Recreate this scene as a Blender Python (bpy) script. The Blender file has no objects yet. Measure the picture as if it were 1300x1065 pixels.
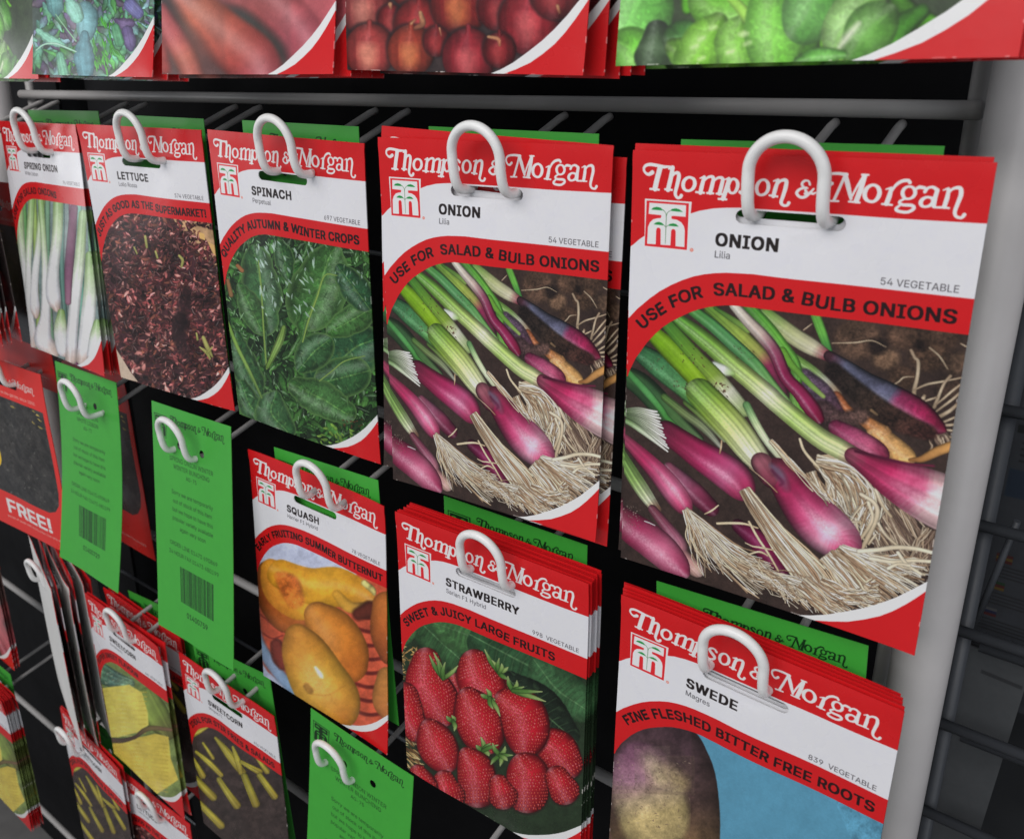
# Seed packets on a wire display rack. Everything is built here: geometry, printed artwork (painted with numpy) and light.
import bpy, bmesh, math, os
import numpy as np
from mathutils import Vector, Matrix
from mathutils.geometry import delaunay_2d_cdt

MM = .001
W_MM, H_MM = 114., 163.4            # a seed packet
CARD_W, CARD_H = 88., 158.          # a green re-order card
WARP = {"strawberry":[116.5,187.0,[0.866958,0.0473552,0.4982,0.360842,1.03473,-29.1231,-0.00125853,0.00074599,1.0]],"squash":[105.3,198.6,[0.77981,0.0728138,0.203861,0.361236,1.1162,-31.0978,-0.00106276,0.000622562,1.0]],"roots":[96.7,191.2,[0.704165,0.0284699,0.770234,-0.262818,1.32778,-8.49924,-0.00138185,0.000609799,1.0]],"redonion":[107.5,181.3,[0.771984,0.0191953,0.658364,-0.276552,1.3049,-6.61358,-0.00166751,0.000992858,1.0]],"greens":[132.8,171.1,[0.789086,-0.0752344,13.2102,-0.41612,1.12394,14.3223,-0.00233014,0.000992023,1.0]],"saladmix":[89.1,205.6,[0.653255,0.040064,0.924985,-0.220373,1.42985,-15.9281,-0.00118042,0.000495548,1.0]],"spinach":[112.3,185.8,[0.774294,0.143592,-2.19947,0.112309,1.25672,-35.5934,-0.00117727,0.000783072,1.0]],"lollo":[119.1,188.1,[0.741447,0.216747,-4.01646,0.0714056,1.30306,-36.6058,-0.000976935,0.000641222,1.0]],"springonion":[107.9,220.3,[0.604631,0.217124,-3.28121,0.0702294,1.48789,-41.4041,-0.000990131,0.000483204,1.0]],"swede":[136.5,183.5,[0.930562,-0.046301,9.25469,0.434196,0.932237,-26.4547,-0.00160836,0.000899389,1.0]],"corncut":[110.9,218.3,[0.654534,0.203914,-2.62837,0.487496,1.13642,-30.6036,-0.000828551,0.000458275,1.0]],"babycorn":[112.3,210.0,[0.727072,0.158703,-1.71322,0.506538,1.06481,-28.8963,-0.000893149,0.000500512,1.0]]}
LOGO = [[0,[[7.7,7.4,0.64],[6.4,8.1,0.49],[5.1,7.7,0.38],[4.4,6.6,0.38],[4.9,5.3,0.43],[6.7,4.7,0.48],[9.3,4.9,0.48],[12.1,5.3,0.48],[14.6,5.1,0.26]]],[0,[[10.7,5.5,0.8],[9.7,9.2,0.8],[8.9,12.9,0.81]]],[0,[[7.1,13.1,0.33],[10.4,13.2,0.32]]],[0,[[15.4,5.4,0.63],[14.8,8.9,0.69],[13.9,13.0,0.69]]],[0,[[14.0,5.9,0.26],[15.4,5.3,0.37]]],[0,[[12.8,12.9,0.32],[15.4,13.0,0.32]]],[0,[[14.8,9.2,0.32],[16.1,7.4,0.42],[17.5,7.2,0.52],[17.8,8.5,0.63],[17.2,11.6,0.58],[16.7,14.1,0.53],[17.5,15.5,0.42],[18.6,15.3,0.48],[19.0,14.7,0.53]]],[1,[[23.8,10.6,0.57],[23.3,11.9,0.52],[22.2,12.8,0.39],[20.8,12.9,0.39],[19.8,12.1,0.53],[19.5,10.8,0.58],[20.0,9.4,0.52],[21.2,8.5,0.39],[22.5,8.5,0.39],[23.5,9.2,0.52]]],[0,[[27.1,8.1,0.51],[26.5,10.6,0.62],[26.0,13.3,0.62]]],[0,[[24.4,13.2,0.31],[27.3,13.3,0.31]]],[0,[[25.6,8.5,0.2],[27.0,8.0,0.36]]],[0,[[26.6,9.8,0.26],[28.6,8.0,0.36],[30.3,8.1,0.51],[30.1,10.4,0.61],[29.5,13.1,0.61]]],[0,[[28.4,13.3,0.31],[30.6,13.3,0.31]]],[0,[[30.0,9.9,0.25],[31.9,8.1,0.35],[33.6,8.3,0.5],[33.4,10.5,0.6],[32.8,13.2,0.61]]],[0,[[31.8,13.3,0.3],[33.9,13.4,0.3]]],[0,[[35.8,8.2,0.5],[35.1,11.6,0.65],[34.2,14.8,0.66]]],[0,[[34.4,8.5,0.2],[35.8,8.1,0.35]]],[0,[[32.6,15.0,0.3],[35.4,15.0,0.3]]],[1,[[39.0,10.4,0.54],[38.6,11.8,0.5],[37.8,12.7,0.38],[36.7,12.7,0.38],[36.0,11.9,0.5],[35.7,10.6,0.55],[36.1,9.2,0.5],[37.0,8.3,0.37],[38.0,8.3,0.37],[38.8,9.1,0.5]]],[0,[[43.9,8.7,0.49],[43.1,7.9,0.34],[41.7,8.0,0.39],[40.9,9.0,0.49],[42.1,10.2,0.59],[43.4,11.4,0.54],[42.7,12.7,0.39],[41.0,13.0,0.35],[40.0,12.3,0.5]]],[1,[[49.4,10.3,0.53],[49.0,11.8,0.48],[47.9,12.7,0.37],[46.7,12.8,0.37],[45.8,12.0,0.49],[45.5,10.5,0.53],[45.9,9.1,0.49],[46.9,8.1,0.36],[48.1,8.0,0.36],[49.1,8.9,0.48]]],[0,[[52.4,7.9,0.47],[51.8,10.2,0.57],[51.3,12.9,0.58]]],[0,[[50.0,12.8,0.29],[52.6,13.0,0.29]]],[0,[[50.9,8.2,0.19],[52.3,7.7,0.33]]],[0,[[51.8,9.9,0.24],[53.3,8.0,0.38],[55.0,7.9,0.52],[55.0,10.0,0.57],[54.4,12.9,0.52],[54.0,14.8,0.48],[54.8,15.7,0.38],[56.0,15.6,0.38],[56.5,14.8,0.47]]],[0,[[62.6,8.7,0.32],[62.1,7.7,0.28],[60.9,7.6,0.32],[60.1,8.6,0.37],[60.7,9.6,0.32],[62.0,9.9,0.23]]],[0,[[61.6,9.7,0.28],[59.6,10.3,0.37],[58.7,11.6,0.42],[60.0,12.8,0.37],[61.6,12.5,0.42],[62.9,11.2,0.37],[63.9,10.0,0.28]]],[0,[[61.4,10.6,0.37],[62.0,11.5,0.37],[61.3,11.6,0.33]]],[0,[[62.9,11.2,0.28],[63.8,11.5,0.32],[64.7,11.1,0.23]]],[0,[[69.4,8.0,0.45],[68.5,8.8,0.36],[67.6,8.5,0.32],[66.9,7.5,0.32],[67.0,6.1,0.32],[68.3,5.2,0.36],[70.9,4.9,0.4],[73.6,5.1,0.44]]],[0,[[73.1,5.2,0.35],[71.7,9.6,0.4],[70.5,13.1,0.41]]],[0,[[69.0,13.4,0.27],[71.9,13.3,0.27]]],[0,[[73.1,5.2,0.58],[74.3,8.5,0.62],[75.6,12.3,0.4]]],[0,[[75.5,12.4,0.27],[77.0,8.6,0.31],[78.6,5.4,0.35]]],[0,[[78.9,5.3,0.61],[78.2,9.2,0.66],[77.3,12.8,0.67]]],[0,[[75.1,13.2,0.27],[78.3,13.3,0.27]]],[0,[[78.1,4.9,0.26],[80.0,4.9,0.26]]],[1,[[83.8,10.2,0.56],[83.4,11.7,0.52],[82.4,12.7,0.39],[81.0,12.7,0.39],[79.9,11.9,0.52],[79.5,10.5,0.57],[79.9,9.0,0.52],[81.0,8.0,0.39],[82.3,7.9,0.38],[83.4,8.8,0.51]]],[0,[[87.0,8.6,0.47],[86.7,10.9,0.6],[86.2,13.1,0.61]]],[0,[[84.9,13.3,0.26],[87.8,13.4,0.26]]],[0,[[85.5,8.9,0.17],[86.9,8.4,0.3]]],[0,[[86.9,10.0,0.26],[88.1,7.6,0.38],[89.7,6.3,0.42],[91.4,6.0,0.42],[92.0,6.6,0.42]]],[1,[[93.8,9.4,0.46],[93.5,10.5,0.42],[92.6,11.2,0.32],[91.5,11.3,0.32],[90.7,10.7,0.43],[90.3,9.6,0.47],[90.6,8.5,0.42],[91.5,7.8,0.32],[92.6,7.8,0.32],[93.4,8.4,0.42]]],[0,[[91.4,11.2,0.25],[89.8,12.3,0.34],[90.6,13.1,0.38],[93.4,13.2,0.42],[94.0,14.1,0.42],[92.4,15.2,0.38],[89.8,15.1,0.39],[89.1,14.4,0.39],[90.2,13.2,0.26]]],[0,[[93.6,8.6,0.25],[94.7,7.8,0.42],[96.1,7.9,0.41]]],[1,[[99.0,11.8,0.5],[98.6,12.6,0.45],[97.7,13.2,0.33],[96.6,13.3,0.33],[95.9,12.8,0.46],[95.7,12.0,0.5],[96.1,11.2,0.45],[97.0,10.6,0.33],[98.1,10.6,0.33],[98.8,11.0,0.45]]],[0,[[99.7,8.4,0.49],[99.4,10.6,0.54],[99.3,12.8,0.54]]],[0,[[96.4,9.0,0.42],[97.1,7.9,0.33],[98.5,7.6,0.37],[99.7,8.4,0.49]]],[0,[[99.4,13.3,0.29],[101.4,13.3,0.25]]],[0,[[102.7,8.0,0.41],[102.6,10.4,0.53],[102.2,13.0,0.53]]],[0,[[100.9,13.2,0.25],[103.5,13.3,0.25]]],[0,[[101.3,8.3,0.16],[102.5,7.7,0.28]]],[0,[[102.4,9.8,0.24],[103.7,7.8,0.32],[105.6,7.5,0.48],[106.1,9.3,0.52],[105.6,11.9,0.49],[105.2,14.3,0.45],[105.8,15.6,0.37],[107.2,15.8,0.37],[107.8,14.9,0.45]]]]
EMB = {"frame":[[5.1,16.6],[23.0,16.6],[22.2,33.7],[5.5,33.6]],"red":[[5.8,17.2],[22.0,17.2],[22.0,33.4],[5.6,33.4]],"white":[[6.9,17.9],[21.0,17.9],[21.0,21.9],[17.1,21.9],[15.6,22.0],[15.7,23.0],[17.6,23.1],[19.4,23.9],[20.5,25.2],[20.9,26.7],[21.0,32.5],[17.6,32.5],[17.4,27.2],[17.0,26.6],[16.5,26.5],[15.9,26.7],[15.7,27.3],[15.6,32.4],[11.8,32.5],[11.6,27.1],[11.3,26.6],[10.7,26.5],[10.1,26.7],[9.9,27.4],[9.9,32.5],[6.5,32.6],[6.6,26.6],[7.3,24.9],[8.5,23.7],[10.1,23.2],[11.5,23.0],[11.7,22.4],[11.6,22.0],[6.7,21.9]],"leaf":[[[7.7,20.3],[8.5,19.5],[9.9,19.2],[11.3,19.4],[12.5,20.3],[10.2,20.3]],[[14.9,20.2],[15.8,19.5],[17.2,19.2],[18.5,19.5],[19.9,20.3],[17.4,20.3]],[[8.8,25.4],[9.7,24.7],[10.8,24.4],[12.0,24.7],[13.0,25.5],[10.9,25.5]],[[14.2,25.5],[15.2,24.8],[16.3,24.5],[17.5,24.7],[18.5,25.5],[16.4,25.5]]],"stem":[[[12.4,20.1,0.11],[13.3,21.1,0.11],[13.6,22.3,0.13],[13.6,25.6,0.13],[13.6,31.9,0.09]],[[14.9,20.3,0.11],[14.0,21.0,0.11],[13.6,22.3,0.13]],[[12.8,25.4,0.09],[13.6,26.0,0.11],[14.3,25.4,0.09]]],"reg":[[23.8,33.2,0.82]]}
TPL = {"hdr":[[-2.5,35.8],[1.1,33.3],[3.4,31.2],[5.1,30.0],[23.0,20.5],[26.1,19.4],[30.9,18.3],[35.0,17.8],[40.2,17.4],[45.8,17.4],[63.9,17.3],[91.4,17.3],[114.7,17.0]],"outer":[[-1.0,62.2],[0.4,60.8],[3.5,57.2],[8.5,52.5],[12.3,49.4],[16.6,46.6],[20.9,44.3],[25.0,42.5],[29.2,41.2],[33.3,40.3],[37.3,39.7],[42.3,39.3],[47.2,39.0],[61.0,39.2],[114.8,39.2]],"inner":[[0.4,84.3],[1.1,81.9],[3.6,76.4],[8.1,69.5],[11.4,65.5],[14.1,62.7],[17.3,60.1],[21.0,57.7],[24.7,55.5],[27.9,53.9],[31.5,52.6],[35.1,51.6],[38.1,51.0],[41.1,50.6],[44.7,50.5],[48.1,50.4],[62.0,50.4],[115.0,50.2]],"warc":[[58.9,171.5],[66.8,167.4],[72.4,163.8],[78.1,161.9],[83.6,159.4],[89.7,155.8],[95.7,152.0],[100.6,148.3],[105.3,144.2],[109.8,139.5],[114.5,134.5]],"rarc":[[72.4,163.7],[78.3,163.8],[84.8,161.8],[91.1,159.4],[96.2,156.5],[101.1,153.2],[105.1,149.6],[108.8,145.5],[111.7,141.9],[114.5,138.1]],"base":[[3.4,68.6],[6.4,64.5],[10.0,60.6],[13.8,57.9],[17.1,55.1],[19.2,54.0],[23.4,51.6],[28.1,49.7],[30.7,48.8],[33.8,48.0],[37.9,47.5],[42.9,47.1],[47.9,47.0],[55.1,46.8],[61.7,46.9],[72.0,47.9],[84.8,47.8],[94.4,47.7],[109.9,47.3],[114.1,47.4]]}
PIC = {
"onion": [
["t",[[78.8,56.6,3.41],[82.7,56.4,6.74],[86.5,55.1,3.33]],[[0,[82,62,50]],[1,[82,62,50]]],{"sh":0.3,"nz":0.5,"fz":0.3,"soft":9}],
["t",[[93.1,53,2.38],[95.9,53,4.73],[98.5,51.9,2.34]],[[0,[74,55,44]],[1,[74,55,44]]],{"sh":0.3,"nz":0.5,"fz":0.3,"soft":9}],
["t",[[89.6,61.4,2],[91.9,61.5,3.97],[94.1,60.4,1.97]],[[0,[96,74,58]],[1,[96,74,58]]],{"sh":0.3,"nz":0.5,"fz":0.3,"soft":9}],
["t",[[103.1,51.4,2.72],[106.2,51.4,5.4],[109.1,50.3,2.67]],[[0,[70,52,42]],[1,[70,52,42]]],{"sh":0.3,"nz":0.5,"fz":0.3,"soft":9}],
["t",[[101,58.6,2.56],[103.9,58.5,5.08],[106.7,57.4,2.51]],[[0,[88,66,52]],[1,[88,66,52]]],{"sh":0.3,"nz":0.5,"fz":0.3,"soft":9}],
["t",[[95.3,66.5,1.98],[97.6,66.6,3.94],[99.7,65.5,1.96]],[[0,[78,58,46]],[1,[78,58,46]]],{"sh":0.3,"nz":0.5,"fz":0.3,"soft":9}],
["t",[[109.9,59.3,1.87],[112,59.4,3.72],[113.9,58.4,1.85]],[[0,[80,62,50]],[1,[80,62,50]]],{"sh":0.3,"nz":0.5,"fz":0.3,"soft":9}],
["t",[[100.5,55.5,0.85],[101.6,55.7,1.7],[102.4,54.9,0.85]],[[0,[30,22,20]],[1,[30,22,20]]],{"sh":0.3,"nz":0.5,"fz":0.3,"soft":9}],
["t",[[87.4,57.6,1.33],[88.9,57.8,2.65],[90.3,56.9,1.32]],[[0,[32,24,22]],[1,[32,24,22]]],{"sh":0.3,"nz":0.5,"fz":0.3,"soft":9}],
["t",[[109,67.7,1.91],[111.2,67.8,3.79],[113.2,66.7,1.88]],[[0,[60,46,38]],[1,[60,46,38]]],{"sh":0.3,"nz":0.5,"fz":0.3,"soft":9}],
["t",[[98.9,57.5,0.52],[100.2,59.6,0.51],[101.4,60.8,0.56],[101.8,65.4,0.56],[101.5,69.6,0.65],[101.7,72.2,0.7]],[[0,[150,128,106]],[0.5,[190,172,146]],[1,[140,120,98]]],{"sh":0.45,"nz":0.15}],
["t",[[114.5,63.5,0.29],[108.9,65.9,0.34],[104.8,67.6,0.39],[101.4,70.1,0.26]],[[0,[150,128,106]],[0.5,[190,172,146]],[1,[140,120,98]]],{"sh":0.45,"nz":0.15}],
["t",[[111,63.7,0.5],[109.5,66.7,0.42],[108.5,71.5,0.51],[107.9,74.5,0.6]],[[0,[150,128,106]],[0.5,[190,172,146]],[1,[140,120,98]]],{"sh":0.45,"nz":0.15}],
["t",[[114.6,65.3,0.33],[112.4,68,0.38],[110.1,71.2,0.34],[108.4,73.4,0.3]],[[0,[150,128,106]],[0.5,[190,172,146]],[1,[140,120,98]]],{"sh":0.45,"nz":0.15}],
["t",[[114.9,67.5,0.37],[112.8,70.7,0.42],[108.7,75.7,0.34]],[[0,[150,128,106]],[0.5,[190,172,146]],[1,[140,120,98]]],{"sh":0.45,"nz":0.15}],
["t",[[114.2,72.2,0.51],[112.2,75,0.6],[109.7,77.4,0.69]],[[0,[150,128,106]],[0.5,[190,172,146]],[1,[140,120,98]]],{"sh":0.45,"nz":0.15}],
["t",[[94.7,70,0.36],[96.6,68.2,0.26],[98,66.5,0.26],[100.8,65.8,0.17]],[[0,[150,128,106]],[0.5,[190,172,146]],[1,[140,120,98]]],{"sh":0.45,"nz":0.15}],
["t",[[104,55.8,0.34],[107.1,58,0.29],[109.9,61.6,0.25]],[[0,[150,128,106]],[0.5,[190,172,146]],[1,[140,120,98]]],{"sh":0.45,"nz":0.15}],
["t",[[75,58.8,0.23],[82,57.6,0.27],[87,56.2,0.22],[91.5,57.6,0.18]],[[0,[150,128,106]],[0.5,[190,172,146]],[1,[140,120,98]]],{"sh":0.45,"nz":0.15}],
["t",[[104.2,72.9,0.7],[104.6,71.4,0.52]],[[0,[150,128,106]],[0.5,[190,172,146]],[1,[140,120,98]]],{"sh":0.45,"nz":0.15}],
["t",[[104.7,73.2,0.35],[108.1,71.2,0.34]],[[0,[150,128,106]],[0.5,[190,172,146]],[1,[140,120,98]]],{"sh":0.45,"nz":0.15}],
["t",[[65.5,55.7,0.24],[68,53.2,0.19]],[[0,[150,128,106]],[0.5,[190,172,146]],[1,[140,120,98]]],{"sh":0.45,"nz":0.15}],
["t",[[112.3,53.1,0.2],[114.5,54.1,0.2]],[[0,[150,128,106]],[0.5,[190,172,146]],[1,[140,120,98]]],{"sh":0.45,"nz":0.15}],
["t",[[111.3,79.9,0.52],[114.7,78.9,0.43]],[[0,[150,128,106]],[0.5,[190,172,146]],[1,[140,120,98]]],{"sh":0.45,"nz":0.15}],
["t",[[111.9,81.2,0.39],[115,81,0.38]],[[0,[150,128,106]],[0.5,[190,172,146]],[1,[140,120,98]]],{"sh":0.45,"nz":0.15}],
["t",[[110.5,82.9,0.39],[114.6,83.4,0.39]],[[0,[150,128,106]],[0.5,[190,172,146]],[1,[140,120,98]]],{"sh":0.45,"nz":0.15}],
["t",[[110.8,79.1,0.43],[115.1,75.8,0.34]],[[0,[150,128,106]],[0.5,[190,172,146]],[1,[140,120,98]]],{"sh":0.45,"nz":0.15}],
["f",[[110,83.2],[112.9,89.2]],2.85,3.33,26,0.27,[[150,128,104],[110,88,72],[176,158,134],[84,64,54]],{}],
["f",[[92.4,106],[98.8,115.2],[106.5,126.6],[115.1,129.6]],5.7,9.03,90,0.31,[[150,128,104],[110,88,72],[176,158,134],[84,64,54]],{"wig":1.1}],
["f",[[114.6,116.7],[113.1,124.5],[114.9,131.3]],4.28,7.12,40,0.27,[[150,128,104],[110,88,72],[176,158,134],[84,64,54]],{"wig":1}],
["t",[[68.9,50.4,1.57],[71.5,55.8,1.53],[74.2,61.6,1.21]],[[0,[90,150,60]],[0.5,[100,170,70]],[1,[60,120,60]]],{"sh":0.4,"st":0.1}],
["t",[[52.6,51.8,2.33],[56.5,54.4,2.8],[63,58.4,3.05],[68.4,60.9,2.93],[74.1,63.3,1.87]],[[0,[110,150,70]],[0.35,[168,176,120]],[0.8,[196,190,160]],[0.97,[140,70,80]],[1,[110,40,60]]],{"sh":0.55,"st":0.16,"sf":7,"hl":0.15,"sq":0.02}],
["t",[[74.6,63.3,1.86],[80.4,66.9,3.04],[87,70.5,3.73],[94.2,73.4,4.48],[102.3,77.1,4.84],[108.5,80.3,3.04],[111.5,81.5,0.95]],[[0,[70,40,50]],[0.15,[82,84,104]],[0.55,[86,86,108]],[0.62,[120,40,75]],[0.8,[158,34,80]],[1,[110,24,50]]],{"sh":0.75,"hs":-0.35,"hl":0.22,"hw":0.3,"nz":0.3,"fz":0.12,"sq":0.03,"ht":[0.75,0.3]}],
["t",[[76.4,68,2.8],[83.7,73.1,3.23],[91.8,78.3,3.64],[99.5,81.5,3.58],[107.2,83.2,2.63]],[[0,[34,26,24]],[0.25,[40,32,28]],[0.5,[48,36,30]],[0.75,[60,40,34]],[1,[70,40,36]]],{"sh":0.2,"nz":0.6,"fz":0.4,"soft":5}],
["t",[[89.7,79.2,0.55],[91.6,80.3,0.46]],[[0,[120,96,70]],[1,[100,80,60]]],{}],
["t",[[60.1,63.9,1.26],[64.2,66.2,1.74],[69.7,69.3,1.91],[74.7,73.3,2.18],[78,76.1,2.07]],[[0,[90,140,50]],[0.5,[130,165,90]],[0.75,[200,200,180]],[1,[170,140,110]]],{"sh":0.45,"st":0.15,"hl":0.2}],
["t",[[78.3,76.8,1.98],[83.3,81,1.41],[88.5,83.4,2.04],[94.1,86.2,2.84],[91.8,85.8,2.77],[97,89.6,3.57],[100.8,92.2,3.63],[102.8,92.8,2.35]],[[0,[165,95,60]],[0.3,[160,96,56]],[0.6,[200,150,96]],[1,[196,150,90]]],{"sh":0.5,"nz":0.3,"fz":0.14,"hl":0.15,"hs":-0.1}],
["t",[[103.3,93.5,0.54],[106.7,92.4,1.16],[110.8,88.8,1.58],[114.9,85.9,1.64]],[[0,[130,88,50]],[0.5,[180,130,76]],[1,[190,140,80]]],{"sh":0.5,"nz":0.2}],
["t",[[67.5,71.6,2.89],[73.7,76.5,3.63],[78.9,82.5,2.85]],[[0,[110,90,112]],[0.5,[92,72,90]],[1,[80,50,62]]],{"sh":0.4,"nz":0.5,"fz":0.3,"soft":3}],
["t",[[74.3,82.9,4.34],[80.5,84.2,2.85],[86.5,81.9,2.79]],[[0,[66,48,50]],[0.5,[70,52,50]],[1,[80,60,54]]],{"sh":0.3,"nz":0.7,"fz":0.4,"soft":6}],
["t",[[79.8,87.5,2.87],[86,90.1,3.97],[92.6,93.1,4.01],[95,94.3,1.85]],[[0,[120,40,72]],[0.33,[160,70,105]],[0.67,[170,80,110]],[1,[130,40,70]]],{"sh":0.55,"nz":0.2,"fz":0.1,"hl":0.12}],
["f",[[74.6,100.9],[81.8,106.2],[87.4,118.5],[91.4,129.3]],1.9,8.55,80,0.35,[[222,208,184],[206,190,160],[230,219,198],[184,160,128],[146,116,88]],{"wig":1.3}],
["f",[[74.6,100.6],[85.4,101.1],[93.8,110.3],[92.4,125.7]],1.9,4.28,34,0.35,[[222,208,184],[206,190,160],[230,219,198],[184,160,128],[146,116,88]],{"wig":1.2}],
["f",[[72.7,105.9],[78.4,114.6],[85.9,122.2]],1.9,2.38,30,0.31,[[222,208,184],[206,190,160],[230,219,198],[184,160,128],[146,116,88]],{"wig":0.8}],
["t",[[90,109.3,0.77],[94.3,111.2,0.81],[95.9,115,0.86],[94.7,121.7,0.88],[92.4,130.1,0.74]],[[0,[216,204,180]],[0.5,[200,184,156]],[1,[180,160,130]]],{"sh":0.45}],
["t",[[92.6,111.7,0.67],[94.5,116.5,0.58],[93.7,121,0.68],[91.2,127.2,0.59]],[[0,[216,204,180]],[0.5,[200,184,156]],[1,[180,160,130]]],{"sh":0.45}],
["t",[[94.4,106.5,0.57],[97.1,111.5,0.57],[100.1,114.8,0.57]],[[0,[216,204,180]],[0.5,[200,184,156]],[1,[180,160,130]]],{"sh":0.45}],
["t",[[96.6,118.5,0.53],[99.2,122,0.53],[103.6,124.9,0.52],[107.2,125.3,0.43]],[[0,[216,204,180]],[0.5,[200,184,156]],[1,[180,160,130]]],{"sh":0.45}],
["t",[[89.3,119,0.49],[90.1,122,0.49],[91.3,126,0.45]],[[0,[216,204,180]],[0.5,[200,184,156]],[1,[180,160,130]]],{"sh":0.45}],
["t",[[96.2,122.9,0.39],[94.4,127.2,0.39]],[[0,[216,204,180]],[0.5,[200,184,156]],[1,[180,160,130]]],{"sh":0.45}],
["t",[[88.3,120.4,0.35],[91.2,119.6,0.34]],[[0,[216,204,180]],[0.5,[200,184,156]],[1,[180,160,130]]],{"sh":0.45}],
["t",[[68,94.3,0.5],[69.8,98.1,0.55],[73.3,101.5,0.6],[75.3,103.1,0.5]],[[0,[210,195,165]],[1,[200,185,155]]],{}],
["t",[[-0.9,83.9,4.11],[7,87,5.21],[16.7,94.2,5.14],[23.9,98.8,3.39],[30.9,102.9,2.23]],[[0,[48,78,44]],[0.33,[44,74,44]],[0.67,[60,90,50]],[1,[70,90,60]]],{"sh":0.6,"st":0.25,"sf":6}],
["t",[[0.6,82.5,1.4],[8.3,88.5,1.73],[15,94.5,1.49],[18.1,97.8,1.26],[26.4,103.1,0.57]],[[0,[66,130,66]],[0.33,[84,150,84]],[0.67,[66,130,60]],[1,[70,120,60]]],{"sh":0.5}],
["t",[[16.5,89.6,1.7],[24.7,94.1,1.9],[32.8,98,1.88],[39.7,103.7,0.88]],[[0,[70,100,50]],[0.33,[96,112,70]],[0.67,[110,120,90]],[1,[130,130,120]]],{"sh":0.5,"st":0.3,"sf":6}],
["t",[[25.6,89.5,1.66],[33.6,93.9,2.19],[41.1,100.6,1.19]],[[0,[80,110,50]],[0.5,[120,140,80]],[1,[130,140,110]]],{"sh":0.5,"st":0.3,"sf":6}],
["t",[[3.5,73,3.43],[14.2,77.9,5.05],[23,82.9,4.75],[32.1,87.7,4.89],[41,91.9,4.81]],[[0,[40,80,50]],[0.25,[66,124,76]],[0.5,[78,136,80]],[0.75,[90,140,60]],[1,[120,160,70]]],{"sh":0.65,"st":0.18,"sf":8,"nz":0.2,"fz":0.08,"hs":-0.3,"hl":0.1}],
["t",[[54,72.9,1.5],[57.8,77.3,1.7],[60.6,81.4,1]],[[0,[70,130,80]],[0.5,[90,150,90]],[1,[120,160,110]]],{"sh":0.4}],
["t",[[32,52.8,2.26],[38.5,57,2.55],[45.6,62,2.92],[52.5,67.5,2.99],[55.8,71.5,2.79],[60.8,78.3,1.49]],[[0,[90,130,50]],[0.4,[140,160,70]],[0.6,[150,150,80]],[0.74,[120,40,70]],[1,[90,40,60]]],{"sh":0.55,"st":0.18,"sf":7,"nz":0.15}],
["t",[[34.1,52.5,0.61],[41,55.6,1.11],[46.8,58.3,1.3]],[[0,[60,100,40]],[1,[120,150,70]]],{"sh":0.4}],
["t",[[46.1,49.9,1.97],[52.5,55.5,2.35],[58.3,61.5,2.33],[64.3,69,1.94],[65.2,81.7,1.87],[68.3,84.7,1.47]],[[0,[70,130,50]],[0.33,[96,160,60]],[0.67,[90,150,60]],[1,[110,160,70]]],{"sh":0.5,"st":0.12,"hl":0.1}],
["t",[[59.2,64.1,1.66],[63,68.5,1.26],[68.7,73.4,1.06],[74.2,77.4,0.76]],[[0,[96,150,50]],[0.5,[100,150,60]],[1,[140,160,90]]],{"sh":0.4}],
["t",[[41.1,50.6,1.8],[46.5,55.3,2.19],[51.8,59.6,2.47],[56.7,64.8,2.45],[61,72.8,2.46],[66.2,77.4,2.64],[71,82.6,2.92],[73.4,85.4,2.04]],[[0,[200,196,180]],[0.28,[180,160,150]],[0.42,[130,70,90]],[0.6,[120,28,66]],[0.85,[140,36,78]],[1,[110,20,50]]],{"sh":0.6,"st":0.14,"hl":0.25,"hs":-0.3,"hw":0.2,"sq":0.02}],
["t",[[25.8,54.7,2.1],[33.5,58.8,2.38],[41.6,64.2,2.55],[49.7,70,2.52],[56.3,76.6,2.21],[62.6,82,1.49]],[[0,[70,130,60]],[0.2,[76,138,76]],[0.4,[80,140,84]],[0.6,[84,144,80]],[0.8,[110,160,90]],[1,[130,170,100]]],{"sh":0.55,"st":0.12,"sf":6,"hs":-0.2,"hl":0.12}],
["t",[[19.4,58.2,2.15],[26.2,61.9,2.97],[34,66.5,3.45],[42.2,71.9,3.62],[49.2,76.3,3.68],[56.1,80.8,3.74],[59.8,83.4,3.61],[73.7,91.8,3.73],[80.5,94.4,3.77],[86.7,96.5,3.43]],[[0,[80,135,50]],[0.2,[110,155,60]],[0.45,[170,190,110]],[0.55,[205,210,170]],[0.7,[160,190,100]],[0.93,[190,200,140]],[1,[170,120,120]]],{"sh":0.5,"st":0.2,"sf":9,"hs":-0.2,"hl":0.22,"hw":0.3}],
["t",[[35.5,73,1.26],[39.3,74.5,1.88],[42.4,75,0.83]],[[0,[190,200,190]],[0.5,[225,228,220]],[1,[150,180,110]]],{"sh":0.3,"soft":4}],
["t",[[86.3,96.2,3.15],[92.4,98.8,4.52],[99.8,101.5,6.95],[107.8,103.9,8.91],[115.7,106.2,9.81],[122.5,108.3,8.77]],[[0,[130,60,80]],[0.12,[140,36,72]],[0.36,[170,40,86]],[0.56,[196,90,126]],[0.72,[226,180,184]],[1,[236,216,208]]],{"sh":0.5,"st":0.16,"sf":10,"hs":-0.25,"hl":0.28,"hw":0.35,"sq":0.09,"ht":[0.7,0.35]}],
["t",[[86.5,94.3,0.38],[93.7,94.6,0.47],[102,95,0.45],[110.3,94,0.35]],[[0,[60,14,36]],[0.5,[80,20,46]],[1,[110,30,60]]],{"sh":0.2,"soft":3}],
["t",[[10.8,65.8,3.33],[17.8,70.7,4.18],[24.8,76,4.35],[30.6,81.4,3.78],[35.3,86.5,3.23]],[[0,[104,150,20]],[0.33,[120,165,30]],[0.67,[130,170,30]],[1,[130,165,50]]],{"sh":0.5,"hs":0.3,"hl":0.06,"st":0.08,"nz":0.12}],
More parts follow.
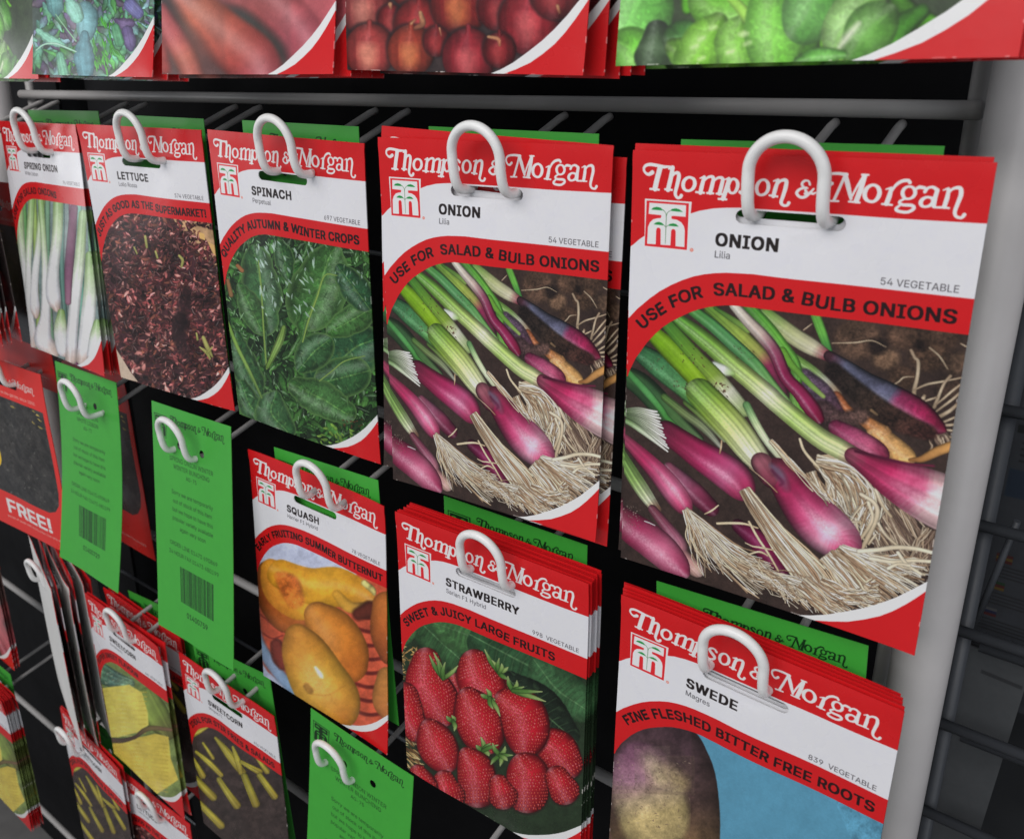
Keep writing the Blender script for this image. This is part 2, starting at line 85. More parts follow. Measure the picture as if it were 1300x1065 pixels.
["t",[[15.7,60.8,2.5],[21.5,65.8,2.7],[29,72,2.89],[36.3,77.7,3.18],[42.5,83.4,3.15],[47.6,87.8,2.61]],[[0,[66,120,44]],[0.3,[96,140,44]],[0.6,[130,160,60]],[0.8,[210,210,190]],[1,[150,170,110]]],{"sh":0.5,"st":0.1,"sq":0.03}],
["s",[32.7,79.4,41.1,85.9],60,0.6,1.4,[0.48,1.17],[0.16,0.32],[[[90,52,40],[70,46,36]],[[104,66,48],[84,54,40]],[[60,44,34],[80,60,44]],[[190,180,150],[150,130,100]]],{"sh":0.2}],
["s",[22,65.7,32.4,75.7],18,0.7,0.8,[0.43,0.97],[0.16,0.27],[[[90,52,40],[70,46,36]],[[104,66,48],[84,54,40]],[[60,44,34],[80,60,44]]],{"sh":0.2}],
["s",[20.1,81.8,27,84.9],16,0.4,1,[0.44,1.1],[0.17,0.33],[[[90,52,40],[70,46,36]],[[104,66,48],[84,54,40]],[[60,44,34],[80,60,44]]],{"sh":0.2,"op":0.8}],
["s",[6.5,74.8,17.2,79.5],16,0.6,1,[0.34,0.79],[0.14,0.28],[[[90,52,40],[70,46,36]],[[104,66,48],[84,54,40]],[[60,44,34],[80,60,44]]],{"sh":0.2,"op":0.7}],
["s",[42.2,64.6,49.7,69.5],12,0.5,0.8,[0.41,0.91],[0.15,0.25],[[[90,52,40],[70,46,36]],[[104,66,48],[84,54,40]],[[60,44,34],[80,60,44]]],{"sh":0.2,"op":0.7}],
["t",[[18.4,103.8,5.19],[24.3,106.2,5.48],[31.2,109.1,6.2],[38.1,111.5,6.89],[44.8,114.3,7.24],[48.2,117.1,6.01],[50.3,119.7,3.06]],[[0,[104,30,56]],[0.15,[130,32,66]],[0.45,[168,40,90]],[0.75,[190,84,128]],[0.92,[176,52,96]],[1,[120,24,62]]],{"sh":0.6,"st":0.1,"sf":8,"hs":-0.22,"hl":0.34,"hw":0.26,"nz":0.08,"ht":[0.68,0.3]}],
["t",[[-8.5,100,0.98],[-1,99,1.2],[5.6,97,1.24],[13.3,96,0.4]],[[0,[96,140,84]],[0.35,[128,160,104]],[0.6,[190,202,172]],[1,[226,222,216]]],{"sh":0.6,"st":0.15,"hs":-0.3,"hl":0.18,"hw":0.3}],
["t",[[-8.5,100.1,0.98],[-0.9,99.3,1.2],[5.7,97.7,1.24],[14.1,97.2,0.4]],[[0,[96,140,84]],[0.35,[128,160,104]],[0.6,[190,202,172]],[1,[226,222,216]]],{"sh":0.6,"st":0.15,"hs":-0.3,"hl":0.18,"hw":0.3}],
["t",[[-8.5,100.3,0.98],[-0.8,99.6,1.2],[5.9,98.4,1.24],[14.9,98.4,0.4]],[[0,[96,140,84]],[0.35,[128,160,104]],[0.6,[190,202,172]],[1,[226,222,216]]],{"sh":0.6,"st":0.15,"hs":-0.3,"hl":0.18,"hw":0.3}],
["t",[[-8.5,100.5,0.98],[-0.7,99.9,1.2],[6,99.1,1.24],[14.6,99.8,0.41]],[[0,[96,140,84]],[0.35,[128,160,104]],[0.6,[190,202,172]],[1,[226,222,216]]],{"sh":0.6,"st":0.15,"hs":-0.3,"hl":0.18,"hw":0.3}],
["t",[[-8.5,100.7,0.98],[-0.6,100.3,1.2],[6.1,99.8,1.24],[15.4,101,0.41]],[[0,[96,140,84]],[0.35,[128,160,104]],[0.6,[190,202,172]],[1,[226,222,216]]],{"sh":0.6,"st":0.15,"hs":-0.3,"hl":0.18,"hw":0.3}],
["t",[[-8.5,100.9,0.98],[-0.5,100.6,1.2],[6.2,100.5,1.24],[16.1,102.2,0.41]],[[0,[96,140,84]],[0.35,[128,160,104]],[0.6,[190,202,172]],[1,[226,222,216]]],{"sh":0.6,"st":0.15,"hs":-0.3,"hl":0.18,"hw":0.3}],
["t",[[-8.5,101.1,0.98],[-0.4,100.9,1.2],[6.4,101.2,1.24],[15.9,103.6,0.41]],[[0,[96,140,84]],[0.35,[128,160,104]],[0.6,[190,202,172]],[1,[226,222,216]]],{"sh":0.6,"st":0.15,"hs":-0.3,"hl":0.18,"hw":0.3}],
["t",[[-8.5,101.3,0.98],[-0.2,101.2,1.2],[6.5,101.9,1.24],[16.6,104.8,0.41]],[[0,[96,140,84]],[0.35,[128,160,104]],[0.6,[190,202,172]],[1,[226,222,216]]],{"sh":0.6,"st":0.15,"hs":-0.3,"hl":0.18,"hw":0.3}],
["t",[[-8.5,101.5,0.98],[-0.1,101.5,1.2],[6.6,102.6,1.25],[17.4,106,0.41]],[[0,[96,140,84]],[0.35,[128,160,104]],[0.6,[190,202,172]],[1,[226,222,216]]],{"sh":0.6,"st":0.15,"hs":-0.3,"hl":0.18,"hw":0.3}],
["t",[[-8.5,101.7,0.98],[0,101.9,1.2],[6.8,103.3,1.25],[17.1,107.5,0.41]],[[0,[96,140,84]],[0.35,[128,160,104]],[0.6,[190,202,172]],[1,[226,222,216]]],{"sh":0.6,"st":0.15,"hs":-0.3,"hl":0.18,"hw":0.3}],
["t",[[-8.5,101.9,0.98],[0.1,102.2,1.2],[6.9,104,1.25],[17.9,108.7,0.41]],[[0,[96,140,84]],[0.35,[128,160,104]],[0.6,[190,202,172]],[1,[226,222,216]]],{"sh":0.6,"st":0.15,"hs":-0.3,"hl":0.18,"hw":0.3}],
["t",[[-8.5,102.1,0.98],[0.2,102.5,1.2],[7,104.7,1.25],[18.7,109.9,0.41]],[[0,[96,140,84]],[0.35,[128,160,104]],[0.6,[190,202,172]],[1,[226,222,216]]],{"sh":0.6,"st":0.15,"hs":-0.3,"hl":0.18,"hw":0.3}],
["t",[[-8.4,102.3,0.98],[0.3,102.8,1.2],[7.1,105.4,1.25],[18.4,111.3,0.41]],[[0,[96,140,84]],[0.35,[128,160,104]],[0.6,[190,202,172]],[1,[226,222,216]]],{"sh":0.6,"st":0.15,"hs":-0.3,"hl":0.18,"hw":0.3}],
["t",[[19.6,117.8,2.35],[25.1,121.8,3.85],[31.1,125.5,4.62],[37,129.2,4.01]],[[0,[130,70,90]],[0.33,[140,80,105]],[0.67,[120,50,76]],[1,[100,30,56]]],{"sh":0.6,"hs":-0.3,"hl":0.18,"hw":0.2,"nz":0.2}],
["t",[[0,110.7,2.44],[6.9,115.6,3.62],[14.4,121,4.66],[20.7,126.5,5.46],[25,130.8,4.97],[27.5,134,2.01]],[[0,[140,60,84]],[0.3,[168,44,88]],[0.75,[206,110,146]],[0.92,[188,70,110]],[1,[130,30,66]]],{"sh":0.6,"st":0.1,"hs":0.1,"hl":0.36,"hw":0.25,"ht":[0.75,0.3]}],
["t",[[-3,115.6,2.47],[2.9,123.9,3.33],[8.8,131,3.44],[14.6,137.1,2.45]],[[0,[90,130,60]],[0.5,[130,160,90]],[0.85,[196,200,170]],[1,[150,110,90]]],{"sh":0.5,"st":0.3,"sf":7}],
["t",[[13.4,137.8,2.21],[19.1,142.9,2.81],[24.8,148.7,3.64],[26,153.2,3.66],[32.8,157.9,3.62]],[[0,[110,56,70]],[0.25,[120,60,80]],[0.5,[150,90,110]],[0.75,[170,120,120]],[1,[190,150,140]]],{"sh":0.5,"hs":-0.2,"hl":0.15,"st":0.1}],
["t",[[-3.5,144.5,5.81],[4.4,148.6,7.64],[11.9,151.4,8.17],[18.2,154.5,8.09],[23.3,158,6.8],[27,160.5,3.69]],[[0,[100,50,60]],[0.3,[150,40,78]],[0.7,[190,96,128]],[1,[160,54,90]]],{"sh":0.55,"hs":-0.2,"hl":0.3,"hw":0.35,"nz":0.12}],
["s",[-0.4,138.6,8.2,147.5],50,0.6,1.5,[0.32,0.76],[0.13,0.22],[[[180,170,160],[120,100,90]],[[150,130,120],[90,70,64]]],{"sh":0.1}],
["t",[[9.9,143.8,0.19],[11.8,143.9,0.25],[14.6,144.3,0.19]],[[0,[190,190,190]],[1,[190,190,190]]],{"sh":0.1}],
["t",[[49.3,133.8,3.13],[56,137,4.42],[61.8,142.8,4.39],[66.4,147.2,2.73]],[[0,[80,16,46]],[0.33,[120,24,70]],[0.67,[110,22,62]],[1,[80,20,46]]],{"sh":0.65,"hs":-0.2,"hl":0.14}],
["t",[[30.9,85.1,5.98],[37.7,90.3,6.35],[44.5,95.9,6.19],[50.8,102.2,5.51],[55.8,107,4.11]],[[0,[100,140,50]],[0.2,[130,160,60]],[0.5,[176,192,110]],[0.85,[205,210,165]],[1,[190,170,150]]],{"sh":0.5,"st":0.24,"sf":12,"hs":-0.1,"hl":0.22,"hw":0.4}],
["t",[[48.4,85.9,1.56],[52.6,92.5,1.56],[57.7,98.9,1.35],[63.2,104.6,0.72]],[[0,[90,130,80]],[0.33,[180,195,150]],[0.67,[190,200,170]],[1,[170,170,140]]],{"sh":0.4,"st":0.2}],
["t",[[55.8,106.5,4.22],[59.7,110.4,4.83],[62.1,108.6,5.72],[67.2,114.4,7.04],[73.2,120.5,8.75],[79.1,125.4,9.7],[84.3,128.8,8.1],[86.9,131.5,3.54]],[[0,[140,80,92]],[0.15,[116,48,66]],[0.35,[150,34,76]],[0.62,[184,66,110]],[0.84,[222,156,180]],[0.95,[186,70,110]],[1,[150,40,80]]],{"sh":0.6,"st":0.12,"sf":9,"hs":0.02,"hl":0.42,"hw":0.3,"ht":[0.76,0.22],"sq":0.03}],
["t",[[59.4,106.6,1.04],[62.2,109.1,1.77],[65.1,113.9,1.35]],[[0,[90,90,110]],[0.5,[110,104,124]],[1,[120,60,84]]],{"sh":0.2,"soft":8,"op":0.7}],
["t",[[59.5,108.3,0.52],[63.4,111.7,0.73],[62.6,113.4,0.31]],[[0,[80,20,50]],[1,[80,20,50]]],{"sh":0,"soft":4,"op":0.6}],
["t",[[51.3,109.2,0.16],[57.9,113.1,0.21],[62,116.2,0.26]],[[0,[170,140,110]],[0.5,[200,180,150]],[1,[150,110,80]]],{}],
["t",[[58.7,98.7,0.31],[62.5,102.1,0.31],[67.1,105.8,0.41]],[[0,[170,140,110]],[0.5,[200,180,150]],[1,[150,110,80]]],{}],
["t",[[60.3,99.9,0.21],[64.2,104.4,0.26],[67.4,106.8,0.26]],[[0,[170,140,110]],[0.5,[200,180,150]],[1,[150,110,80]]],{}],
["t",[[40.1,101.4,0.33],[40,104.2,0.38],[39.7,106.5,0.27]],[[0,[170,140,110]],[0.5,[200,180,150]],[1,[150,110,80]]],{}],
["f",[[58.1,97.1],[65.6,103.4],[74.2,110.4],[81,116]],0.67,1.43,12,0.31,[[222,208,184],[206,190,160],[230,219,198],[184,160,128],[146,116,88]],{"wig":0.5}],
["f",[[27.3,133.7],[37,141.1],[48.2,149.1],[61.7,154.2]],1.43,7.84,95,0.35,[[222,208,184],[206,190,160],[230,219,198],[184,160,128],[146,116,88]],{"wig":0.7}],
["f",[[27.3,133.7],[31.2,141],[35.9,150.7],[41,158.9]],1.43,5.7,36,0.23,[[222,208,184],[206,190,160],[230,219,198],[184,160,128],[146,116,88]],{"wig":1}],
["f",[[50.3,118.5],[57.3,127.3],[66.5,137.2],[76.6,146.7],[81,155.6]],2.09,6.41,110,0.43,[[222,208,184],[206,190,160],[230,219,198],[184,160,128],[146,116,88]],{"wig":0.5}],
["f",[[50.4,148.4],[61.5,151.8],[74.2,153.4],[82.2,157.6]],2.85,4.28,70,0.27,[[222,208,184],[206,190,160],[230,219,198],[184,160,128],[146,116,88]],{"wig":1.4}],
["f",[[54.9,149.3],[64.8,153.1],[72.6,158.1]],4.28,2.85,46,0.23,[[222,208,184],[206,190,160],[230,219,198],[184,160,128],[146,116,88]],{"wig":1.6}],
["f",[[86.1,132.6],[95.6,133.4],[103.8,133.4],[114.3,133.1]],2.14,4.75,60,0.35,[[222,208,184],[206,190,160],[230,219,198],[184,160,128],[146,116,88]],{"wig":0.8}],
["f",[[84.3,133.2],[91.3,137.1],[99.3,141.6],[110,147.2]],2.75,9.97,130,0.35,[[222,208,184],[206,190,160],[230,219,198],[184,160,128],[146,116,88]],{"wig":0.5}],
["f",[[81.4,135.9],[87.2,140.2],[94.5,146.1],[100.5,145.1]],3.33,5.7,110,0.35,[[222,208,184],[206,190,160],[230,219,198],[184,160,128],[146,116,88]],{"wig":0.5}],
["f",[[80.2,147.7],[88.2,149.5],[97.2,148.6]],2.85,2.85,50,0.31,[[222,208,184],[206,190,160],[230,219,198],[184,160,128],[146,116,88]],{"wig":0.8}],
["f",[[73.8,149.9],[83.4,154.8],[91.1,157.7]],3.8,3.8,60,0.31,[[222,208,184],[206,190,160],[230,219,198],[184,160,128],[146,116,88]],{"wig":0.7}],
["t",[[91.6,130.9,0.9],[97.7,128.3,0.88],[102.8,125.7,0.86],[108.8,124.3,0.8],[114.8,124.2,0.69]],[[0,[224,214,194]],[0.5,[210,196,168]],[1,[220,208,184]]],{"sh":0.4}],
["t",[[95.5,132.4,0.79],[102.6,131.4,0.77],[108.5,128.9,0.71],[114.8,127.3,0.65]],[[0,[224,214,194]],[0.5,[210,196,168]],[1,[220,208,184]]],{"sh":0.4}],
["t",[[103.9,127.4,0.67],[107,130.7,0.67],[111.7,132.9,0.57]],[[0,[224,214,194]],[0.5,[210,196,168]],[1,[220,208,184]]],{"sh":0.4}],
["t",[[101.6,134.2,0.63],[104.4,131.6,0.58],[107.9,131,0.57]],[[0,[224,214,194]],[0.5,[210,196,168]],[1,[220,208,184]]],{"sh":0.4}],
["t",[[40.6,127.5,0.28],[38,130.6,0.4],[35.3,132.9,0.23]],[[0,[206,188,156]],[0.5,[216,202,172]],[1,[190,168,134]]],{}],
["t",[[40.6,135.2,0.52],[46,133.3,0.56],[51.3,132,0.5],[56.2,132.3,0.33]],[[0,[206,188,156]],[0.5,[216,202,172]],[1,[190,168,134]]],{}],
["t",[[52.8,130.7,0.5],[56.5,136.3,0.55],[60.6,141.4,0.49],[64.9,147.7,0.38]],[[0,[206,188,156]],[0.5,[216,202,172]],[1,[190,168,134]]],{}],
["t",[[51.9,139.8,0.22],[54.7,140.4,0.33],[57.3,140.1,0.39],[62.6,139.6,0.33]],[[0,[206,188,156]],[0.5,[216,202,172]],[1,[190,168,134]]],{}],
["t",[[57.4,147.8,0.17],[57.7,144.8,0.17]],[[0,[206,188,156]],[0.5,[216,202,172]],[1,[190,168,134]]],{}],
["t",[[53.4,144.4,0.34],[57.5,141.9,0.39],[60.7,142.6,0.33]],[[0,[206,188,156]],[0.5,[216,202,172]],[1,[190,168,134]]],{}],
["t",[[29.7,145.2,0.24],[33.5,150.2,0.36],[38.4,153.6,0.24]],[[0,[206,188,156]],[0.5,[216,202,172]],[1,[190,168,134]]],{}],
["t",[[28.3,140.1,0.24],[28,145.1,0.3],[30.5,149.3,0.24]],[[0,[206,188,156]],[0.5,[216,202,172]],[1,[190,168,134]]],{}]],
"strawberry": [
["t",[[16,37.1,8.46],[28.7,48.7,11.63],[39.2,58.2,9.52]],[[0,[44,74,44]],[1,[44,74,44]]],{"sh":0.35,"nz":0.3,"fz":0.1,"vein":[[86,120,80],9,0.12],"soft":3}],
["t",[[26.6,38.1,4.23],[39.2,42.3,11.63],[54,48.7,9.52]],[[0,[60,98,56]],[1,[60,98,56]]],{"sh":0.35,"nz":0.3,"fz":0.1,"vein":[[86,120,80],9,0.12],"soft":3}],
["t",[[54,48.7,10.57],[75.2,60.3,14.8],[98.5,73,12.69]],[[0,[40,70,44]],[1,[40,70,44]]],{"sh":0.35,"nz":0.3,"fz":0.1,"vein":[[86,120,80],9,0.12],"soft":3}],
["t",[[85.8,63.5,6.34],[96.3,77.2,13.74],[111.1,87.8,9.52]],[[0,[52,86,54]],[1,[52,86,54]]],{"sh":0.35,"nz":0.3,"fz":0.1,"vein":[[86,120,80],9,0.12],"soft":3}],
["t",[[1.2,48.7,3.17],[6.5,44.5,5.29],[12.8,38.1,2.54]],[[0,[58,92,54]],[1,[58,92,54]]],{"sh":0.35,"nz":0.3,"fz":0.1,"vein":[[86,120,80],9,0.12],"soft":3}],
["t",[[68.8,70.9,5.29],[85.8,87.8,12.69],[103.7,104.7,6.34]],[[0,[26,38,28]],[1,[26,38,28]]],{"sh":0.35,"nz":0.3,"fz":0.1,"vein":[[86,120,80],9,0.12],"soft":3}],
["s",[0.3,50.8,13.3,75.1],80,0.6,1.6,[2.11,4.23],[0.37,0.53],[[[170,130,70],[205,180,120]],[[120,84,40],[180,150,100]]],{"sh":0.4}],
["s",[0.1,96.3,14.9,140.7],150,0.75,0.5,[5.29,9.52],[0.42,0.63],[[[160,125,75],[215,195,140]],[[160,125,75],[225,205,150]],[[90,60,36],[130,96,60]]],{"sh":0.5}],
["b",[[62.5,73,5.29],[62.5,81.5,6.34]]],
["b",[[37.1,73,6.34],[39.2,85.7,6.34]]],
["b",[[19.2,60.3,8.46],[19.2,73,12.48],[25.5,83.6,13.22],[29.7,92,6.34]]],
["b",[[5.4,81.5,8.46],[7.5,92,9.52],[12.8,101.6,6.34]]],
["b",[[47.7,61.4,8.46],[49.8,68.8,11.63],[55.1,76.2,11.63],[60.4,81.5,4.23]]],
["b",[[87.9,105.8,6.34],[96.3,112.1,10.57],[101.6,121.6,9.52]]],
["b",[[21.3,100.5,6.34],[25.5,109,11.63],[29.7,116.4,9.52],[31.8,120.6,4.23]]],
["b",[[44.5,81.5,6.34],[49.8,92,12.48],[54,101.6,12.16],[56.2,107.9,6.34]]],
["b",[[66.7,82.5,6.34],[76.2,89.9,12.16],[79.4,101.6,12.48],[78.4,111.1,6.34]]],
["b",[[44.5,115.3,5.29],[48.8,123.8,10.57],[49.8,135.4,11.63]]],
["b",[[76.2,119.5,5.29],[79.4,126.9,11.63],[79.4,138.6,11.63]]],
["b",[[62.5,132.2,5.29],[64.6,139.6,8.46]]],
["b",[[96.3,129,6.34],[100.6,137.5,8.46]]],
["b",[[29.7,131.2,6.34],[31.8,139.6,9.52]]],
["b",[[13.9,126.9,5.29],[16,135.4,9.52],[18.1,140.7,6.34]]],
["t",[[29.7,69.8,1.27],[24.7,63,1.37],[21.3,56.1,0.32]],[[0,[60,96,40]],[0.5,[80,120,56]],[1,[150,165,110]]],{"sh":0.5}],
["t",[[29.7,69.8,1.27],[27.7,62.2,1.37],[23.9,54.5,0.32]],[[0,[60,96,40]],[0.5,[120,150,80]],[1,[150,165,110]]],{"sh":0.5}],
["t",[[29.7,69.8,1.27],[27.3,64,1.37],[26.6,58.2,0.32]],[[0,[60,96,40]],[0.5,[80,120,56]],[1,[150,165,110]]],{"sh":0.5}],
["t",[[29.7,69.8,1.27],[34.8,66.1,1.37],[38.2,62.4,0.32]],[[0,[60,96,40]],[0.5,[120,150,80]],[1,[150,165,110]]],{"sh":0.5}],
["t",[[29.7,69.8,1.27],[29.4,65.1,1.37],[30.8,60.3,0.32]],[[0,[60,96,40]],[0.5,[80,120,56]],[1,[150,165,110]]],{"sh":0.5}],
["t",[[62.5,66.7,1.27],[57.4,59.8,1.37],[54,52.9,0.32]],[[0,[60,96,40]],[0.5,[80,120,56]],[1,[150,165,110]]],{"sh":0.5}],
["t",[[62.5,66.7,1.27],[61.2,63,1.37],[58.3,59.3,0.32]],[[0,[60,96,40]],[0.5,[120,150,80]],[1,[150,165,110]]],{"sh":0.5}],
["t",[[62.5,66.7,1.27],[61.7,62.4,1.37],[62.5,58.2,0.32]],[[0,[60,96,40]],[0.5,[80,120,56]],[1,[150,165,110]]],{"sh":0.5}],
["t",[[62.5,66.7,1.27],[66,65.1,1.37],[67.8,63.5,0.32]],[[0,[60,96,40]],[0.5,[120,150,80]],[1,[150,165,110]]],{"sh":0.5}],
["t",[[62.5,66.7,1.27],[64.8,68.8,1.37],[68.8,70.9,0.32]],[[0,[60,96,40]],[0.5,[80,120,56]],[1,[150,165,110]]],{"sh":0.5}],
["t",[[62.5,66.7,1.27],[64.1,64,1.37],[64.1,61.4,0.32]],[[0,[60,96,40]],[0.5,[120,150,80]],[1,[150,165,110]]],{"sh":0.5}],
["t",[[71,77.2,1.27],[68.5,73,1.37],[67.8,68.8,0.32]],[[0,[60,96,40]],[0.5,[80,120,56]],[1,[150,165,110]]],{"sh":0.5}],
["t",[[71,77.2,1.27],[72.9,74.3,1.37],[73.1,71.4,0.32]],[[0,[60,96,40]],[0.5,[120,150,80]],[1,[150,165,110]]],{"sh":0.5}],
["t",[[71,77.2,1.27],[73.3,76.2,1.37],[77.3,75.1,0.32]],[[0,[60,96,40]],[0.5,[80,120,56]],[1,[150,165,110]]],{"sh":0.5}],
["t",[[71,77.2,1.27],[77.6,77.8,1.37],[82.6,78.3,0.32]],[[0,[60,96,40]],[0.5,[120,150,80]],[1,[150,165,110]]],{"sh":0.5}],
["t",[[71,77.2,1.27],[78,79.9,1.37],[86.8,82.5,0.32]],[[0,[60,96,40]],[0.5,[80,120,56]],[1,[150,165,110]]],{"sh":0.5}],
["t",[[71,77.2,1.27],[81.3,80.7,1.37],[90,84.1,0.32]],[[0,[60,96,40]],[0.5,[120,150,80]],[1,[150,165,110]]],{"sh":0.5}],
["t",[[71,77.2,1.27],[78.6,77.8,1.37],[87.9,78.3,0.32]],[[0,[60,96,40]],[0.5,[80,120,56]],[1,[150,165,110]]],{"sh":0.5}],
["t",[[57.2,81.5,1.27],[53.7,80.4,1.37],[51.9,79.4,0.32]],[[0,[60,96,40]],[0.5,[80,120,56]],[1,[150,165,110]]],{"sh":0.5}],
["t",[[57.2,81.5,1.27],[57,78.8,1.37],[55.1,76.2,0.32]],[[0,[60,96,40]],[0.5,[120,150,80]],[1,[150,165,110]]],{"sh":0.5}],
["t",[[57.2,81.5,1.27],[58,82,1.37],[60.4,82.5,0.32]],[[0,[60,96,40]],[0.5,[80,120,56]],[1,[150,165,110]]],{"sh":0.5}],
["t",[[57.2,81.5,1.27],[61.2,86.8,1.37],[63.6,92,0.32]],[[0,[60,96,40]],[0.5,[120,150,80]],[1,[150,165,110]]],{"sh":0.5}],
["t",[[57.2,81.5,1.27],[57.4,84.6,1.37],[59.3,87.8,0.32]],[[0,[60,96,40]],[0.5,[80,120,56]],[1,[150,165,110]]],{"sh":0.5}],
["t",[[36.1,95.2,1.27],[33.1,93.6,1.37],[31.8,92,0.32]],[[0,[60,96,40]],[0.5,[80,120,56]],[1,[150,165,110]]],{"sh":0.5}],
["t",[[36.1,95.2,1.27],[36.4,93.4,1.37],[35,91.5,0.32]],[[0,[60,96,40]],[0.5,[120,150,80]],[1,[150,165,110]]],{"sh":0.5}],
["t",[[36.1,95.2,1.27],[35.8,94.7,1.37],[37.1,94.2,0.32]],[[0,[60,96,40]],[0.5,[80,120,56]],[1,[150,165,110]]],{"sh":0.5}],
["t",[[36.1,95.2,1.27],[37.2,97.9,1.37],[36.6,100.5,0.32]],[[0,[60,96,40]],[0.5,[120,150,80]],[1,[150,165,110]]],{"sh":0.5}],
["t",[[54,112.1,1.27],[51.1,110.5,1.37],[49.8,109,0.32]],[[0,[60,96,40]],[0.5,[80,120,56]],[1,[150,165,110]]],{"sh":0.5}],
["t",[[54,112.1,1.27],[54.1,108.2,1.37],[52.5,104.2,0.32]],[[0,[60,96,40]],[0.5,[120,150,80]],[1,[150,165,110]]],{"sh":0.5}],
["t",[[54,112.1,1.27],[55.3,110,1.37],[58.3,107.9,0.32]],[[0,[60,96,40]],[0.5,[80,120,56]],[1,[150,165,110]]],{"sh":0.5}],
["t",[[54,112.1,1.27],[56.5,113.7,1.37],[57.2,115.3,0.32]],[[0,[60,96,40]],[0.5,[120,150,80]],[1,[150,165,110]]],{"sh":0.5}],
["t",[[54,112.1,1.27],[57.4,110.5,1.37],[62.5,109,0.32]],[[0,[60,96,40]],[0.5,[80,120,56]],[1,[150,165,110]]],{"sh":0.5}],
["t",[[63.6,115.3,1.27],[60.6,111.6,1.37],[59.3,107.9,0.32]],[[0,[60,96,40]],[0.5,[80,120,56]],[1,[150,165,110]]],{"sh":0.5}],
["t",[[63.6,115.3,1.27],[66,112.7,1.37],[66.7,110,0.32]],[[0,[60,96,40]],[0.5,[120,150,80]],[1,[150,165,110]]],{"sh":0.5}],
["t",[[63.6,115.3,1.27],[66.4,115.3,1.37],[71,115.3,0.32]],[[0,[60,96,40]],[0.5,[80,120,56]],[1,[150,165,110]]],{"sh":0.5}],
["t",[[63.6,115.3,1.27],[64.4,118.5,1.37],[63.6,121.6,0.32]],[[0,[60,96,40]],[0.5,[120,150,80]],[1,[150,165,110]]],{"sh":0.5}],
["t",[[63.6,115.3,1.27],[60.1,117.9,1.37],[58.3,120.6,0.32]],[[0,[60,96,40]],[0.5,[80,120,56]],[1,[150,165,110]]],{"sh":0.5}],
["t",[[63.6,115.3,1.27],[66.5,116.9,1.37],[67.8,118.5,0.32]],[[0,[60,96,40]],[0.5,[120,150,80]],[1,[150,165,110]]],{"sh":0.5}]],
"squash": [
["p",[[2.4,32.2],[111.4,32.2],[111.4,197.3],[2.4,197.3]],[176,182,204],{"nz":0.1}],
["p",[[5.7,58.6],[5.7,121.4],[14,134.6],[38.8,157.7],[66.8,173.4],[88.3,175.9],[108.1,165.9],[108.1,68.5],[81.7,61.9],[37.1,71.8]],[190,82,56],{"nz":0.2}],
["t",[[8.2,91.7,0.5],[20.6,101.6,0.5],[25.5,104.9,0.5]],[[0,[140,50,40]],[1,[140,50,40]]],{}],
["t",[[9,104.9,0.5],[17.3,109.8,0.5],[25.5,107.3,0.5]],[[0,[140,50,40]],[1,[140,50,40]]],{}],
["t",[[94.9,65.2,0.66],[103.1,63.6,0.5]],[[0,[140,50,40]],[1,[140,50,40]]],{}],
["t",[[78.4,91.7,1.16],[89.9,95,1.32],[104.8,93,1.16]],[[0,[110,36,30]],[0.5,[90,30,26]],[1,[130,50,40]]],{"sh":0.2,"soft":4}],
["t",[[78.4,101.9,1.16],[89.9,105.2,1.32],[104.8,103.2,1.16]],[[0,[110,36,30]],[0.5,[90,30,26]],[1,[130,50,40]]],{"sh":0.2,"soft":4}],
["t",[[78.4,112.1,1.16],[89.9,115.4,1.32],[104.8,113.4,1.16]],[[0,[110,36,30]],[0.5,[90,30,26]],[1,[130,50,40]]],{"sh":0.2,"soft":4}],
["t",[[78.4,122.4,1.16],[89.9,125.7,1.32],[104.8,123.7,1.16]],[[0,[110,36,30]],[0.5,[90,30,26]],[1,[130,50,40]]],{"sh":0.2,"soft":4}],
["t",[[78.4,132.6,1.16],[89.9,135.9,1.32],[104.8,133.9,1.16]],[[0,[110,36,30]],[0.5,[90,30,26]],[1,[130,50,40]]],{"sh":0.2,"soft":4}],
["t",[[78.4,142.8,1.16],[89.9,146.1,1.32],[104.8,144.2,1.16]],[[0,[110,36,30]],[0.5,[90,30,26]],[1,[130,50,40]]],{"sh":0.2,"soft":4}],
["t",[[78.4,153.1,1.16],[89.9,156.4,1.32],[104.8,154.4,1.16]],[[0,[110,36,30]],[0.5,[90,30,26]],[1,[130,50,40]]],{"sh":0.2,"soft":4}],
["t",[[78.4,163.3,1.16],[89.9,166.6,1.32],[104.8,164.6,1.16]],[[0,[110,36,30]],[0.5,[90,30,26]],[1,[130,50,40]]],{"sh":0.2,"soft":4}],
["t",[[2.4,76.8,4.95],[5.7,108.2,3.96],[20.6,134.6,4.29],[40.4,154.4,3.96],[58.6,167.6,3.3]],[[0,[90,130,160]],[0.25,[130,160,190]],[0.5,[150,170,200]],[0.75,[110,140,170]],[1,[140,150,180]]],{"sh":0.3,"soft":6}],
["t",[[20.6,114.8,4.95],[23.1,123,6.6],[24.7,129.6,3.96]],[[0,[120,50,40]],[1,[120,50,40]]],{"soft":5}],
["t",[[14,60.3,8.26],[17.3,78.4,11.56],[27.2,95,9.91],[38.8,95,6.6]],[[0,[150,80,40]],[0.33,[150,70,30]],[0.67,[170,90,40]],[1,[180,100,50]]],{"sh":0.5,"soft":2}],
["t",[[15.6,57.8,6.93],[25.5,70.2,15.68],[37.1,80.1,14.86],[43.7,88.3,6.6]],[[0,[214,140,44]],[0.33,[218,140,50]],[0.67,[220,140,50]],[1,[220,160,50]]],{"sh":0.2,"nz":0.1,"soft":2}],
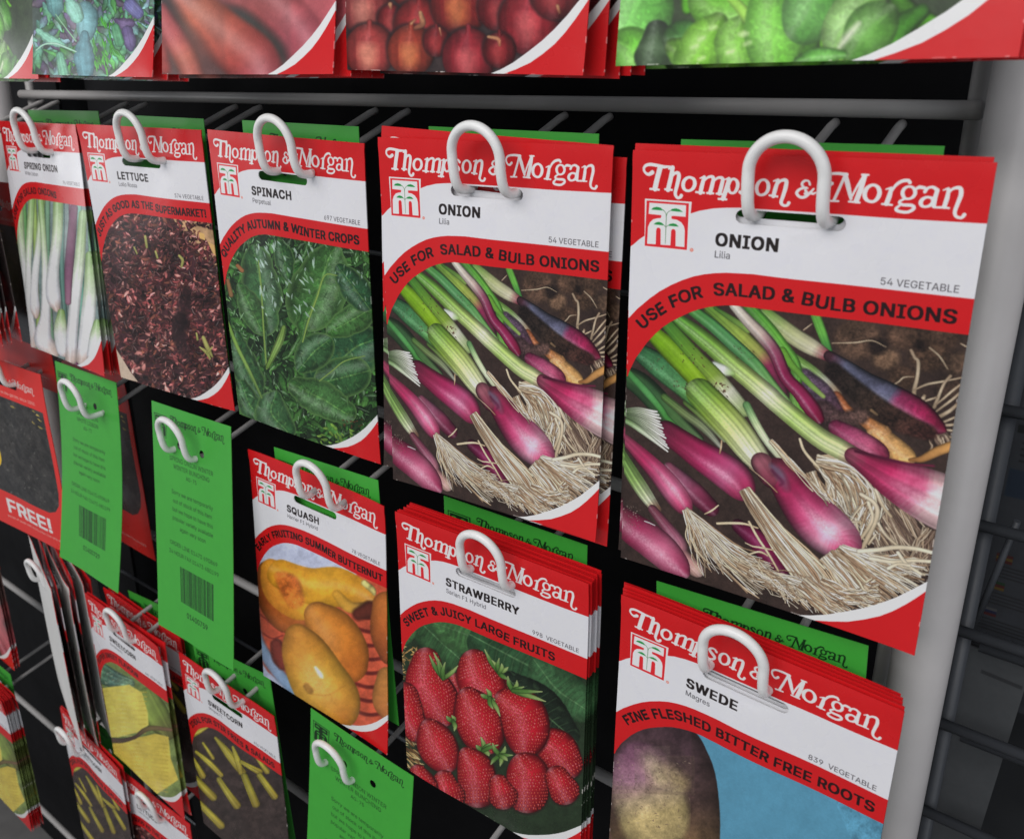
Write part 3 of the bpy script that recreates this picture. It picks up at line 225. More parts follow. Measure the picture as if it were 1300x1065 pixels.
["t",[[23.9,61.9,10.57],[45.4,70.2,12.88],[65.2,71.8,14.53],[81.7,76.8,9.91],[89.9,81.7,4.29]],[[0,[216,150,40]],[0.25,[222,156,40]],[0.5,[220,160,44]],[0.75,[214,150,40]],[1,[200,140,60]]],{"sh":0.25,"nz":0.12,"hs":0.1,"hl":0.12,"soft":2}],
["t",[[22.2,63.6,3.3],[30.5,70.2,8.26],[35.5,80.1,7.26]],[[0,[214,110,50]],[0.5,[216,100,46]],[1,[214,120,50]]],{"sh":0.2,"nz":0.4,"fz":0.2,"soft":9,"op":0.8}],
["t",[[65.2,76.8,2.97],[75.1,86.7,4.29],[88.3,85,1.98]],[[0,[205,150,50]],[0.5,[200,150,60]],[1,[120,90,50]]],{"sh":0.3,"soft":5}],
["t",[[81.7,91.7,4.95],[89.9,88.3,6.6]],[[0,[90,40,30]],[1,[90,40,30]]],{"soft":8}],
["t",[[85.8,68.5,2.31],[91.6,73.5,2.31],[93.2,76.8,1.32]],[[0,[190,180,110]],[1,[160,150,90]]],{"soft":3,"nz":0.4}],
["t",[[101.5,85,9.91],[103.1,104.9,13.21],[104.8,121.4,8.26]],[[0,[190,110,50]],[0.5,[180,96,44]],[1,[150,76,40]]],{"sh":0.5}],
["t",[[101.5,137.9,6.6],[101.5,154.4,9.91],[103.1,164.3,6.6]],[[0,[180,120,60]],[0.5,[186,120,60]],[1,[180,110,60]]],{"sh":0.4}],
["t",[[52,91.7,9.91],[61.9,104.9,17.17],[70.1,119.7,18.16],[75.1,129.6,13.21]],[[0,[206,130,50]],[0.33,[210,128,46]],[0.67,[202,120,42]],[1,[190,106,38]]],{"sh":0.42,"hs":-0.25,"hl":0.12,"hw":0.4,"nz":0.1,"ht":[0.3,0.4]}],
["t",[[37.1,108.2,9.91],[42.1,121.4,17.5],[52,141.2,21.13],[61.9,154.4,20.47],[66.8,162.6,14.86],[70.1,169.2,6.6]],[[0,[204,136,54]],[0.2,[214,144,50]],[0.4,[222,160,52]],[0.6,[222,164,54]],[0.8,[212,146,52]],[1,[190,118,46]]],{"sh":0.42,"hs":-0.1,"hl":0.2,"hw":0.5,"nz":0.08,"ht":[0.5,0.3]}],
["t",[[49.5,131.3,0.83],[52.8,136.2,1.65],[54.4,138.7,0.83]],[[0,[250,245,225]],[1,[250,245,225]]],{"sh":0,"soft":5}],
["t",[[42.9,145.3,2.64],[45.4,148.6,2.64]],[[0,[120,80,40]],[1,[120,80,40]]],{"sh":0,"soft":5,"op":0.6,"nz":0.5}],
["t",[[45.4,151.1,0.5],[58.6,151.9,0.5],[71.8,144.5,0.5]],[[0,[150,100,40]],[1,[150,100,40]]],{"sh":0,"soft":4,"op":0.4}],
["z",0.35]],
"roots": [
["t",[[75.4,100.2,22.09],[68,114.9,22.09],[75.4,133.3,19.14],[82.7,144.3,17.67],[93.8,159.1,16.2]],[[0,[180,96,96]],[0.33,[186,100,100]],[0.67,[176,88,92]],[1,[166,80,88]]],{"sh":0.35,"st":0.06,"nz":0.1}],
["t",[[16.5,129.6,14.72],[43,142.9,14.72],[62.1,156.1,12.52],[76.1,173.8,12.52],[82.7,190,8.83]],[[0,[190,110,106]],[0.25,[190,100,100]],[0.5,[176,84,84]],[0.75,[160,74,84]],[1,[160,80,90]]],{"sh":0.35,"nz":0.12,"hs":0.2,"hl":0.18,"hw":0.3}],
["t",[[33.4,155.4,1.47],[44.4,159.8,3.68],[53.3,168.6,4.56],[60.6,178.2,5.89],[62.8,184.1,2.21]],[[0,[72,70,70]],[0.33,[60,60,58]],[0.67,[54,54,50]],[1,[50,50,48]]],{"sh":0.1,"soft":14}],
["t",[[10.6,147.3,5.15],[23.8,160.5,11.78],[37.1,172.3,13.25],[48.9,182.6,13.99],[53.3,192.9,13.25]],[[0,[196,120,110]],[0.25,[196,104,80]],[0.5,[186,90,74]],[0.75,[160,66,60]],[1,[160,70,80]]],{"sh":0.4,"hs":0.15,"hl":0.22,"hw":0.35,"nz":0.12}],
["t",[[6.2,154.7,5.15],[12.8,166.4,5.89],[20.9,176,5.89],[29.7,190,5.15]],[[0,[60,60,62]],[0.33,[84,74,70]],[0.67,[110,70,64]],[1,[90,60,60]]],{"sh":0.1,"soft":14,"op":0.8}],
["t",[[3.2,157.6,4.42],[10.6,170.9,5.59],[16.5,181.2,5.89],[20.9,192.9,5.15]],[[0,[176,90,92]],[0.33,[190,96,96]],[0.67,[180,100,84]],[1,[170,90,80]]],{"sh":0.4,"hl":0.1,"soft":4}],
["t",[[3.2,173.8,2.94],[6.2,187,2.94]],[[0,[150,70,66]],[1,[150,70,66]]],{"sh":0.3,"soft":6}],
["z",1]],
"redonion": [
["o",[10.3,153.6,9.13],[150,60,60],[200,130,110]],
["o",[27.7,145.3,7.47],[140,40,40],[190,90,70]],
["o",[20.3,158.6,4.98],[120,30,34],[150,60,56]],
["o",[12,170.2,8.71],[160,58,56],[220,150,120]],
["o",[31.1,161.1,9.13],[150,38,40],[180,60,60]],
["o",[46.8,152.8,10.12],[134,34,34],[214,130,70]],
["o",[27.7,170.2,8.3],[160,56,40],[226,140,84]],
["o",[37.7,166.9,4.98],[120,30,34],[160,50,50]],
["o",[61.8,154.4,7.47],[120,26,34],[160,60,60]],
["o",[73.4,159.4,10.79],[140,30,40],[190,90,90]],
["o",[50.1,172.7,9.29],[140,34,44],[190,90,90]],
["o",[61.8,170.2,5.81],[110,24,30],[150,50,50]],
["o",[83.3,147.8,9.13],[120,26,34],[160,60,60]],
["o",[58.4,134.5,12.45],[140,34,40],[200,90,80]],
["o",[37.7,130.4,12.45],[140,34,40],[200,90,80]],
["o",[15.3,130.4,12.45],[140,34,40],[200,90,80]],
["o",[79.2,129.5,12.45],[130,30,40],[190,90,80]],
["t",[[31.5,156.1,0.83],[32.3,160.2,1.16],[29.4,161.9,0.83]],[[0,[190,140,100]],[1,[140,80,60]]],{"nz":0.5}],
["t",[[19.8,152.8,0.83],[20.1,154.4,0.5]],[[0,[190,140,100]],[1,[140,80,60]]],{"nz":0.5}],
["t",[[57.6,165.2,0.58],[61.3,166.1,0.83],[61.9,168.5,0.5]],[[0,[190,140,100]],[1,[140,80,60]]],{"nz":0.5}],
["t",[[38.9,161.9,0.33],[39.5,164.8,0.33]],[[0,[190,140,100]],[1,[140,80,60]]],{"nz":0.5}],
["t",[[84.2,153.6,0.66],[85,156.1,0.66]],[[0,[190,140,100]],[1,[140,80,60]]],{"nz":0.5}],
["t",[[27.7,160.2,0.5],[29.4,158.6,0.5]],[[0,[190,140,100]],[1,[140,80,60]]],{"nz":0.5}],
["z",0.22]],
"greens": [
["s",[0.3,115.5,76.8,171.7],90,1.4,1.3,[8.19,16.39],[3.82,7.1],[[[70,123.2,23.8],[95,167.2,32.3]],[[54.6,105,21],[74.1,142.5,28.5]],[[89.6,137.2,37.8],[121.6,186.2,51.3]],[[44.8,91,23.8],[60.8,123.5,32.3]],[[78.4,128.8,30.8],[106.4,174.8,41.8]]],{"sh":0.7,"nz":0.2,"cr":0.08,"soft":2}],
["t",[[0.3,120.9,3.82],[3.6,125.3,8.41],[6.3,130.2,3.82]],[[0,[70,123,23]],[0.33,[100,176,34]],[0.67,[122,198,56]],[1,[90,158,30]]],{"sh":0.45,"nz":0.15,"cr":0.07,"hs":-0.3,"hl":0.2,"hw":0.35,"soft":1.6}],
["t",[[0.3,120.9,0.27],[3.6,125.3,0.5],[6.3,130.2,0.27]],[[0,[134,210,68]],[1,[124,200,58]]],{"sh":0,"op":0.6,"soft":2}],
["t",[[44.2,130.4,3.82],[47.5,134.8,8.41],[50.2,139.7,3.82]],[[0,[54,105,21]],[0.33,[78,150,30]],[0.67,[100,172,52]],[1,[70,135,27]]],{"sh":0.45,"nz":0.15,"cr":0.07,"hs":-0.3,"hl":0.2,"hw":0.35,"soft":1.6}],
["t",[[44.2,130.4,0.27],[47.5,134.8,0.5],[50.2,139.7,0.27]],[[0,[112,184,64]],[1,[102,174,54]]],{"sh":0,"op":0.6,"soft":2}],
["t",[[17,139.9,3.82],[20.3,144.3,8.41],[23.1,149.2,3.82]],[[0,[89,137,37]],[0.33,[128,196,54]],[0.67,[150,218,76]],[1,[115,176,48]]],{"sh":0.45,"nz":0.15,"cr":0.07,"hs":-0.3,"hl":0.2,"hw":0.35,"soft":1.6}],
["t",[[17,139.9,0.27],[20.3,144.3,0.5],[23.1,149.2,0.27]],[[0,[162,230,88]],[1,[152,220,78]]],{"sh":0,"op":0.6,"soft":2}],
["t",[[60.9,126.5,3.82],[64.2,130.8,8.41],[66.9,135.8,3.82]],[[0,[44,91,23]],[0.33,[64,130,34]],[0.67,[86,152,56]],[1,[57,117,30]]],{"sh":0.45,"nz":0.15,"cr":0.07,"hs":-0.3,"hl":0.2,"hw":0.35,"soft":1.6}],
["t",[[60.9,126.5,0.27],[64.2,130.8,0.5],[66.9,135.8,0.27]],[[0,[98,164,68]],[1,[88,154,58]]],{"sh":0,"op":0.6,"soft":2}],
["t",[[33.8,136,3.82],[37.1,140.3,8.41],[39.8,145.3,3.82]],[[0,[78,128,30]],[0.33,[112,184,44]],[0.67,[134,206,66]],[1,[100,165,39]]],{"sh":0.45,"nz":0.15,"cr":0.07,"hs":-0.3,"hl":0.2,"hw":0.35,"soft":1.6}],
["t",[[33.8,136,0.27],[37.1,140.3,0.5],[39.8,145.3,0.27]],[[0,[146,218,78]],[1,[136,208,68]]],{"sh":0,"op":0.6,"soft":2}],
["t",[[6.7,122.5,3.82],[10,126.9,8.41],[12.7,131.8,3.82]],[[0,[70,123,23]],[0.33,[100,176,34]],[0.67,[122,198,56]],[1,[90,158,30]]],{"sh":0.45,"nz":0.15,"cr":0.07,"hs":-0.3,"hl":0.2,"hw":0.35,"soft":1.6}],
["t",[[6.7,122.5,0.27],[10,126.9,0.5],[12.7,131.8,0.27]],[[0,[134,210,68]],[1,[124,200,58]]],{"sh":0,"op":0.6,"soft":2}],
["t",[[50.6,132,3.82],[53.8,136.4,8.41],[56.6,141.3,3.82]],[[0,[54,105,21]],[0.33,[78,150,30]],[0.67,[100,172,52]],[1,[70,135,27]]],{"sh":0.45,"nz":0.15,"cr":0.07,"hs":-0.3,"hl":0.2,"hw":0.35,"soft":1.6}],
["t",[[50.6,132,0.27],[53.8,136.4,0.5],[56.6,141.3,0.27]],[[0,[112,184,64]],[1,[102,174,54]]],{"sh":0,"op":0.6,"soft":2}],
["t",[[23.4,141.5,3.82],[26.7,145.9,8.41],[29.4,150.8,3.82]],[[0,[89,137,37]],[0.33,[128,196,54]],[0.67,[150,218,76]],[1,[115,176,48]]],{"sh":0.45,"nz":0.15,"cr":0.07,"hs":-0.3,"hl":0.2,"hw":0.35,"soft":1.6}],
["t",[[23.4,141.5,0.27],[26.7,145.9,0.5],[29.4,150.8,0.27]],[[0,[162,230,88]],[1,[152,220,78]]],{"sh":0,"op":0.6,"soft":2}],
["t",[[67.3,128.1,3.82],[70.6,132.5,8.41],[73.3,137.4,3.82]],[[0,[44,91,23]],[0.33,[64,130,34]],[0.67,[86,152,56]],[1,[57,117,30]]],{"sh":0.45,"nz":0.15,"cr":0.07,"hs":-0.3,"hl":0.2,"hw":0.35,"soft":1.6}],
["t",[[67.3,128.1,0.27],[70.6,132.5,0.5],[73.3,137.4,0.27]],[[0,[98,164,68]],[1,[88,154,58]]],{"sh":0,"op":0.6,"soft":2}],
["t",[[40.2,137.6,3.82],[43.5,141.9,8.41],[46.2,146.9,3.82]],[[0,[78,128,30]],[0.33,[112,184,44]],[0.67,[134,206,66]],[1,[100,165,39]]],{"sh":0.45,"nz":0.15,"cr":0.07,"hs":-0.3,"hl":0.2,"hw":0.35,"soft":1.6}],
["t",[[40.2,137.6,0.27],[43.5,141.9,0.5],[46.2,146.9,0.27]],[[0,[146,218,78]],[1,[136,208,68]]],{"sh":0,"op":0.6,"soft":2}],
["t",[[13.1,124.1,3.82],[16.4,128.5,8.41],[19.1,133.4,3.82]],[[0,[70,123,23]],[0.33,[100,176,34]],[0.67,[122,198,56]],[1,[90,158,30]]],{"sh":0.45,"nz":0.15,"cr":0.07,"hs":-0.3,"hl":0.2,"hw":0.35,"soft":1.6}],
["t",[[13.1,124.1,0.27],[16.4,128.5,0.5],[19.1,133.4,0.27]],[[0,[134,210,68]],[1,[124,200,58]]],{"sh":0,"op":0.6,"soft":2}],
["t",[[57,133.6,3.82],[60.2,138,8.41],[63,142.9,3.82]],[[0,[54,105,21]],[0.33,[78,150,30]],[0.67,[100,172,52]],[1,[70,135,27]]],{"sh":0.45,"nz":0.15,"cr":0.07,"hs":-0.3,"hl":0.2,"hw":0.35,"soft":1.6}],
["t",[[57,133.6,0.27],[60.2,138,0.5],[63,142.9,0.27]],[[0,[112,184,64]],[1,[102,174,54]]],{"sh":0,"op":0.6,"soft":2}],
["t",[[29.8,143.1,3.82],[33.1,147.5,8.41],[35.8,152.4,3.82]],[[0,[89,137,37]],[0.33,[128,196,54]],[0.67,[150,218,76]],[1,[115,176,48]]],{"sh":0.45,"nz":0.15,"cr":0.07,"hs":-0.3,"hl":0.2,"hw":0.35,"soft":1.6}],
["t",[[29.8,143.1,0.27],[33.1,147.5,0.5],[35.8,152.4,0.27]],[[0,[162,230,88]],[1,[152,220,78]]],{"sh":0,"op":0.6,"soft":2}],
["t",[[2.7,129.7,3.82],[6,134.1,8.41],[8.7,139,3.82]],[[0,[44,91,23]],[0.33,[64,130,34]],[0.67,[86,152,56]],[1,[57,117,30]]],{"sh":0.45,"nz":0.15,"cr":0.07,"hs":-0.3,"hl":0.2,"hw":0.35,"soft":1.6}],
["t",[[2.7,129.7,0.27],[6,134.1,0.5],[8.7,139,0.27]],[[0,[98,164,68]],[1,[88,154,58]]],{"sh":0,"op":0.6,"soft":2}],
["t",[[8.5,149.3,4.59],[5.2,157,9.94],[1.9,167.9,4.59]],[[0,[70,125,49]],[0.33,[100,180,70]],[0.67,[122,202,92]],[1,[90,162,63]]],{"sh":0.45,"nz":0.15,"cr":0.07,"hs":-0.3,"hl":0.2,"hw":0.35,"soft":1.6}],
["t",[[8.5,149.3,0.31],[5.2,157,0.58],[1.9,167.9,0.31]],[[0,[134,214,104]],[1,[124,204,94]]],{"sh":0,"op":0.6,"soft":2}],
["t",[[1.9,164.6,2.29],[5.2,166.8,6.12],[6.8,171.7,4.59]],[[0,[67,118,35]],[0.33,[96,170,50]],[0.67,[118,192,72]],[1,[86,153,45]]],{"sh":0.45,"nz":0.15,"cr":0.07,"hs":-0.3,"hl":0.2,"hw":0.35,"soft":1.6}],
["t",[[1.9,164.6,0.2],[5.2,166.8,0.39],[6.8,171.7,0.31]],[[0,[130,204,84]],[1,[120,194,74]]],{"sh":0,"op":0.6,"soft":2}],
["t",[[11.2,161.9,3.06],[10.7,167.9,5.35]],[[0,[30,49,25]],[0.33,[44,70,36]],[0.67,[66,92,58]],[1,[39,63,32]]],{"sh":0.45,"nz":0.15,"cr":0.07,"hs":-0.3,"hl":0.2,"hw":0.35,"soft":1.6}],
["t",[[11.2,161.9,0.23],[10.7,167.9,0.35]],[[0,[78,104,70]],[1,[68,94,60]]],{"sh":0,"op":0.6,"soft":2}],
["t",[[21,152.1,2.29],[26.5,155.3,6.88],[32.5,157,6.12],[35.3,158.6,1.53]],[[0,[62,112,25]],[0.33,[90,160,36]],[0.67,[112,182,58]],[1,[81,144,32]]],{"sh":0.45,"nz":0.15,"cr":0.07,"hs":-0.3,"hl":0.2,"hw":0.35,"soft":1.6}],
["t",[[21,152.1,0.2],[26.5,155.3,0.43],[32.5,157,0.39],[35.3,158.6,0.16]],[[0,[124,194,70]],[1,[114,184,60]]],{"sh":0,"op":0.6,"soft":2}],
["t",[[15.6,163,3.06],[18.3,163,4.21],[21,163.5,2.29]],[[0,[42,84,30]],[0.33,[60,120,44]],[0.67,[82,142,66]],[1,[54,108,39]]],{"sh":0.45,"nz":0.15,"cr":0.07,"hs":-0.3,"hl":0.2,"hw":0.35,"soft":1.6}],
["t",[[15.6,163,0.23],[18.3,163,0.29],[21,163.5,0.2]],[[0,[94,154,78]],[1,[84,144,68]]],{"sh":0,"op":0.6,"soft":2}],
["t",[[15.3,165.7,2.29],[17.8,167.4,3.82],[18.3,169,2.29]],[[0,[70,112,28]],[0.33,[100,160,40]],[0.67,[122,182,62]],[1,[90,144,36]]],{"sh":0.45,"nz":0.15,"cr":0.07,"hs":-0.3,"hl":0.2,"hw":0.35,"soft":1.6}],
["t",[[15.3,165.7,0.2],[17.8,167.4,0.27],[18.3,169,0.2]],[[0,[134,194,74]],[1,[124,184,64]]],{"sh":0,"op":0.6,"soft":2}],
["t",[[26.5,159.2,2.29],[23.2,164.1,5.35],[20.5,169,5.35]],[[0,[77,125,28]],[0.33,[110,180,40]],[0.67,[132,202,62]],[1,[99,162,36]]],{"sh":0.45,"nz":0.15,"cr":0.07,"hs":-0.3,"hl":0.2,"hw":0.35,"soft":1.6}],
["t",[[26.5,159.2,0.2],[23.2,164.1,0.35],[20.5,169,0.35]],[[0,[144,214,74]],[1,[134,204,64]]],{"sh":0,"op":0.6,"soft":2}],
["t",[[32,159.2,1.53],[30.9,164.1,5.35],[32.5,168.4,6.12]],[[0,[78,127,35]],[0.33,[112,182,50]],[0.67,[134,204,72]],[1,[100,163,45]]],{"sh":0.45,"nz":0.15,"cr":0.07,"hs":-0.3,"hl":0.2,"hw":0.35,"soft":1.6}],
["t",[[32,159.2,0.16],[30.9,164.1,0.35],[32.5,168.4,0.39]],[[0,[146,216,84]],[1,[136,206,74]]],{"sh":0,"op":0.6,"soft":2}],
["t",[[26.5,150.4,0.76],[32,155.9,1.42],[35.3,160.8,1.64],[36.9,167.4,1.31]],[[0,[130,190,60]],[0.5,[150,200,80]],[1,[130,190,60]]],{"sh":0.4}],
["t",[[40.7,150.4,4.59],[40.2,158.1,6.88],[40.4,164.6,7.27],[40.7,169.5,4.59]],[[0,[67,120,30]],[0.33,[96,172,44]],[0.67,[118,194,66]],[1,[86,154,39]]],{"sh":0.45,"nz":0.15,"cr":0.07,"hs":-0.3,"hl":0.2,"hw":0.35,"soft":1.6}],
["t",[[40.7,150.4,0.31],[40.2,158.1,0.43],[40.4,164.6,0.45],[40.7,169.5,0.31]],[[0,[130,206,78]],[1,[120,196,68]]],{"sh":0,"op":0.6,"soft":2}],
["t",[[52.7,149.3,4.59],[50.5,154.8,7.65],[47.8,159.7,5.35],[46.2,161.3,1.53]],[[0,[49,98,30]],[0.33,[70,140,44]],[0.67,[92,162,66]],[1,[63,126,39]]],{"sh":0.45,"nz":0.15,"cr":0.07,"hs":-0.3,"hl":0.2,"hw":0.35,"soft":1.6}],
["t",[[52.7,149.3,0.31],[50.5,154.8,0.46],[47.8,159.7,0.35],[46.2,161.3,0.16]],[[0,[104,174,78]],[1,[94,164,68]]],{"sh":0,"op":0.6,"soft":2}],
["t",[[65.8,150.4,3.06],[61.5,156.4,6.12],[57.1,161.9,5.05],[55.5,165.7,2.29]],[[0,[84,122,56]],[0.33,[120,175,80]],[0.67,[142,197,102]],[1,[108,157,72]]],{"sh":0.45,"nz":0.15,"cr":0.07,"hs":-0.3,"hl":0.2,"hw":0.35,"soft":1.6}],
["t",[[65.8,150.4,0.23],[61.5,156.4,0.39],[57.1,161.9,0.33],[55.5,165.7,0.2]],[[0,[154,209,114]],[1,[144,199,104]]],{"sh":0,"op":0.6,"soft":2}],
["t",[[68.6,157.5,3.06],[64.7,160.8,6.12],[60.9,165.7,3.82]],[[0,[60,105,35]],[0.33,[86,150,50]],[0.67,[108,172,72]],[1,[77,135,45]]],{"sh":0.45,"nz":0.15,"cr":0.07,"hs":-0.3,"hl":0.2,"hw":0.35,"soft":1.6}],
["t",[[68.6,157.5,0.23],[64.7,160.8,0.39],[60.9,165.7,0.27]],[[0,[120,184,84]],[1,[110,174,74]]],{"sh":0,"op":0.6,"soft":2}],
["t",[[61.5,159.7,0.44],[58.7,163,0.76],[56.6,165.7,0.44]],[[0,[225,230,205]],[1,[225,230,205]]],{"sh":0,"soft":6}],
["t",[[46.2,169,0.92],[51.1,167.6,1.99],[57.6,167.4,1.07]],[[0,[56,105,35]],[0.33,[80,150,50]],[0.67,[102,172,72]],[1,[72,135,45]]],{"sh":0.45,"nz":0.15,"cr":0.07,"hs":-0.3,"hl":0.2,"hw":0.35,"soft":1.6}],
["t",[[46.2,169,0.13],[51.1,167.6,0.18],[57.6,167.4,0.14]],[[0,[114,184,84]],[1,[104,174,74]]],{"sh":0,"op":0.6,"soft":2}],
["t",[[24.5,161.1,0.27],[25.8,160.6,0.27]],[[0,[205,225,170]],[1,[205,225,170]]],{"sh":0,"soft":5}],
["t",[[31.6,162.5,0.27],[32.9,161.9,0.27]],[[0,[205,225,170]],[1,[205,225,170]]],{"sh":0,"soft":5}],
["t",[[32.4,162.8,0.27],[33.7,162.2,0.27]],[[0,[205,225,170]],[1,[205,225,170]]],{"sh":0,"soft":5}],
["t",[[21.5,163.9,0.27],[22.8,163.3,0.27]],[[0,[205,225,170]],[1,[205,225,170]]],{"sh":0,"soft":5}],
["t",[[19.8,165.8,0.27],[21.2,165.2,0.27]],[[0,[205,225,170]],[1,[205,225,170]]],{"sh":0,"soft":5}],
["t",[[21.5,168.8,0.27],[22.8,168.2,0.27]],[[0,[205,225,170]],[1,[205,225,170]]],{"sh":0,"soft":5}],
["t",[[28.6,167.1,0.27],[29.9,166.6,0.27]],[[0,[205,225,170]],[1,[205,225,170]]],{"sh":0,"soft":5}],
["t",[[33,165,0.27],[34.3,164.4,0.27]],[[0,[205,225,170]],[1,[205,225,170]]],{"sh":0,"soft":5}],
["z",0.2]],
"saladmix": [
["s",[5,103.8,92.8,208.4],620,1.4,1.1,[6.21,15.07],[1.24,3.55],[[[104,160,150],[104,170,110]],[[84,150,90],[90,160,80]],[[70,140,60],[116,104,140]],[[96,84,120],[100,90,96]],[[80,70,76],[130,200,170]],[[110,180,150],[80,130,80]],[[60,110,60],[140,140,170]],[[120,120,150],[124,180,170]]],{"sh":0.5,"jag":0.5,"nz":0.25,"cr":0.05,"soft":0.8}],
["s",[45.8,165,61.8,201.3],40,1.2,0.5,[4.43,7.98],[0.53,0.8],[[[70,150,50],[90,180,70]]],{"sh":0.4}],
["t",[[41.4,157,4.43],[42.3,164.1,6.74],[41.4,172.9,5.32],[41.8,177.4,0.89]],[[0,[110,160,165]],[0.5,[126,176,181]],[1,[110,160,165]]],{"sh":0.4,"jag":0.35,"nz":0.2,"cr":0.03,"st":0.1,"soft":1}],
["t",[[40.5,174.7,2.66],[39.6,187.1,5.85],[40.5,196,5.85],[40.5,202.7,2.66]],[[0,[92,140,150]],[0.5,[108,156,166]],[1,[92,140,150]]],{"sh":0.4,"jag":0.35,"nz":0.2,"cr":0.03,"st":0.1,"soft":1}],
["t",[[20.1,148.1,4.43],[21,155.2,5.32],[21,160.5,2.66]],[[0,[90,140,140]],[0.5,[106,156,156]],[1,[90,140,140]]],{"sh":0.4,"jag":0.35,"nz":0.2,"cr":0.03,"st":0.1,"soft":1}],
["t",[[29.9,151.7,2.66],[34.3,159.6,5.32],[36.1,165,2.66]],[[0,[130,190,170]],[0.5,[146,206,186]],[1,[130,190,170]]],{"sh":0.4,"jag":0.35,"nz":0.2,"cr":0.03,"st":0.1,"soft":1}],
["t",[[60.9,165,0.89],[66.2,167.6,3.55],[71.5,167.6,2.66]],[[0,[96,80,116]],[0.5,[112,96,132]],[1,[96,80,116]]],{"sh":0.4,"jag":0.35,"nz":0.2,"cr":0.03,"st":0.1,"soft":1}],
["t",[[68.9,172.9,3.55],[70.7,180,4.43],[71.5,184.5,1.77]],[[0,[96,84,124]],[0.5,[112,100,140]],[1,[96,84,124]]],{"sh":0.4,"jag":0.35,"nz":0.2,"cr":0.03,"st":0.1,"soft":1}],
["t",[[70.7,155.2,4.43],[76,160.5,4.43]],[[0,[110,110,160]],[0.5,[126,126,176]],[1,[110,110,160]]],{"sh":0.4,"jag":0.35,"nz":0.2,"cr":0.03,"st":0.1,"soft":1}],
["t",[[60.9,170.3,3.19],[63.6,180,3.55]],[[0,[90,150,110]],[0.5,[106,166,126]],[1,[90,150,110]]],{"sh":0.4,"jag":0.35,"nz":0.2,"cr":0.03,"st":0.1,"soft":1}],
["t",[[9.5,172.1,1.77],[17.5,178.3,3.01],[25.4,181.8,1.77]],[[0,[130,190,165]],[0.5,[146,206,181]],[1,[130,190,165]]],{"sh":0.4,"jag":0.35,"nz":0.2,"cr":0.03,"st":0.1,"soft":1}],
["t",[[23.7,188.9,2.66],[26.3,201.3,3.55]],[[0,[110,170,140]],[0.5,[126,186,156]],[1,[110,170,140]]],{"sh":0.4,"jag":0.35,"nz":0.2,"cr":0.03,"st":0.1,"soft":1}],
["t",[[8.6,185.4,0.44],[13.9,181.4,0.62],[21,180.9,0.71],[28.1,183.6,0.71],[34.3,186.2,0.53]],[[0,[170,215,190]],[1,[170,215,190]]],{}],
["t",[[21,161.4,0.35],[28.1,171.2,0.44],[34.3,179.2,0.53]],[[0,[140,190,150]],[1,[140,190,150]]],{}]],
"spinach": [
["s",[6.6,23.1,111.9,182.7],1500,1.35,1.3,[4.79,14.36],[1.28,3.51],[[[22,42,20],[34,60,30]],[[40,80,34],[64,112,50]],[[30,58,28],[50,88,42]],[[50,94,40],[84,134,64]]],{"sh":0.65,"jag":0.5,"cr":0.12,"hl":0.25}],
["s",[11.4,31.1,103.9,157.2],260,1.2,0.9,[1.6,4.15],[0.19,0.35],[[[150,180,150],[110,150,100]]],{"sh":0}],
["t",[[36.1,115.7,2.23],[37.7,96.5,1.28],[36.1,87,9.89],[33.7,66.2,12.45],[30.5,50.2,7.98],[28.1,42.3,2.23]],[[0,[42,80,42]],[0.5,[54,92,54]],[1,[42,80,42]]],{"sh":0.5,"vein":[[104,144,76],7,0.06],"jag":0.5,"nz":0.3,"fz":0.12,"cr":0.1,"hs":-0.4,"hl":0.2,"edge":[90,128,68],"n":60}],
["t",[[60.8,102.9,1.28],[63.2,90.1,4.79],[68.8,77.4,14.68],[73.6,61.4,13.72],[78.4,47.1,7.98],[81.6,42.3,1.6]],[[0,[48,88,38]],[0.5,[60,100,50]],[1,[48,88,38]]],{"sh":0.5,"vein":[[104,144,76],7,0.06],"jag":0.5,"nz":0.3,"fz":0.12,"cr":0.1,"hs":-0.4,"hl":0.2,"edge":[90,128,68],"n":60}],
["t",[[72,130,3.19],[76.8,123.7,12.77],[88,112.5,16.6],[96,106.1,12.77],[103.9,102.9,4.79]],[[0,[32,70,40]],[0.5,[44,82,52]],[1,[32,70,40]]],{"sh":0.5,"vein":[[104,144,76],7,0.06],"jag":0.5,"nz":0.3,"fz":0.12,"cr":0.1,"hs":-0.4,"hl":0.2,"edge":[90,128,68],"n":60}],
["t",[[97.5,123.7,3.19],[91.2,125.3,11.17],[78.4,128.4,9.58]],[[0,[36,74,36]],[0.5,[48,86,48]],[1,[36,74,36]]],{"sh":0.5,"vein":[[104,144,76],7,0.06],"jag":0.5,"nz":0.3,"fz":0.12,"cr":0.1,"hs":-0.4,"hl":0.2,"edge":[90,128,68],"n":60}],
["t",[[54.5,130,2.23],[62.4,134.8,7.98],[75.2,141.2,9.58],[88,149.2,6.38],[92.8,150.8,1.28]],[[0,[50,90,42]],[0.5,[62,102,54]],[1,[50,90,42]]],{"sh":0.5,"vein":[[104,144,76],7,0.06],"jag":0.5,"nz":0.3,"fz":0.12,"cr":0.1,"hs":-0.4,"hl":0.2,"edge":[90,128,68],"n":60}],
["t",[[17.8,98.1,2.23],[19.4,109.3,6.38],[25.7,125.3,7.98],[32.1,136.4,3.19]],[[0,[38,74,38]],[0.5,[50,86,50]],[1,[38,74,38]]],{"sh":0.5,"vein":[[104,144,76],7,0.06],"jag":0.5,"nz":0.3,"fz":0.12,"cr":0.1,"hs":-0.4,"hl":0.2,"edge":[90,128,68],"n":60}],
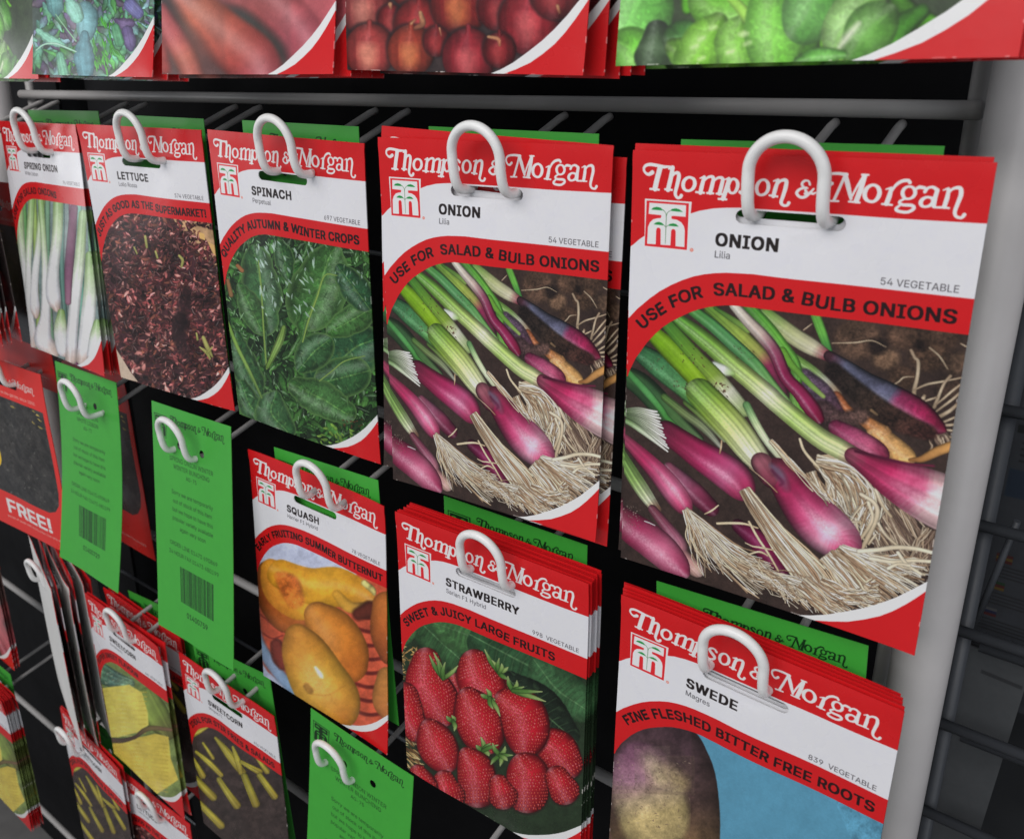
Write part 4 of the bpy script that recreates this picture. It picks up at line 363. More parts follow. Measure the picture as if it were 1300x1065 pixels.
["t",[[20.9,131.6,3.19],[25.7,144.4,6.38],[32.1,150.8,3.19]],[[0,[42,80,42]],[0.5,[54,92,54]],[1,[42,80,42]]],{"sh":0.5,"vein":[[104,144,76],7,0.06],"jag":0.5,"nz":0.3,"fz":0.12,"cr":0.1,"hs":-0.4,"hl":0.2,"edge":[90,128,68],"n":60}],
["t",[[103.9,82.2,3.19],[96,87,7.98],[84.8,93.3,6.38],[78.4,96.5,2.23]],[[0,[48,88,38]],[0.5,[60,100,50]],[1,[48,88,38]]],{"sh":0.5,"vein":[[104,144,76],7,0.06],"jag":0.5,"nz":0.3,"fz":0.12,"cr":0.1,"hs":-0.4,"hl":0.2,"edge":[90,128,68],"n":60}],
["t",[[84.8,55,3.19],[92.8,66.2,7.98],[100.7,77.4,6.38]],[[0,[32,70,40]],[0.5,[44,82,52]],[1,[32,70,40]]],{"sh":0.5,"vein":[[104,144,76],7,0.06],"jag":0.5,"nz":0.3,"fz":0.12,"cr":0.1,"hs":-0.4,"hl":0.2,"edge":[90,128,68],"n":60}],
["t",[[46.5,39.1,2.23],[49.7,48.7,5.43],[52.9,61.4,2.23]],[[0,[36,74,36]],[0.5,[48,86,48]],[1,[36,74,36]]],{"sh":0.5,"vein":[[104,144,76],7,0.06],"jag":0.5,"nz":0.3,"fz":0.12,"cr":0.1,"hs":-0.4,"hl":0.2,"edge":[90,128,68],"n":60}],
["t",[[19.4,66.2,1.92],[27.3,80.6,7.02],[33.7,93.3,4.79]],[[0,[50,90,42]],[0.5,[62,102,54]],[1,[50,90,42]]],{"sh":0.5,"vein":[[104,144,76],7,0.06],"jag":0.5,"nz":0.3,"fz":0.12,"cr":0.1,"hs":-0.4,"hl":0.2,"edge":[90,128,68],"n":60}],
["t",[[76.8,102.9,3.19],[68.8,109.3,9.58],[60.8,118.9,3.83]],[[0,[38,74,38]],[0.5,[50,86,50]],[1,[38,74,38]]],{"sh":0.5,"vein":[[104,144,76],7,0.06],"jag":0.5,"nz":0.3,"fz":0.12,"cr":0.1,"hs":-0.4,"hl":0.2,"edge":[90,128,68],"n":60}],
["t",[[43.3,138,3.19],[40.1,149.2,9.58],[49.7,160.4,6.38]],[[0,[42,80,42]],[0.5,[54,92,54]],[1,[42,80,42]]],{"sh":0.5,"vein":[[104,144,76],7,0.06],"jag":0.5,"nz":0.3,"fz":0.12,"cr":0.1,"hs":-0.4,"hl":0.2,"edge":[90,128,68],"n":60}],
["s",[11.4,31.1,103.9,163.6],260,1.2,1,[2.55,6.38],[0.26,0.64],[[[30,54,30],[44,74,40]],[[90,130,76],[66,104,56]],[[150,180,150],[90,130,80]]],{"sh":0.2,"op":0.7}],
["t",[[61.6,102.9,0.48],[65.6,88.5,0.64],[70.4,74.2,0.64],[75.2,59.8,0.48],[83.2,59.8,0.32]],[[0,[126,156,76]],[1,[126,156,76]]],{}],
["t",[[37.7,120.5,0.64],[36.1,93.3,0.64],[34.5,69.4,0.64],[32.1,50.2,0.48]],[[0,[120,150,72]],[1,[120,150,72]]],{}],
["t",[[38.5,118.9,1.6],[46.5,102.9,2.55],[49.7,93.3,1.6]],[[0,[90,120,50]],[0.5,[120,150,80]],[1,[100,130,60]]],{"st":0.3}],
["t",[[11.4,90.1,0.96],[17.8,106.1,1.28],[25.7,122.1,1.12],[33.7,139.6,0.8]],[[0,[110,150,60]],[0.5,[130,165,80]],[1,[90,120,60]]],{}],
["t",[[72,128.4,0.48],[80,122.1,0.48],[88,115.7,0.48],[100.7,112.5,0.32]],[[0,[120,150,76]],[1,[120,150,76]]],{}],
["s",[30.5,37.5,68.8,85.4],60,1.2,0.5,[2.23,6.38],[0.32,0.8],[[[190,205,205],[150,180,160]]],{"sh":0.1,"op":0.75}],
["s",[78.4,53.4,103.9,80.6],14,1.3,0.6,[1.6,4.15],[0.32,0.54],[[[170,190,180],[120,150,130]]],{"sh":0.1,"op":0.7}],
["t",[[17.8,53.4,1.28],[20.9,56.6,1.44]],[[0,[150,100,60]],[1,[150,100,60]]],{}],
["t",[[11.4,63,1.28],[13.8,72.6,1.6]],[[0,[130,96,60]],[1,[130,96,60]]],{"soft":3}],
["s",[70.4,157.2,92.8,169.1],24,0.5,0.6,[1.92,3.51],[0.8,1.12],[[[130,165,70],[90,130,50]]],{"jag":0.4}],
["s",[84.8,154,100.7,159.6],20,0.5,0.6,[0.8,1.28],[0.48,0.64],[[[90,50,30],[110,60,40]]],{}]],
"lollo": [
["p",[[68.8,33.5],[105.3,40.1],[115.3,83.3],[88.7,63.4]],[176,140,104],{"nz":0.25}],
["s",[9,28.5,121.9,196.2],4600,1.5,3.1,[2.32,5.98],[0.83,1.83],[[[104,50,50],[140.4,67.5,67.5]],[[76,38,38],[102.6,51.3,51.3]],[[132,74,72],[178.2,99.9,97.2]],[[88,44,44],[118.8,59.4,59.4]],[[50,28,28],[67.5,37.8,37.8]],[[158,104,98],[213.3,140.4,132.3]],[[112,66,54],[151.2,89.1,72.9]],[[62.4,30,30],[84.24,40.5,40.5]],[[45.6,22.8,22.8],[61.56,30.78,30.78]],[[79.2,44.4,43.2],[106.92,59.94,58.32]],[[52.8,26.4,26.4],[71.28,35.64,35.64]],[[30,16.8,16.8],[40.5,22.68,22.68]],[[94.8,62.4,58.8],[127.98,84.24,79.38]],[[67.2,39.6,32.4],[90.72,53.46,43.74]]],{"sh":0.6,"n":5,"lump":0.55,"hl":0.3,"jag":0.5}],
["t",[[81.3,91.6,3.32],[78.8,106.6,5.65],[75.4,126.5,5.65],[80.4,141.4,3.32]],[[0,[38,24,26]],[0.5,[38,24,26]],[1,[38,24,26]]],{"sh":0,"soft":6,"op":0.75,"nz":0.5}],
["p",[[87.9,41.8],[103.7,46.8],[105.3,68.4],[98.7,58.4]],[176,140,104],{"nz":0.25,"soft":3}],
["p",[[24,136.4],[35.6,154.7],[42.2,163],[27.3,159.7]],[190,170,150],{"nz":0.1}],
["t",[[75.4,65,1],[77.9,68.4,1.16],[77.1,73.3,1]],[[0,[170,166,96]],[1,[140,140,76]]],{"sh":0.4}],
["t",[[93.7,128.1,1.33],[97,136.4,1.66],[100.3,143.1,0.66]],[[0,[170,166,96]],[1,[140,140,76]]],{"sh":0.4}],
["t",[[91.2,135.6,0.5],[96.2,139.8,1.33],[98.7,144.7,0.66]],[[0,[170,166,96]],[1,[140,140,76]]],{"sh":0.4}],
["t",[[100.3,135.6,0.5],[97,139.8,1.16]],[[0,[170,166,96]],[1,[140,140,76]]],{"sh":0.4}],
["t",[[88.7,124.8,0.66],[89.6,129.8,0.83]],[[0,[170,166,96]],[1,[140,140,76]]],{"sh":0.4}],
["t",[[57.2,61.7,0.83],[58.8,66.7,0.83]],[[0,[170,166,96]],[1,[140,140,76]]],{"sh":0.4}],
["t",[[48.9,50.1,1],[50.5,58.4,1]],[[0,[170,166,96]],[1,[140,140,76]]],{"sh":0.4}],
["t",[[40.6,58.4,0.66],[43.1,63.4,0.66]],[[0,[170,166,96]],[1,[140,140,76]]],{"sh":0.4}],
["p",[[89.6,46.8],[93.7,48.4],[94.5,53.4],[90.4,51.8]],[205,165,100],{}],
["p",[[96.2,54.2],[103.7,58.4],[105.3,68.4],[100.3,63.4]],[200,160,100],{}]],
"springonion": [
["p",[[3.3,34.2],[108.1,34.2],[118.6,209.8],[13.8,209.8]],[110,128,126],{"nz":0.2}],
["t",[[12.2,36.8,2.62],[14.3,105,2.62],[17.4,209.8,2.62]],[[0,[90,120,60]],[1,[81,108,54]]],{"sh":0.5,"hl":0.1}],
["t",[[22.7,36.8,2.62],[24.8,105,2.62],[27.9,209.8,2.62]],[[0,[96,150,90]],[1,[86,135,81]]],{"sh":0.5,"hl":0.1}],
["t",[[33.2,36.8,2.62],[35.3,105,2.62],[38.4,209.8,2.62]],[[0,[150,180,100]],[1,[135,162,90]]],{"sh":0.5,"hl":0.1}],
["t",[[46.3,36.8,2.62],[48.4,105,2.62],[51.5,209.8,2.62]],[[0,[110,150,120]],[1,[99,135,108]]],{"sh":0.5,"hl":0.1}],
["t",[[60.7,36.8,2.62],[62.8,105,2.62],[65.9,209.8,2.62]],[[0,[90,130,120]],[1,[81,117,108]]],{"sh":0.5,"hl":0.1}],
["t",[[69.9,36.8,2.62],[72,105,2.62],[75.1,209.8,2.62]],[[0,[116,60,90]],[1,[104,54,81]]],{"sh":0.5,"hl":0.1}],
["t",[[77.7,36.8,2.62],[79.8,105,2.62],[83,209.8,2.62]],[[0,[110,170,150]],[1,[99,153,135]]],{"sh":0.5,"hl":0.1}],
["t",[[88.2,36.8,2.62],[90.3,105,2.62],[93.4,209.8,2.62]],[[0,[140,190,150]],[1,[126,171,135]]],{"sh":0.5,"hl":0.1}],
["t",[[17.7,39.5,4.19],[19,78.8,4.19],[23,115.4,3.67],[26.9,146.9,3.67],[29.5,170.5,4.19]],[[0,[130,165,100]],[0.25,[180,200,160]],[0.5,[214,218,214]],[0.9,[224,224,230]],[1,[190,170,160]]],{"sh":0.35,"hl":0.25,"hs":-0.2,"st":0.05}],
["t",[[30.8,39.5,3.67],[28.2,78.8,3.41],[26.4,115.4,3.67],[26.9,152.1,4.72],[31.6,183.6,5.24]],[[0,[130,165,100]],[0.25,[180,200,160]],[0.5,[214,218,214]],[0.9,[224,224,230]],[1,[190,170,160]]],{"sh":0.35,"hl":0.25,"hs":-0.2,"st":0.05}],
["t",[[41.3,39.5,3.14],[37.4,84,3.14],[33.4,125.9,4.72],[33.4,146.9,5.76],[34.7,156.1,2.62]],[[0,[130,165,100]],[0.25,[180,200,160]],[0.5,[214,218,214]],[0.9,[224,224,230]],[1,[190,170,160]]],{"sh":0.35,"hl":0.25,"hs":-0.2,"st":0.05}],
["t",[[40,39.5,3.14],[42.6,73.5,3.14],[45.2,115.4,3.67],[45.2,152.1,5.24],[41.3,178.3,8.91],[50.5,191.4,7.86]],[[0,[130,165,100]],[0.25,[180,200,160]],[0.5,[214,218,214]],[0.9,[224,224,230]],[1,[190,170,160]]],{"sh":0.35,"hl":0.25,"hs":-0.2,"st":0.05}],
["t",[[57,39.5,5.24],[57,78.8,5.24],[53.1,115.4,6.81],[53.6,136.4,7.34],[56.2,148.2,3.67]],[[0,[130,165,100]],[0.25,[180,200,160]],[0.5,[214,218,214]],[0.9,[224,224,230]],[1,[190,170,160]]],{"sh":0.35,"hl":0.25,"hs":-0.2,"st":0.05}],
["t",[[60.9,152.1,3.67],[59.6,170.5,6.81],[60.9,188.8,6.29],[63.6,195.4,2.1]],[[0,[130,165,100]],[0.25,[180,200,160]],[0.5,[214,218,214]],[0.9,[224,224,230]],[1,[190,170,160]]],{"sh":0.35,"hl":0.25,"hs":-0.2,"st":0.05}],
["t",[[81.9,52.6,4.19],[79.3,94.5,4.72],[75.4,136.4,5.24],[71.4,173.1,5.76],[70.1,199.3,6.29]],[[0,[130,165,100]],[0.25,[180,200,160]],[0.5,[214,218,214]],[0.9,[224,224,230]],[1,[190,170,160]]],{"sh":0.35,"hl":0.25,"hs":-0.2,"st":0.05}],
["t",[[88.5,94.5,4.19],[88.5,136.4,6.29],[85.8,173.1,7.34],[81.9,199.3,6.29]],[[0,[130,165,100]],[0.25,[180,200,160]],[0.5,[214,218,214]],[0.9,[224,224,230]],[1,[190,170,160]]],{"sh":0.35,"hl":0.25,"hs":-0.2,"st":0.05}],
["t",[[96.3,162.6,3.67],[95.5,178.3,6.81],[93.7,199.3,7.86]],[[0,[130,165,100]],[0.25,[180,200,160]],[0.5,[214,218,214]],[0.9,[224,224,230]],[1,[190,170,160]]],{"sh":0.35,"hl":0.25,"hs":-0.2,"st":0.05}],
["t",[[72.7,47.3,4.19],[70.1,94.5,4.19],[68.3,141.7,3.14]],[[0,[110,56,86]],[0.5,[104,60,88]],[1,[150,110,130]]],{"sh":0.4}]],
"swede": [
["p",[[-4.8,26.1],[94.3,37.4],[145.3,156.4],[-7.6,156.4]],[82,138,164],{"nz":0.05}],
["t",[[26.3,54.4,23.79],[27.5,65.7,26.62],[28.6,88.4,26.62],[29.7,105.4,18.69]],[[0,[70,52,56]],[0.33,[80,60,56]],[0.67,[110,86,60]],[1,[120,96,66]]],{"sh":0.4,"nz":0.35,"fz":0.12,"soft":2}],
["t",[[16.1,52.1,9.63],[17.8,57.8,14.16],[20.7,65.7,16.99],[24.1,77.1,16.99]],[[0,[120,80,100]],[0.33,[150,110,126]],[0.67,[170,150,120]],[1,[180,160,110]]],{"sh":0.3,"nz":0.3,"fz":0.12,"soft":12}],
["t",[[25.2,54.4,2.27],[29.7,57.2,5.1],[37.7,61.8,3.4]],[[0,[110,92,76]],[0.5,[150,132,100]],[1,[160,140,100]]],{"sh":0.2,"nz":0.4,"fz":0.2,"soft":24,"op":0.8}],
["t",[[20.1,49.9,3.4],[22.4,52.1,5.1],[26.3,60.1,3.4]],[[0,[140,126,110]],[0.5,[176,162,130]],[1,[170,158,118]]],{"sh":0.2,"nz":0.4,"fz":0.2,"soft":24,"op":0.6}],
["s",[3.7,49.9,41.1,82.7],120,0.8,1.2,[0.79,1.93],[0.11,0.23],[[[60,44,44],[150,130,110]],[[70,50,50],[120,90,90]],[[200,185,150],[120,100,90]]],{"sh":0.2,"op":0.6}]],
"corncut": [
["p",[[3,47.6],[103.9,86.4],[103.9,233.8],[6.9,214.4]],[110,126,70],{"nz":0.3}],
["t",[[12.7,55.3,11.64],[30.2,63.1,9.7],[47.6,67,5.82]],[[0,[90,130,100]],[0.5,[80,110,100]],[1,[110,140,110]]],{"sh":0.3,"st":0.3,"nz":0.4,"soft":4}],
["s",[16.6,55.3,49.6,72.8],40,0.2,0.4,[2.33,3.88],[0.39,0.58],[[[60,80,70],[150,170,140]]],{"sh":0}],
["t",[[67,82.5,11.64],[76.7,101.9,13.58],[88.4,121.3,7.76]],[[0,[140,160,80]],[0.5,[130,150,70]],[1,[110,110,60]]],{"sh":0.4,"st":0.2}],
["p",[[12.7,73.7],[47.6,67.9],[61.2,76.7],[68,98],[69,111.6],[57.3,119.3],[34.1,126.1],[17.6,127.1],[12.7,109.6]],[208,194,92],{"soft":3,"nz":0.1}],
["p",[[17.6,136.8],[47.6,127.1],[74.8,121.3],[89.3,125.1],[91.3,148.4],[100,171.7],[76.7,187.2],[22.4,179.5]],[206,184,80],{"soft":3,"nz":0.12}],
["t",[[14.7,77.2,0.58],[39.9,75.3,0.58],[66.1,76.5,0.58]],[[0,[176,160,60]],[0.5,[226,214,130]],[1,[180,160,60]]],{"sh":0,"soft":3,"op":0.7}],
["t",[[14.7,82.1,0.58],[39.9,80.1,0.58],[66.1,81.3,0.58]],[[0,[176,160,60]],[0.5,[226,214,130]],[1,[180,160,60]]],{"sh":0,"soft":3,"op":0.7}],
["t",[[14.7,86.9,0.58],[39.9,85,0.58],[66.1,86.2,0.58]],[[0,[176,160,60]],[0.5,[226,214,130]],[1,[180,160,60]]],{"sh":0,"soft":3,"op":0.7}],
["t",[[14.7,91.8,0.58],[39.9,89.8,0.58],[66.1,91,0.58]],[[0,[176,160,60]],[0.5,[226,214,130]],[1,[180,160,60]]],{"sh":0,"soft":3,"op":0.7}],
["t",[[14.7,96.6,0.58],[39.9,94.7,0.58],[66.1,95.9,0.58]],[[0,[176,160,60]],[0.5,[226,214,130]],[1,[180,160,60]]],{"sh":0,"soft":3,"op":0.7}],
["t",[[14.7,101.5,0.58],[39.9,99.5,0.58],[66.1,100.7,0.58]],[[0,[176,160,60]],[0.5,[226,214,130]],[1,[180,160,60]]],{"sh":0,"soft":3,"op":0.7}],
["t",[[14.7,106.3,0.58],[39.9,104.4,0.58],[66.1,105.6,0.58]],[[0,[176,160,60]],[0.5,[226,214,130]],[1,[180,160,60]]],{"sh":0,"soft":3,"op":0.7}],
["t",[[14.7,111.2,0.58],[39.9,109.2,0.58],[66.1,110.4,0.58]],[[0,[176,160,60]],[0.5,[226,214,130]],[1,[180,160,60]]],{"sh":0,"soft":3,"op":0.7}],
["t",[[14.7,116,0.58],[39.9,114.1,0.58],[66.1,115.3,0.58]],[[0,[176,160,60]],[0.5,[226,214,130]],[1,[180,160,60]]],{"sh":0,"soft":3,"op":0.7}],
["t",[[14.7,120.9,0.58],[39.9,118.9,0.58],[66.1,120.1,0.58]],[[0,[176,160,60]],[0.5,[226,214,130]],[1,[180,160,60]]],{"sh":0,"soft":3,"op":0.7}],
["t",[[14.7,125.7,0.58],[39.9,123.8,0.58],[66.1,125,0.58]],[[0,[176,160,60]],[0.5,[226,214,130]],[1,[180,160,60]]],{"sh":0,"soft":3,"op":0.7}],
["t",[[20.5,135.2,0.58],[53.5,129.4,0.58],[88.4,133.7,0.58]],[[0,[170,150,50]],[0.5,[222,204,110]],[1,[170,150,50]]],{"sh":0,"soft":3,"op":0.7}],
["t",[[20.5,139.5,0.58],[53.5,133.7,0.58],[88.4,137.9,0.58]],[[0,[170,150,50]],[0.5,[222,204,110]],[1,[170,150,50]]],{"sh":0,"soft":3,"op":0.7}],
["t",[[20.5,143.8,0.58],[53.5,137.9,0.58],[88.4,142.2,0.58]],[[0,[170,150,50]],[0.5,[222,204,110]],[1,[170,150,50]]],{"sh":0,"soft":3,"op":0.7}],
["t",[[20.5,148,0.58],[53.5,142.2,0.58],[88.4,146.5,0.58]],[[0,[170,150,50]],[0.5,[222,204,110]],[1,[170,150,50]]],{"sh":0,"soft":3,"op":0.7}],
["t",[[20.5,152.3,0.58],[53.5,146.5,0.58],[88.4,150.8,0.58]],[[0,[170,150,50]],[0.5,[222,204,110]],[1,[170,150,50]]],{"sh":0,"soft":3,"op":0.7}],
["t",[[20.5,156.6,0.58],[53.5,150.8,0.58],[88.4,155,0.58]],[[0,[170,150,50]],[0.5,[222,204,110]],[1,[170,150,50]]],{"sh":0,"soft":3,"op":0.7}],
["t",[[20.5,160.8,0.58],[53.5,155,0.58],[88.4,159.3,0.58]],[[0,[170,150,50]],[0.5,[222,204,110]],[1,[170,150,50]]],{"sh":0,"soft":3,"op":0.7}],
["t",[[20.5,165.1,0.58],[53.5,159.3,0.58],[88.4,163.6,0.58]],[[0,[170,150,50]],[0.5,[222,204,110]],[1,[170,150,50]]],{"sh":0,"soft":3,"op":0.7}],
["t",[[20.5,169.4,0.58],[53.5,163.6,0.58],[88.4,167.8,0.58]],[[0,[170,150,50]],[0.5,[222,204,110]],[1,[170,150,50]]],{"sh":0,"soft":3,"op":0.7}],
["t",[[20.5,173.6,0.58],[53.5,167.8,0.58],[88.4,172.1,0.58]],[[0,[170,150,50]],[0.5,[222,204,110]],[1,[170,150,50]]],{"sh":0,"soft":3,"op":0.7}],
["t",[[20.5,177.9,0.58],[53.5,172.1,0.58],[88.4,176.4,0.58]],[[0,[170,150,50]],[0.5,[222,204,110]],[1,[170,150,50]]],{"sh":0,"soft":3,"op":0.7}],
["t",[[20.5,182.2,0.58],[53.5,176.4,0.58],[88.4,180.6,0.58]],[[0,[170,150,50]],[0.5,[222,204,110]],[1,[170,150,50]]],{"sh":0,"soft":3,"op":0.7}],
["t",[[20.5,186.4,0.58],[53.5,180.6,0.58],[88.4,184.9,0.58]],[[0,[170,150,50]],[0.5,[222,204,110]],[1,[170,150,50]]],{"sh":0,"soft":3,"op":0.7}],
["t",[[12.7,127.1,2.33],[34.1,130,2.72],[53.5,125.1,1.94],[69,115.4,2.72],[92.2,117.4,1.75]],[[0,[96,76,60]],[0.25,[80,70,60]],[0.5,[70,50,40]],[0.75,[110,96,60]],[1,[120,90,70]]],{"sh":0.3,"soft":3}]],
"babycorn": [
["p",[[5.3,37.2],[98.3,74.5],[98.3,209.8],[5.3,176]],[56,46,44],{"nz":0.4}],
["t",[[34,52.5,1.35],[47.6,67.7,3.72],[61.1,84.6,3.38]],[[0,[150,140,50]],[0.5,[176,164,60]],[1,[150,132,50]]],{"sh":0.5,"st":0.2,"hl":0.1}],
["t",[[51,60.9,1.35],[56,72.8,2.71],[59.4,84.6,2.37]],[[0,[150,140,50]],[0.5,[176,164,60]],[1,[150,132,50]]],{"sh":0.5,"st":0.2,"hl":0.1}],
["t",[[15.4,66,1.69],[29,76.1,3.05],[40.8,86.3,2.71]],[[0,[150,140,50]],[0.5,[176,164,60]],[1,[150,132,50]]],{"sh":0.5,"st":0.2,"hl":0.1}],
["t",[[8.7,50.8,3.38],[18.8,45.7,2.71],[29,40.6,1.02]],[[0,[150,140,50]],[0.5,[176,164,60]],[1,[150,132,50]]],{"sh":0.5,"st":0.2,"hl":0.1}],
["t",[[59.4,74.5,1.69],[76.3,84.6,3.05]],[[0,[150,140,50]],[0.5,[176,164,60]],[1,[150,132,50]]],{"sh":0.5,"st":0.2,"hl":0.1}],
["t",[[73,71.1,1.02],[83.1,84.6,2.71]],[[0,[150,140,50]],[0.5,[176,164,60]],[1,[150,132,50]]],{"sh":0.5,"st":0.2,"hl":0.1}],
["t",[[12,71.1,1.35],[22.2,88,3.38]],[[0,[150,140,50]],[0.5,[176,164,60]],[1,[150,132,50]]],{"sh":0.5,"st":0.2,"hl":0.1}],
["t",[[22.2,57.5,1.35],[32.3,71.1,2.03]],[[0,[150,140,50]],[0.5,[176,164,60]],[1,[150,132,50]]],{"sh":0.5,"st":0.2,"hl":0.1}],
["t",[[76.3,88,2.71],[89.9,108.3,3.38]],[[0,[150,140,50]],[0.5,[176,164,60]],[1,[150,132,50]]],{"sh":0.5,"st":0.2,"hl":0.1}],
["t",[[15.4,91.4,3.38],[32.3,108.3,4.06]],[[0,[150,140,50]],[0.5,[176,164,60]],[1,[150,132,50]]],{"sh":0.5,"st":0.2,"hl":0.1}],
["t",[[39.1,91.4,3.05],[56,115.1,4.06]],[[0,[150,140,50]],[0.5,[176,164,60]],[1,[150,132,50]]],{"sh":0.5,"st":0.2,"hl":0.1}],
["t",[[62.8,88,3.05],[73,115.1,3.72]],[[0,[150,140,50]],[0.5,[176,164,60]],[1,[150,132,50]]],{"sh":0.5,"st":0.2,"hl":0.1}],
["t",[[18.8,115.1,3.38],[39.1,135.4,4.06]],[[0,[150,140,50]],[0.5,[176,164,60]],[1,[150,132,50]]],{"sh":0.5,"st":0.2,"hl":0.1}]]
}

# ---------------------------------------------------------------- print-shop: a small numpy painter for the printed fronts
class Print:
    """A printed sheet, u right and v down in millimetres; colours are 0..255 as printed."""
    def __init__(s, w, h, k, bg, seed=1):
        s.w, s.h, s.k = w, h, k
        s.W, s.H = int(round(w * k)), int(round(h * k))
        s.a = np.empty((s.H, s.W, 3), np.float32); s.a[:] = bg
        s.rng = np.random.RandomState(seed)
        s.nz = s.noise(7.0) * .45 + s.noise(3.) * .3 + s.noise(1.3) * .25     # -1..1
        s.fine = s.noise(.6) * .6 + s.noise(.3) * .4
    def noise(s, cell, cy=None):
        cy = cy or cell
        gh, gw = int(s.h / cy) + 3, int(s.w / cell) + 3
        g = s.rng.rand(gh, gw).astype(np.float32) * 2 - 1
        y = np.linspace(0, gh - 2.001, s.H); x = np.linspace(0, gw - 2.001, s.W)
        yi = y.astype(int); xi = x.astype(int)
        fy = (y - yi)[:, None].astype(np.float32); fx = (x - xi)[None].astype(np.float32)
        fy = fy * fy * (3 - 2 * fy); fx = fx * fx * (3 - 2 * fx)
        a = g[yi][:, xi]; b = g[yi][:, xi + 1]; c = g[yi + 1][:, xi]; d = g[yi + 1][:, xi + 1]
        return (a * (1 - fx) + b * fx) * (1 - fy) + (c * (1 - fx) + d * fx) * fy
    def win(s, x0, y0, x1, y1):
        x0 = max(0, int(x0)); y0 = max(0, int(y0)); x1 = min(s.W, int(x1) + 1); y1 = min(s.H, int(y1) + 1)
        return (x0, y0, x1, y1) if x1 > x0 and y1 > y0 else None
    def blend(s, b, col, al):
        x0, y0, x1, y1 = b
        r = s.a[y0:y1, x0:x1]; al = al[..., None]
        r += (np.asarray(col, np.float32) - r) * al
    def poly(s, pts, col, soft=.5, op=1., nz=0.):
        p = np.asarray(pts, np.float32) * s.k
        m = soft + 1
        b = s.win(p[:, 0].min() - m, p[:, 1].min() - m, p[:, 0].max() + m, p[:, 1].max() + m)
        if not b: return
        X, Y = np.meshgrid(np.arange(b[0], b[2]) + .5, np.arange(b[1], b[3]) + .5)
        X = X.astype(np.float32); Y = Y.astype(np.float32)
        ins = np.zeros(X.shape, bool); d2 = np.full(X.shape, 1e9, np.float32)
        for i in range(len(p)):
            ax, ay = p[i - 1]; bx, by = p[i]
            dx, dy = bx - ax, by - ay
            L = dx * dx + dy * dy + 1e-9
            t = np.clip(((X - ax) * dx + (Y - ay) * dy) / L, 0, 1)
            d2 = np.minimum(d2, (X - ax - t * dx) ** 2 + (Y - ay - t * dy) ** 2)
            if ay != by:
                c = (ay > Y) != (by > Y)
                ins ^= c & (X < (Y - ay) * (dx / dy) + ax)
        d = np.sqrt(d2) * np.where(ins, 1, -1)
        al = np.clip(d / (2 * soft) + .5, 0, 1) * op
        c = np.asarray(col, np.float32)
        if nz: c = c * (1 + nz * s.nz[b[1]:b[3], b[0]:b[2], None])
        s.blend(b, c, al)
    def tube(s, pts, stops, sh=.45, hl=0., hs=-.25, hw=.25, st=0., sf=9., nz=.08, soft=.5, op=1., n=0, closed=False,
             vein=None, jag=0., fz=0., ht=None, cap=1., edge=None, sq=0., cr=0.):
        """A tapered, shaded stroke along a spline. pts are (u, v, r); stops are (t, colour)."""
        P = np.asarray(pts, np.float32)
        if closed: P = np.vstack([P, P[:1]])
        m = n or max(2, min(40, (len(P) - 1) * 6))
        if len(P) > 2:
            E = np.vstack([P[-2] if closed else 2 * P[0] - P[1], P, P[1] if closed else 2 * P[-1] - P[-2]])
            out = []
            per = max(1, m // (len(P) - 1))
            for i in range(1, len(E) - 2):
                for j in range(per):
                    t = j / per; a, b_, c, d = E[i - 1], E[i], E[i + 1], E[i + 2]
                    out.append(.5 * ((2 * b_) + (c - a) * t + (2 * a - 5 * b_ + 4 * c - d) * t * t + (3 * b_ - a - 3 * c + d) * t ** 3))
            out.append(P[-1]); Q = np.array(out, np.float32)
        else: Q = P
        Q = Q * s.k; Q[:, 2] = np.maximum(Q[:, 2], .35)
        if jag: Q[:, 2] *= 1 + jag * (s.rng.rand(len(Q)) - .5)
        seg = np.hypot(*np.diff(Q[:, :2], axis=0).T); cum = np.concatenate([[0], np.cumsum(seg)]); tot = max(cum[-1], 1e-3)
        R = Q[:, 2].max() + 2
        b = s.win(Q[:, 0].min() - R, Q[:, 1].min() - R, Q[:, 0].max() + R, Q[:, 1].max() + R)
        if not b: return
        hh, ww = b[3] - b[1], b[2] - b[0]
        best = np.full((hh, ww), 9., np.float32); T = np.zeros((hh, ww), np.float32); S = np.zeros((hh, ww), np.float32); RR = np.ones((hh, ww), np.float32)
        for i in range(len(Q) - 1):
            ax, ay, ar = Q[i]; bx, by, br = Q[i + 1]
            mr = max(ar, br) + 2
            x0 = max(b[0], int(min(ax, bx) - mr)); x1 = min(b[2], int(max(ax, bx) + mr) + 1)
            y0 = max(b[1], int(min(ay, by) - mr)); y1 = min(b[3], int(max(ay, by) + mr) + 1)
            if x1 <= x0 or y1 <= y0: continue
            X = (np.arange(x0, x1) + .5)[None].astype(np.float32); Y = (np.arange(y0, y1) + .5)[:, None].astype(np.float32)
            dx, dy = bx - ax, by - ay; L = dx * dx + dy * dy + 1e-9
            tr = ((X - ax) * dx + (Y - ay) * dy) / L
            t = np.clip(tr, 0, 1)
            ex, ey = X - ax - t * dx, Y - ay - t * dy
            d = np.sqrt(ex * ex + ey * ey); r = ar + (br - ar) * t
            q = d / r
            sl = np.s_[y0 - b[1]:y1 - b[1], x0 - b[0]:x1 - b[0]]
            u = q < best[sl]
            sg = ((X - ax) * dy - (Y - ay) * dx) / (np.sqrt(L) * r)
            best[sl][u] = q[u]; T[sl][u] = ((cum[i] + t * seg[i]) / tot)[u]; S[sl][u] = np.clip(sg, -1, 1)[u]; RR[sl][u] = r[u]
        al = np.clip((1 - best) * RR / (2 * soft) + .5, 0, 1) * op
        NZ = s.nz[b[1]:b[3], b[0]:b[2]]; FN = s.fine[b[1]:b[3], b[0]:b[2]]
        if sq: T = np.clip(T + sq * NZ, 0, 1)
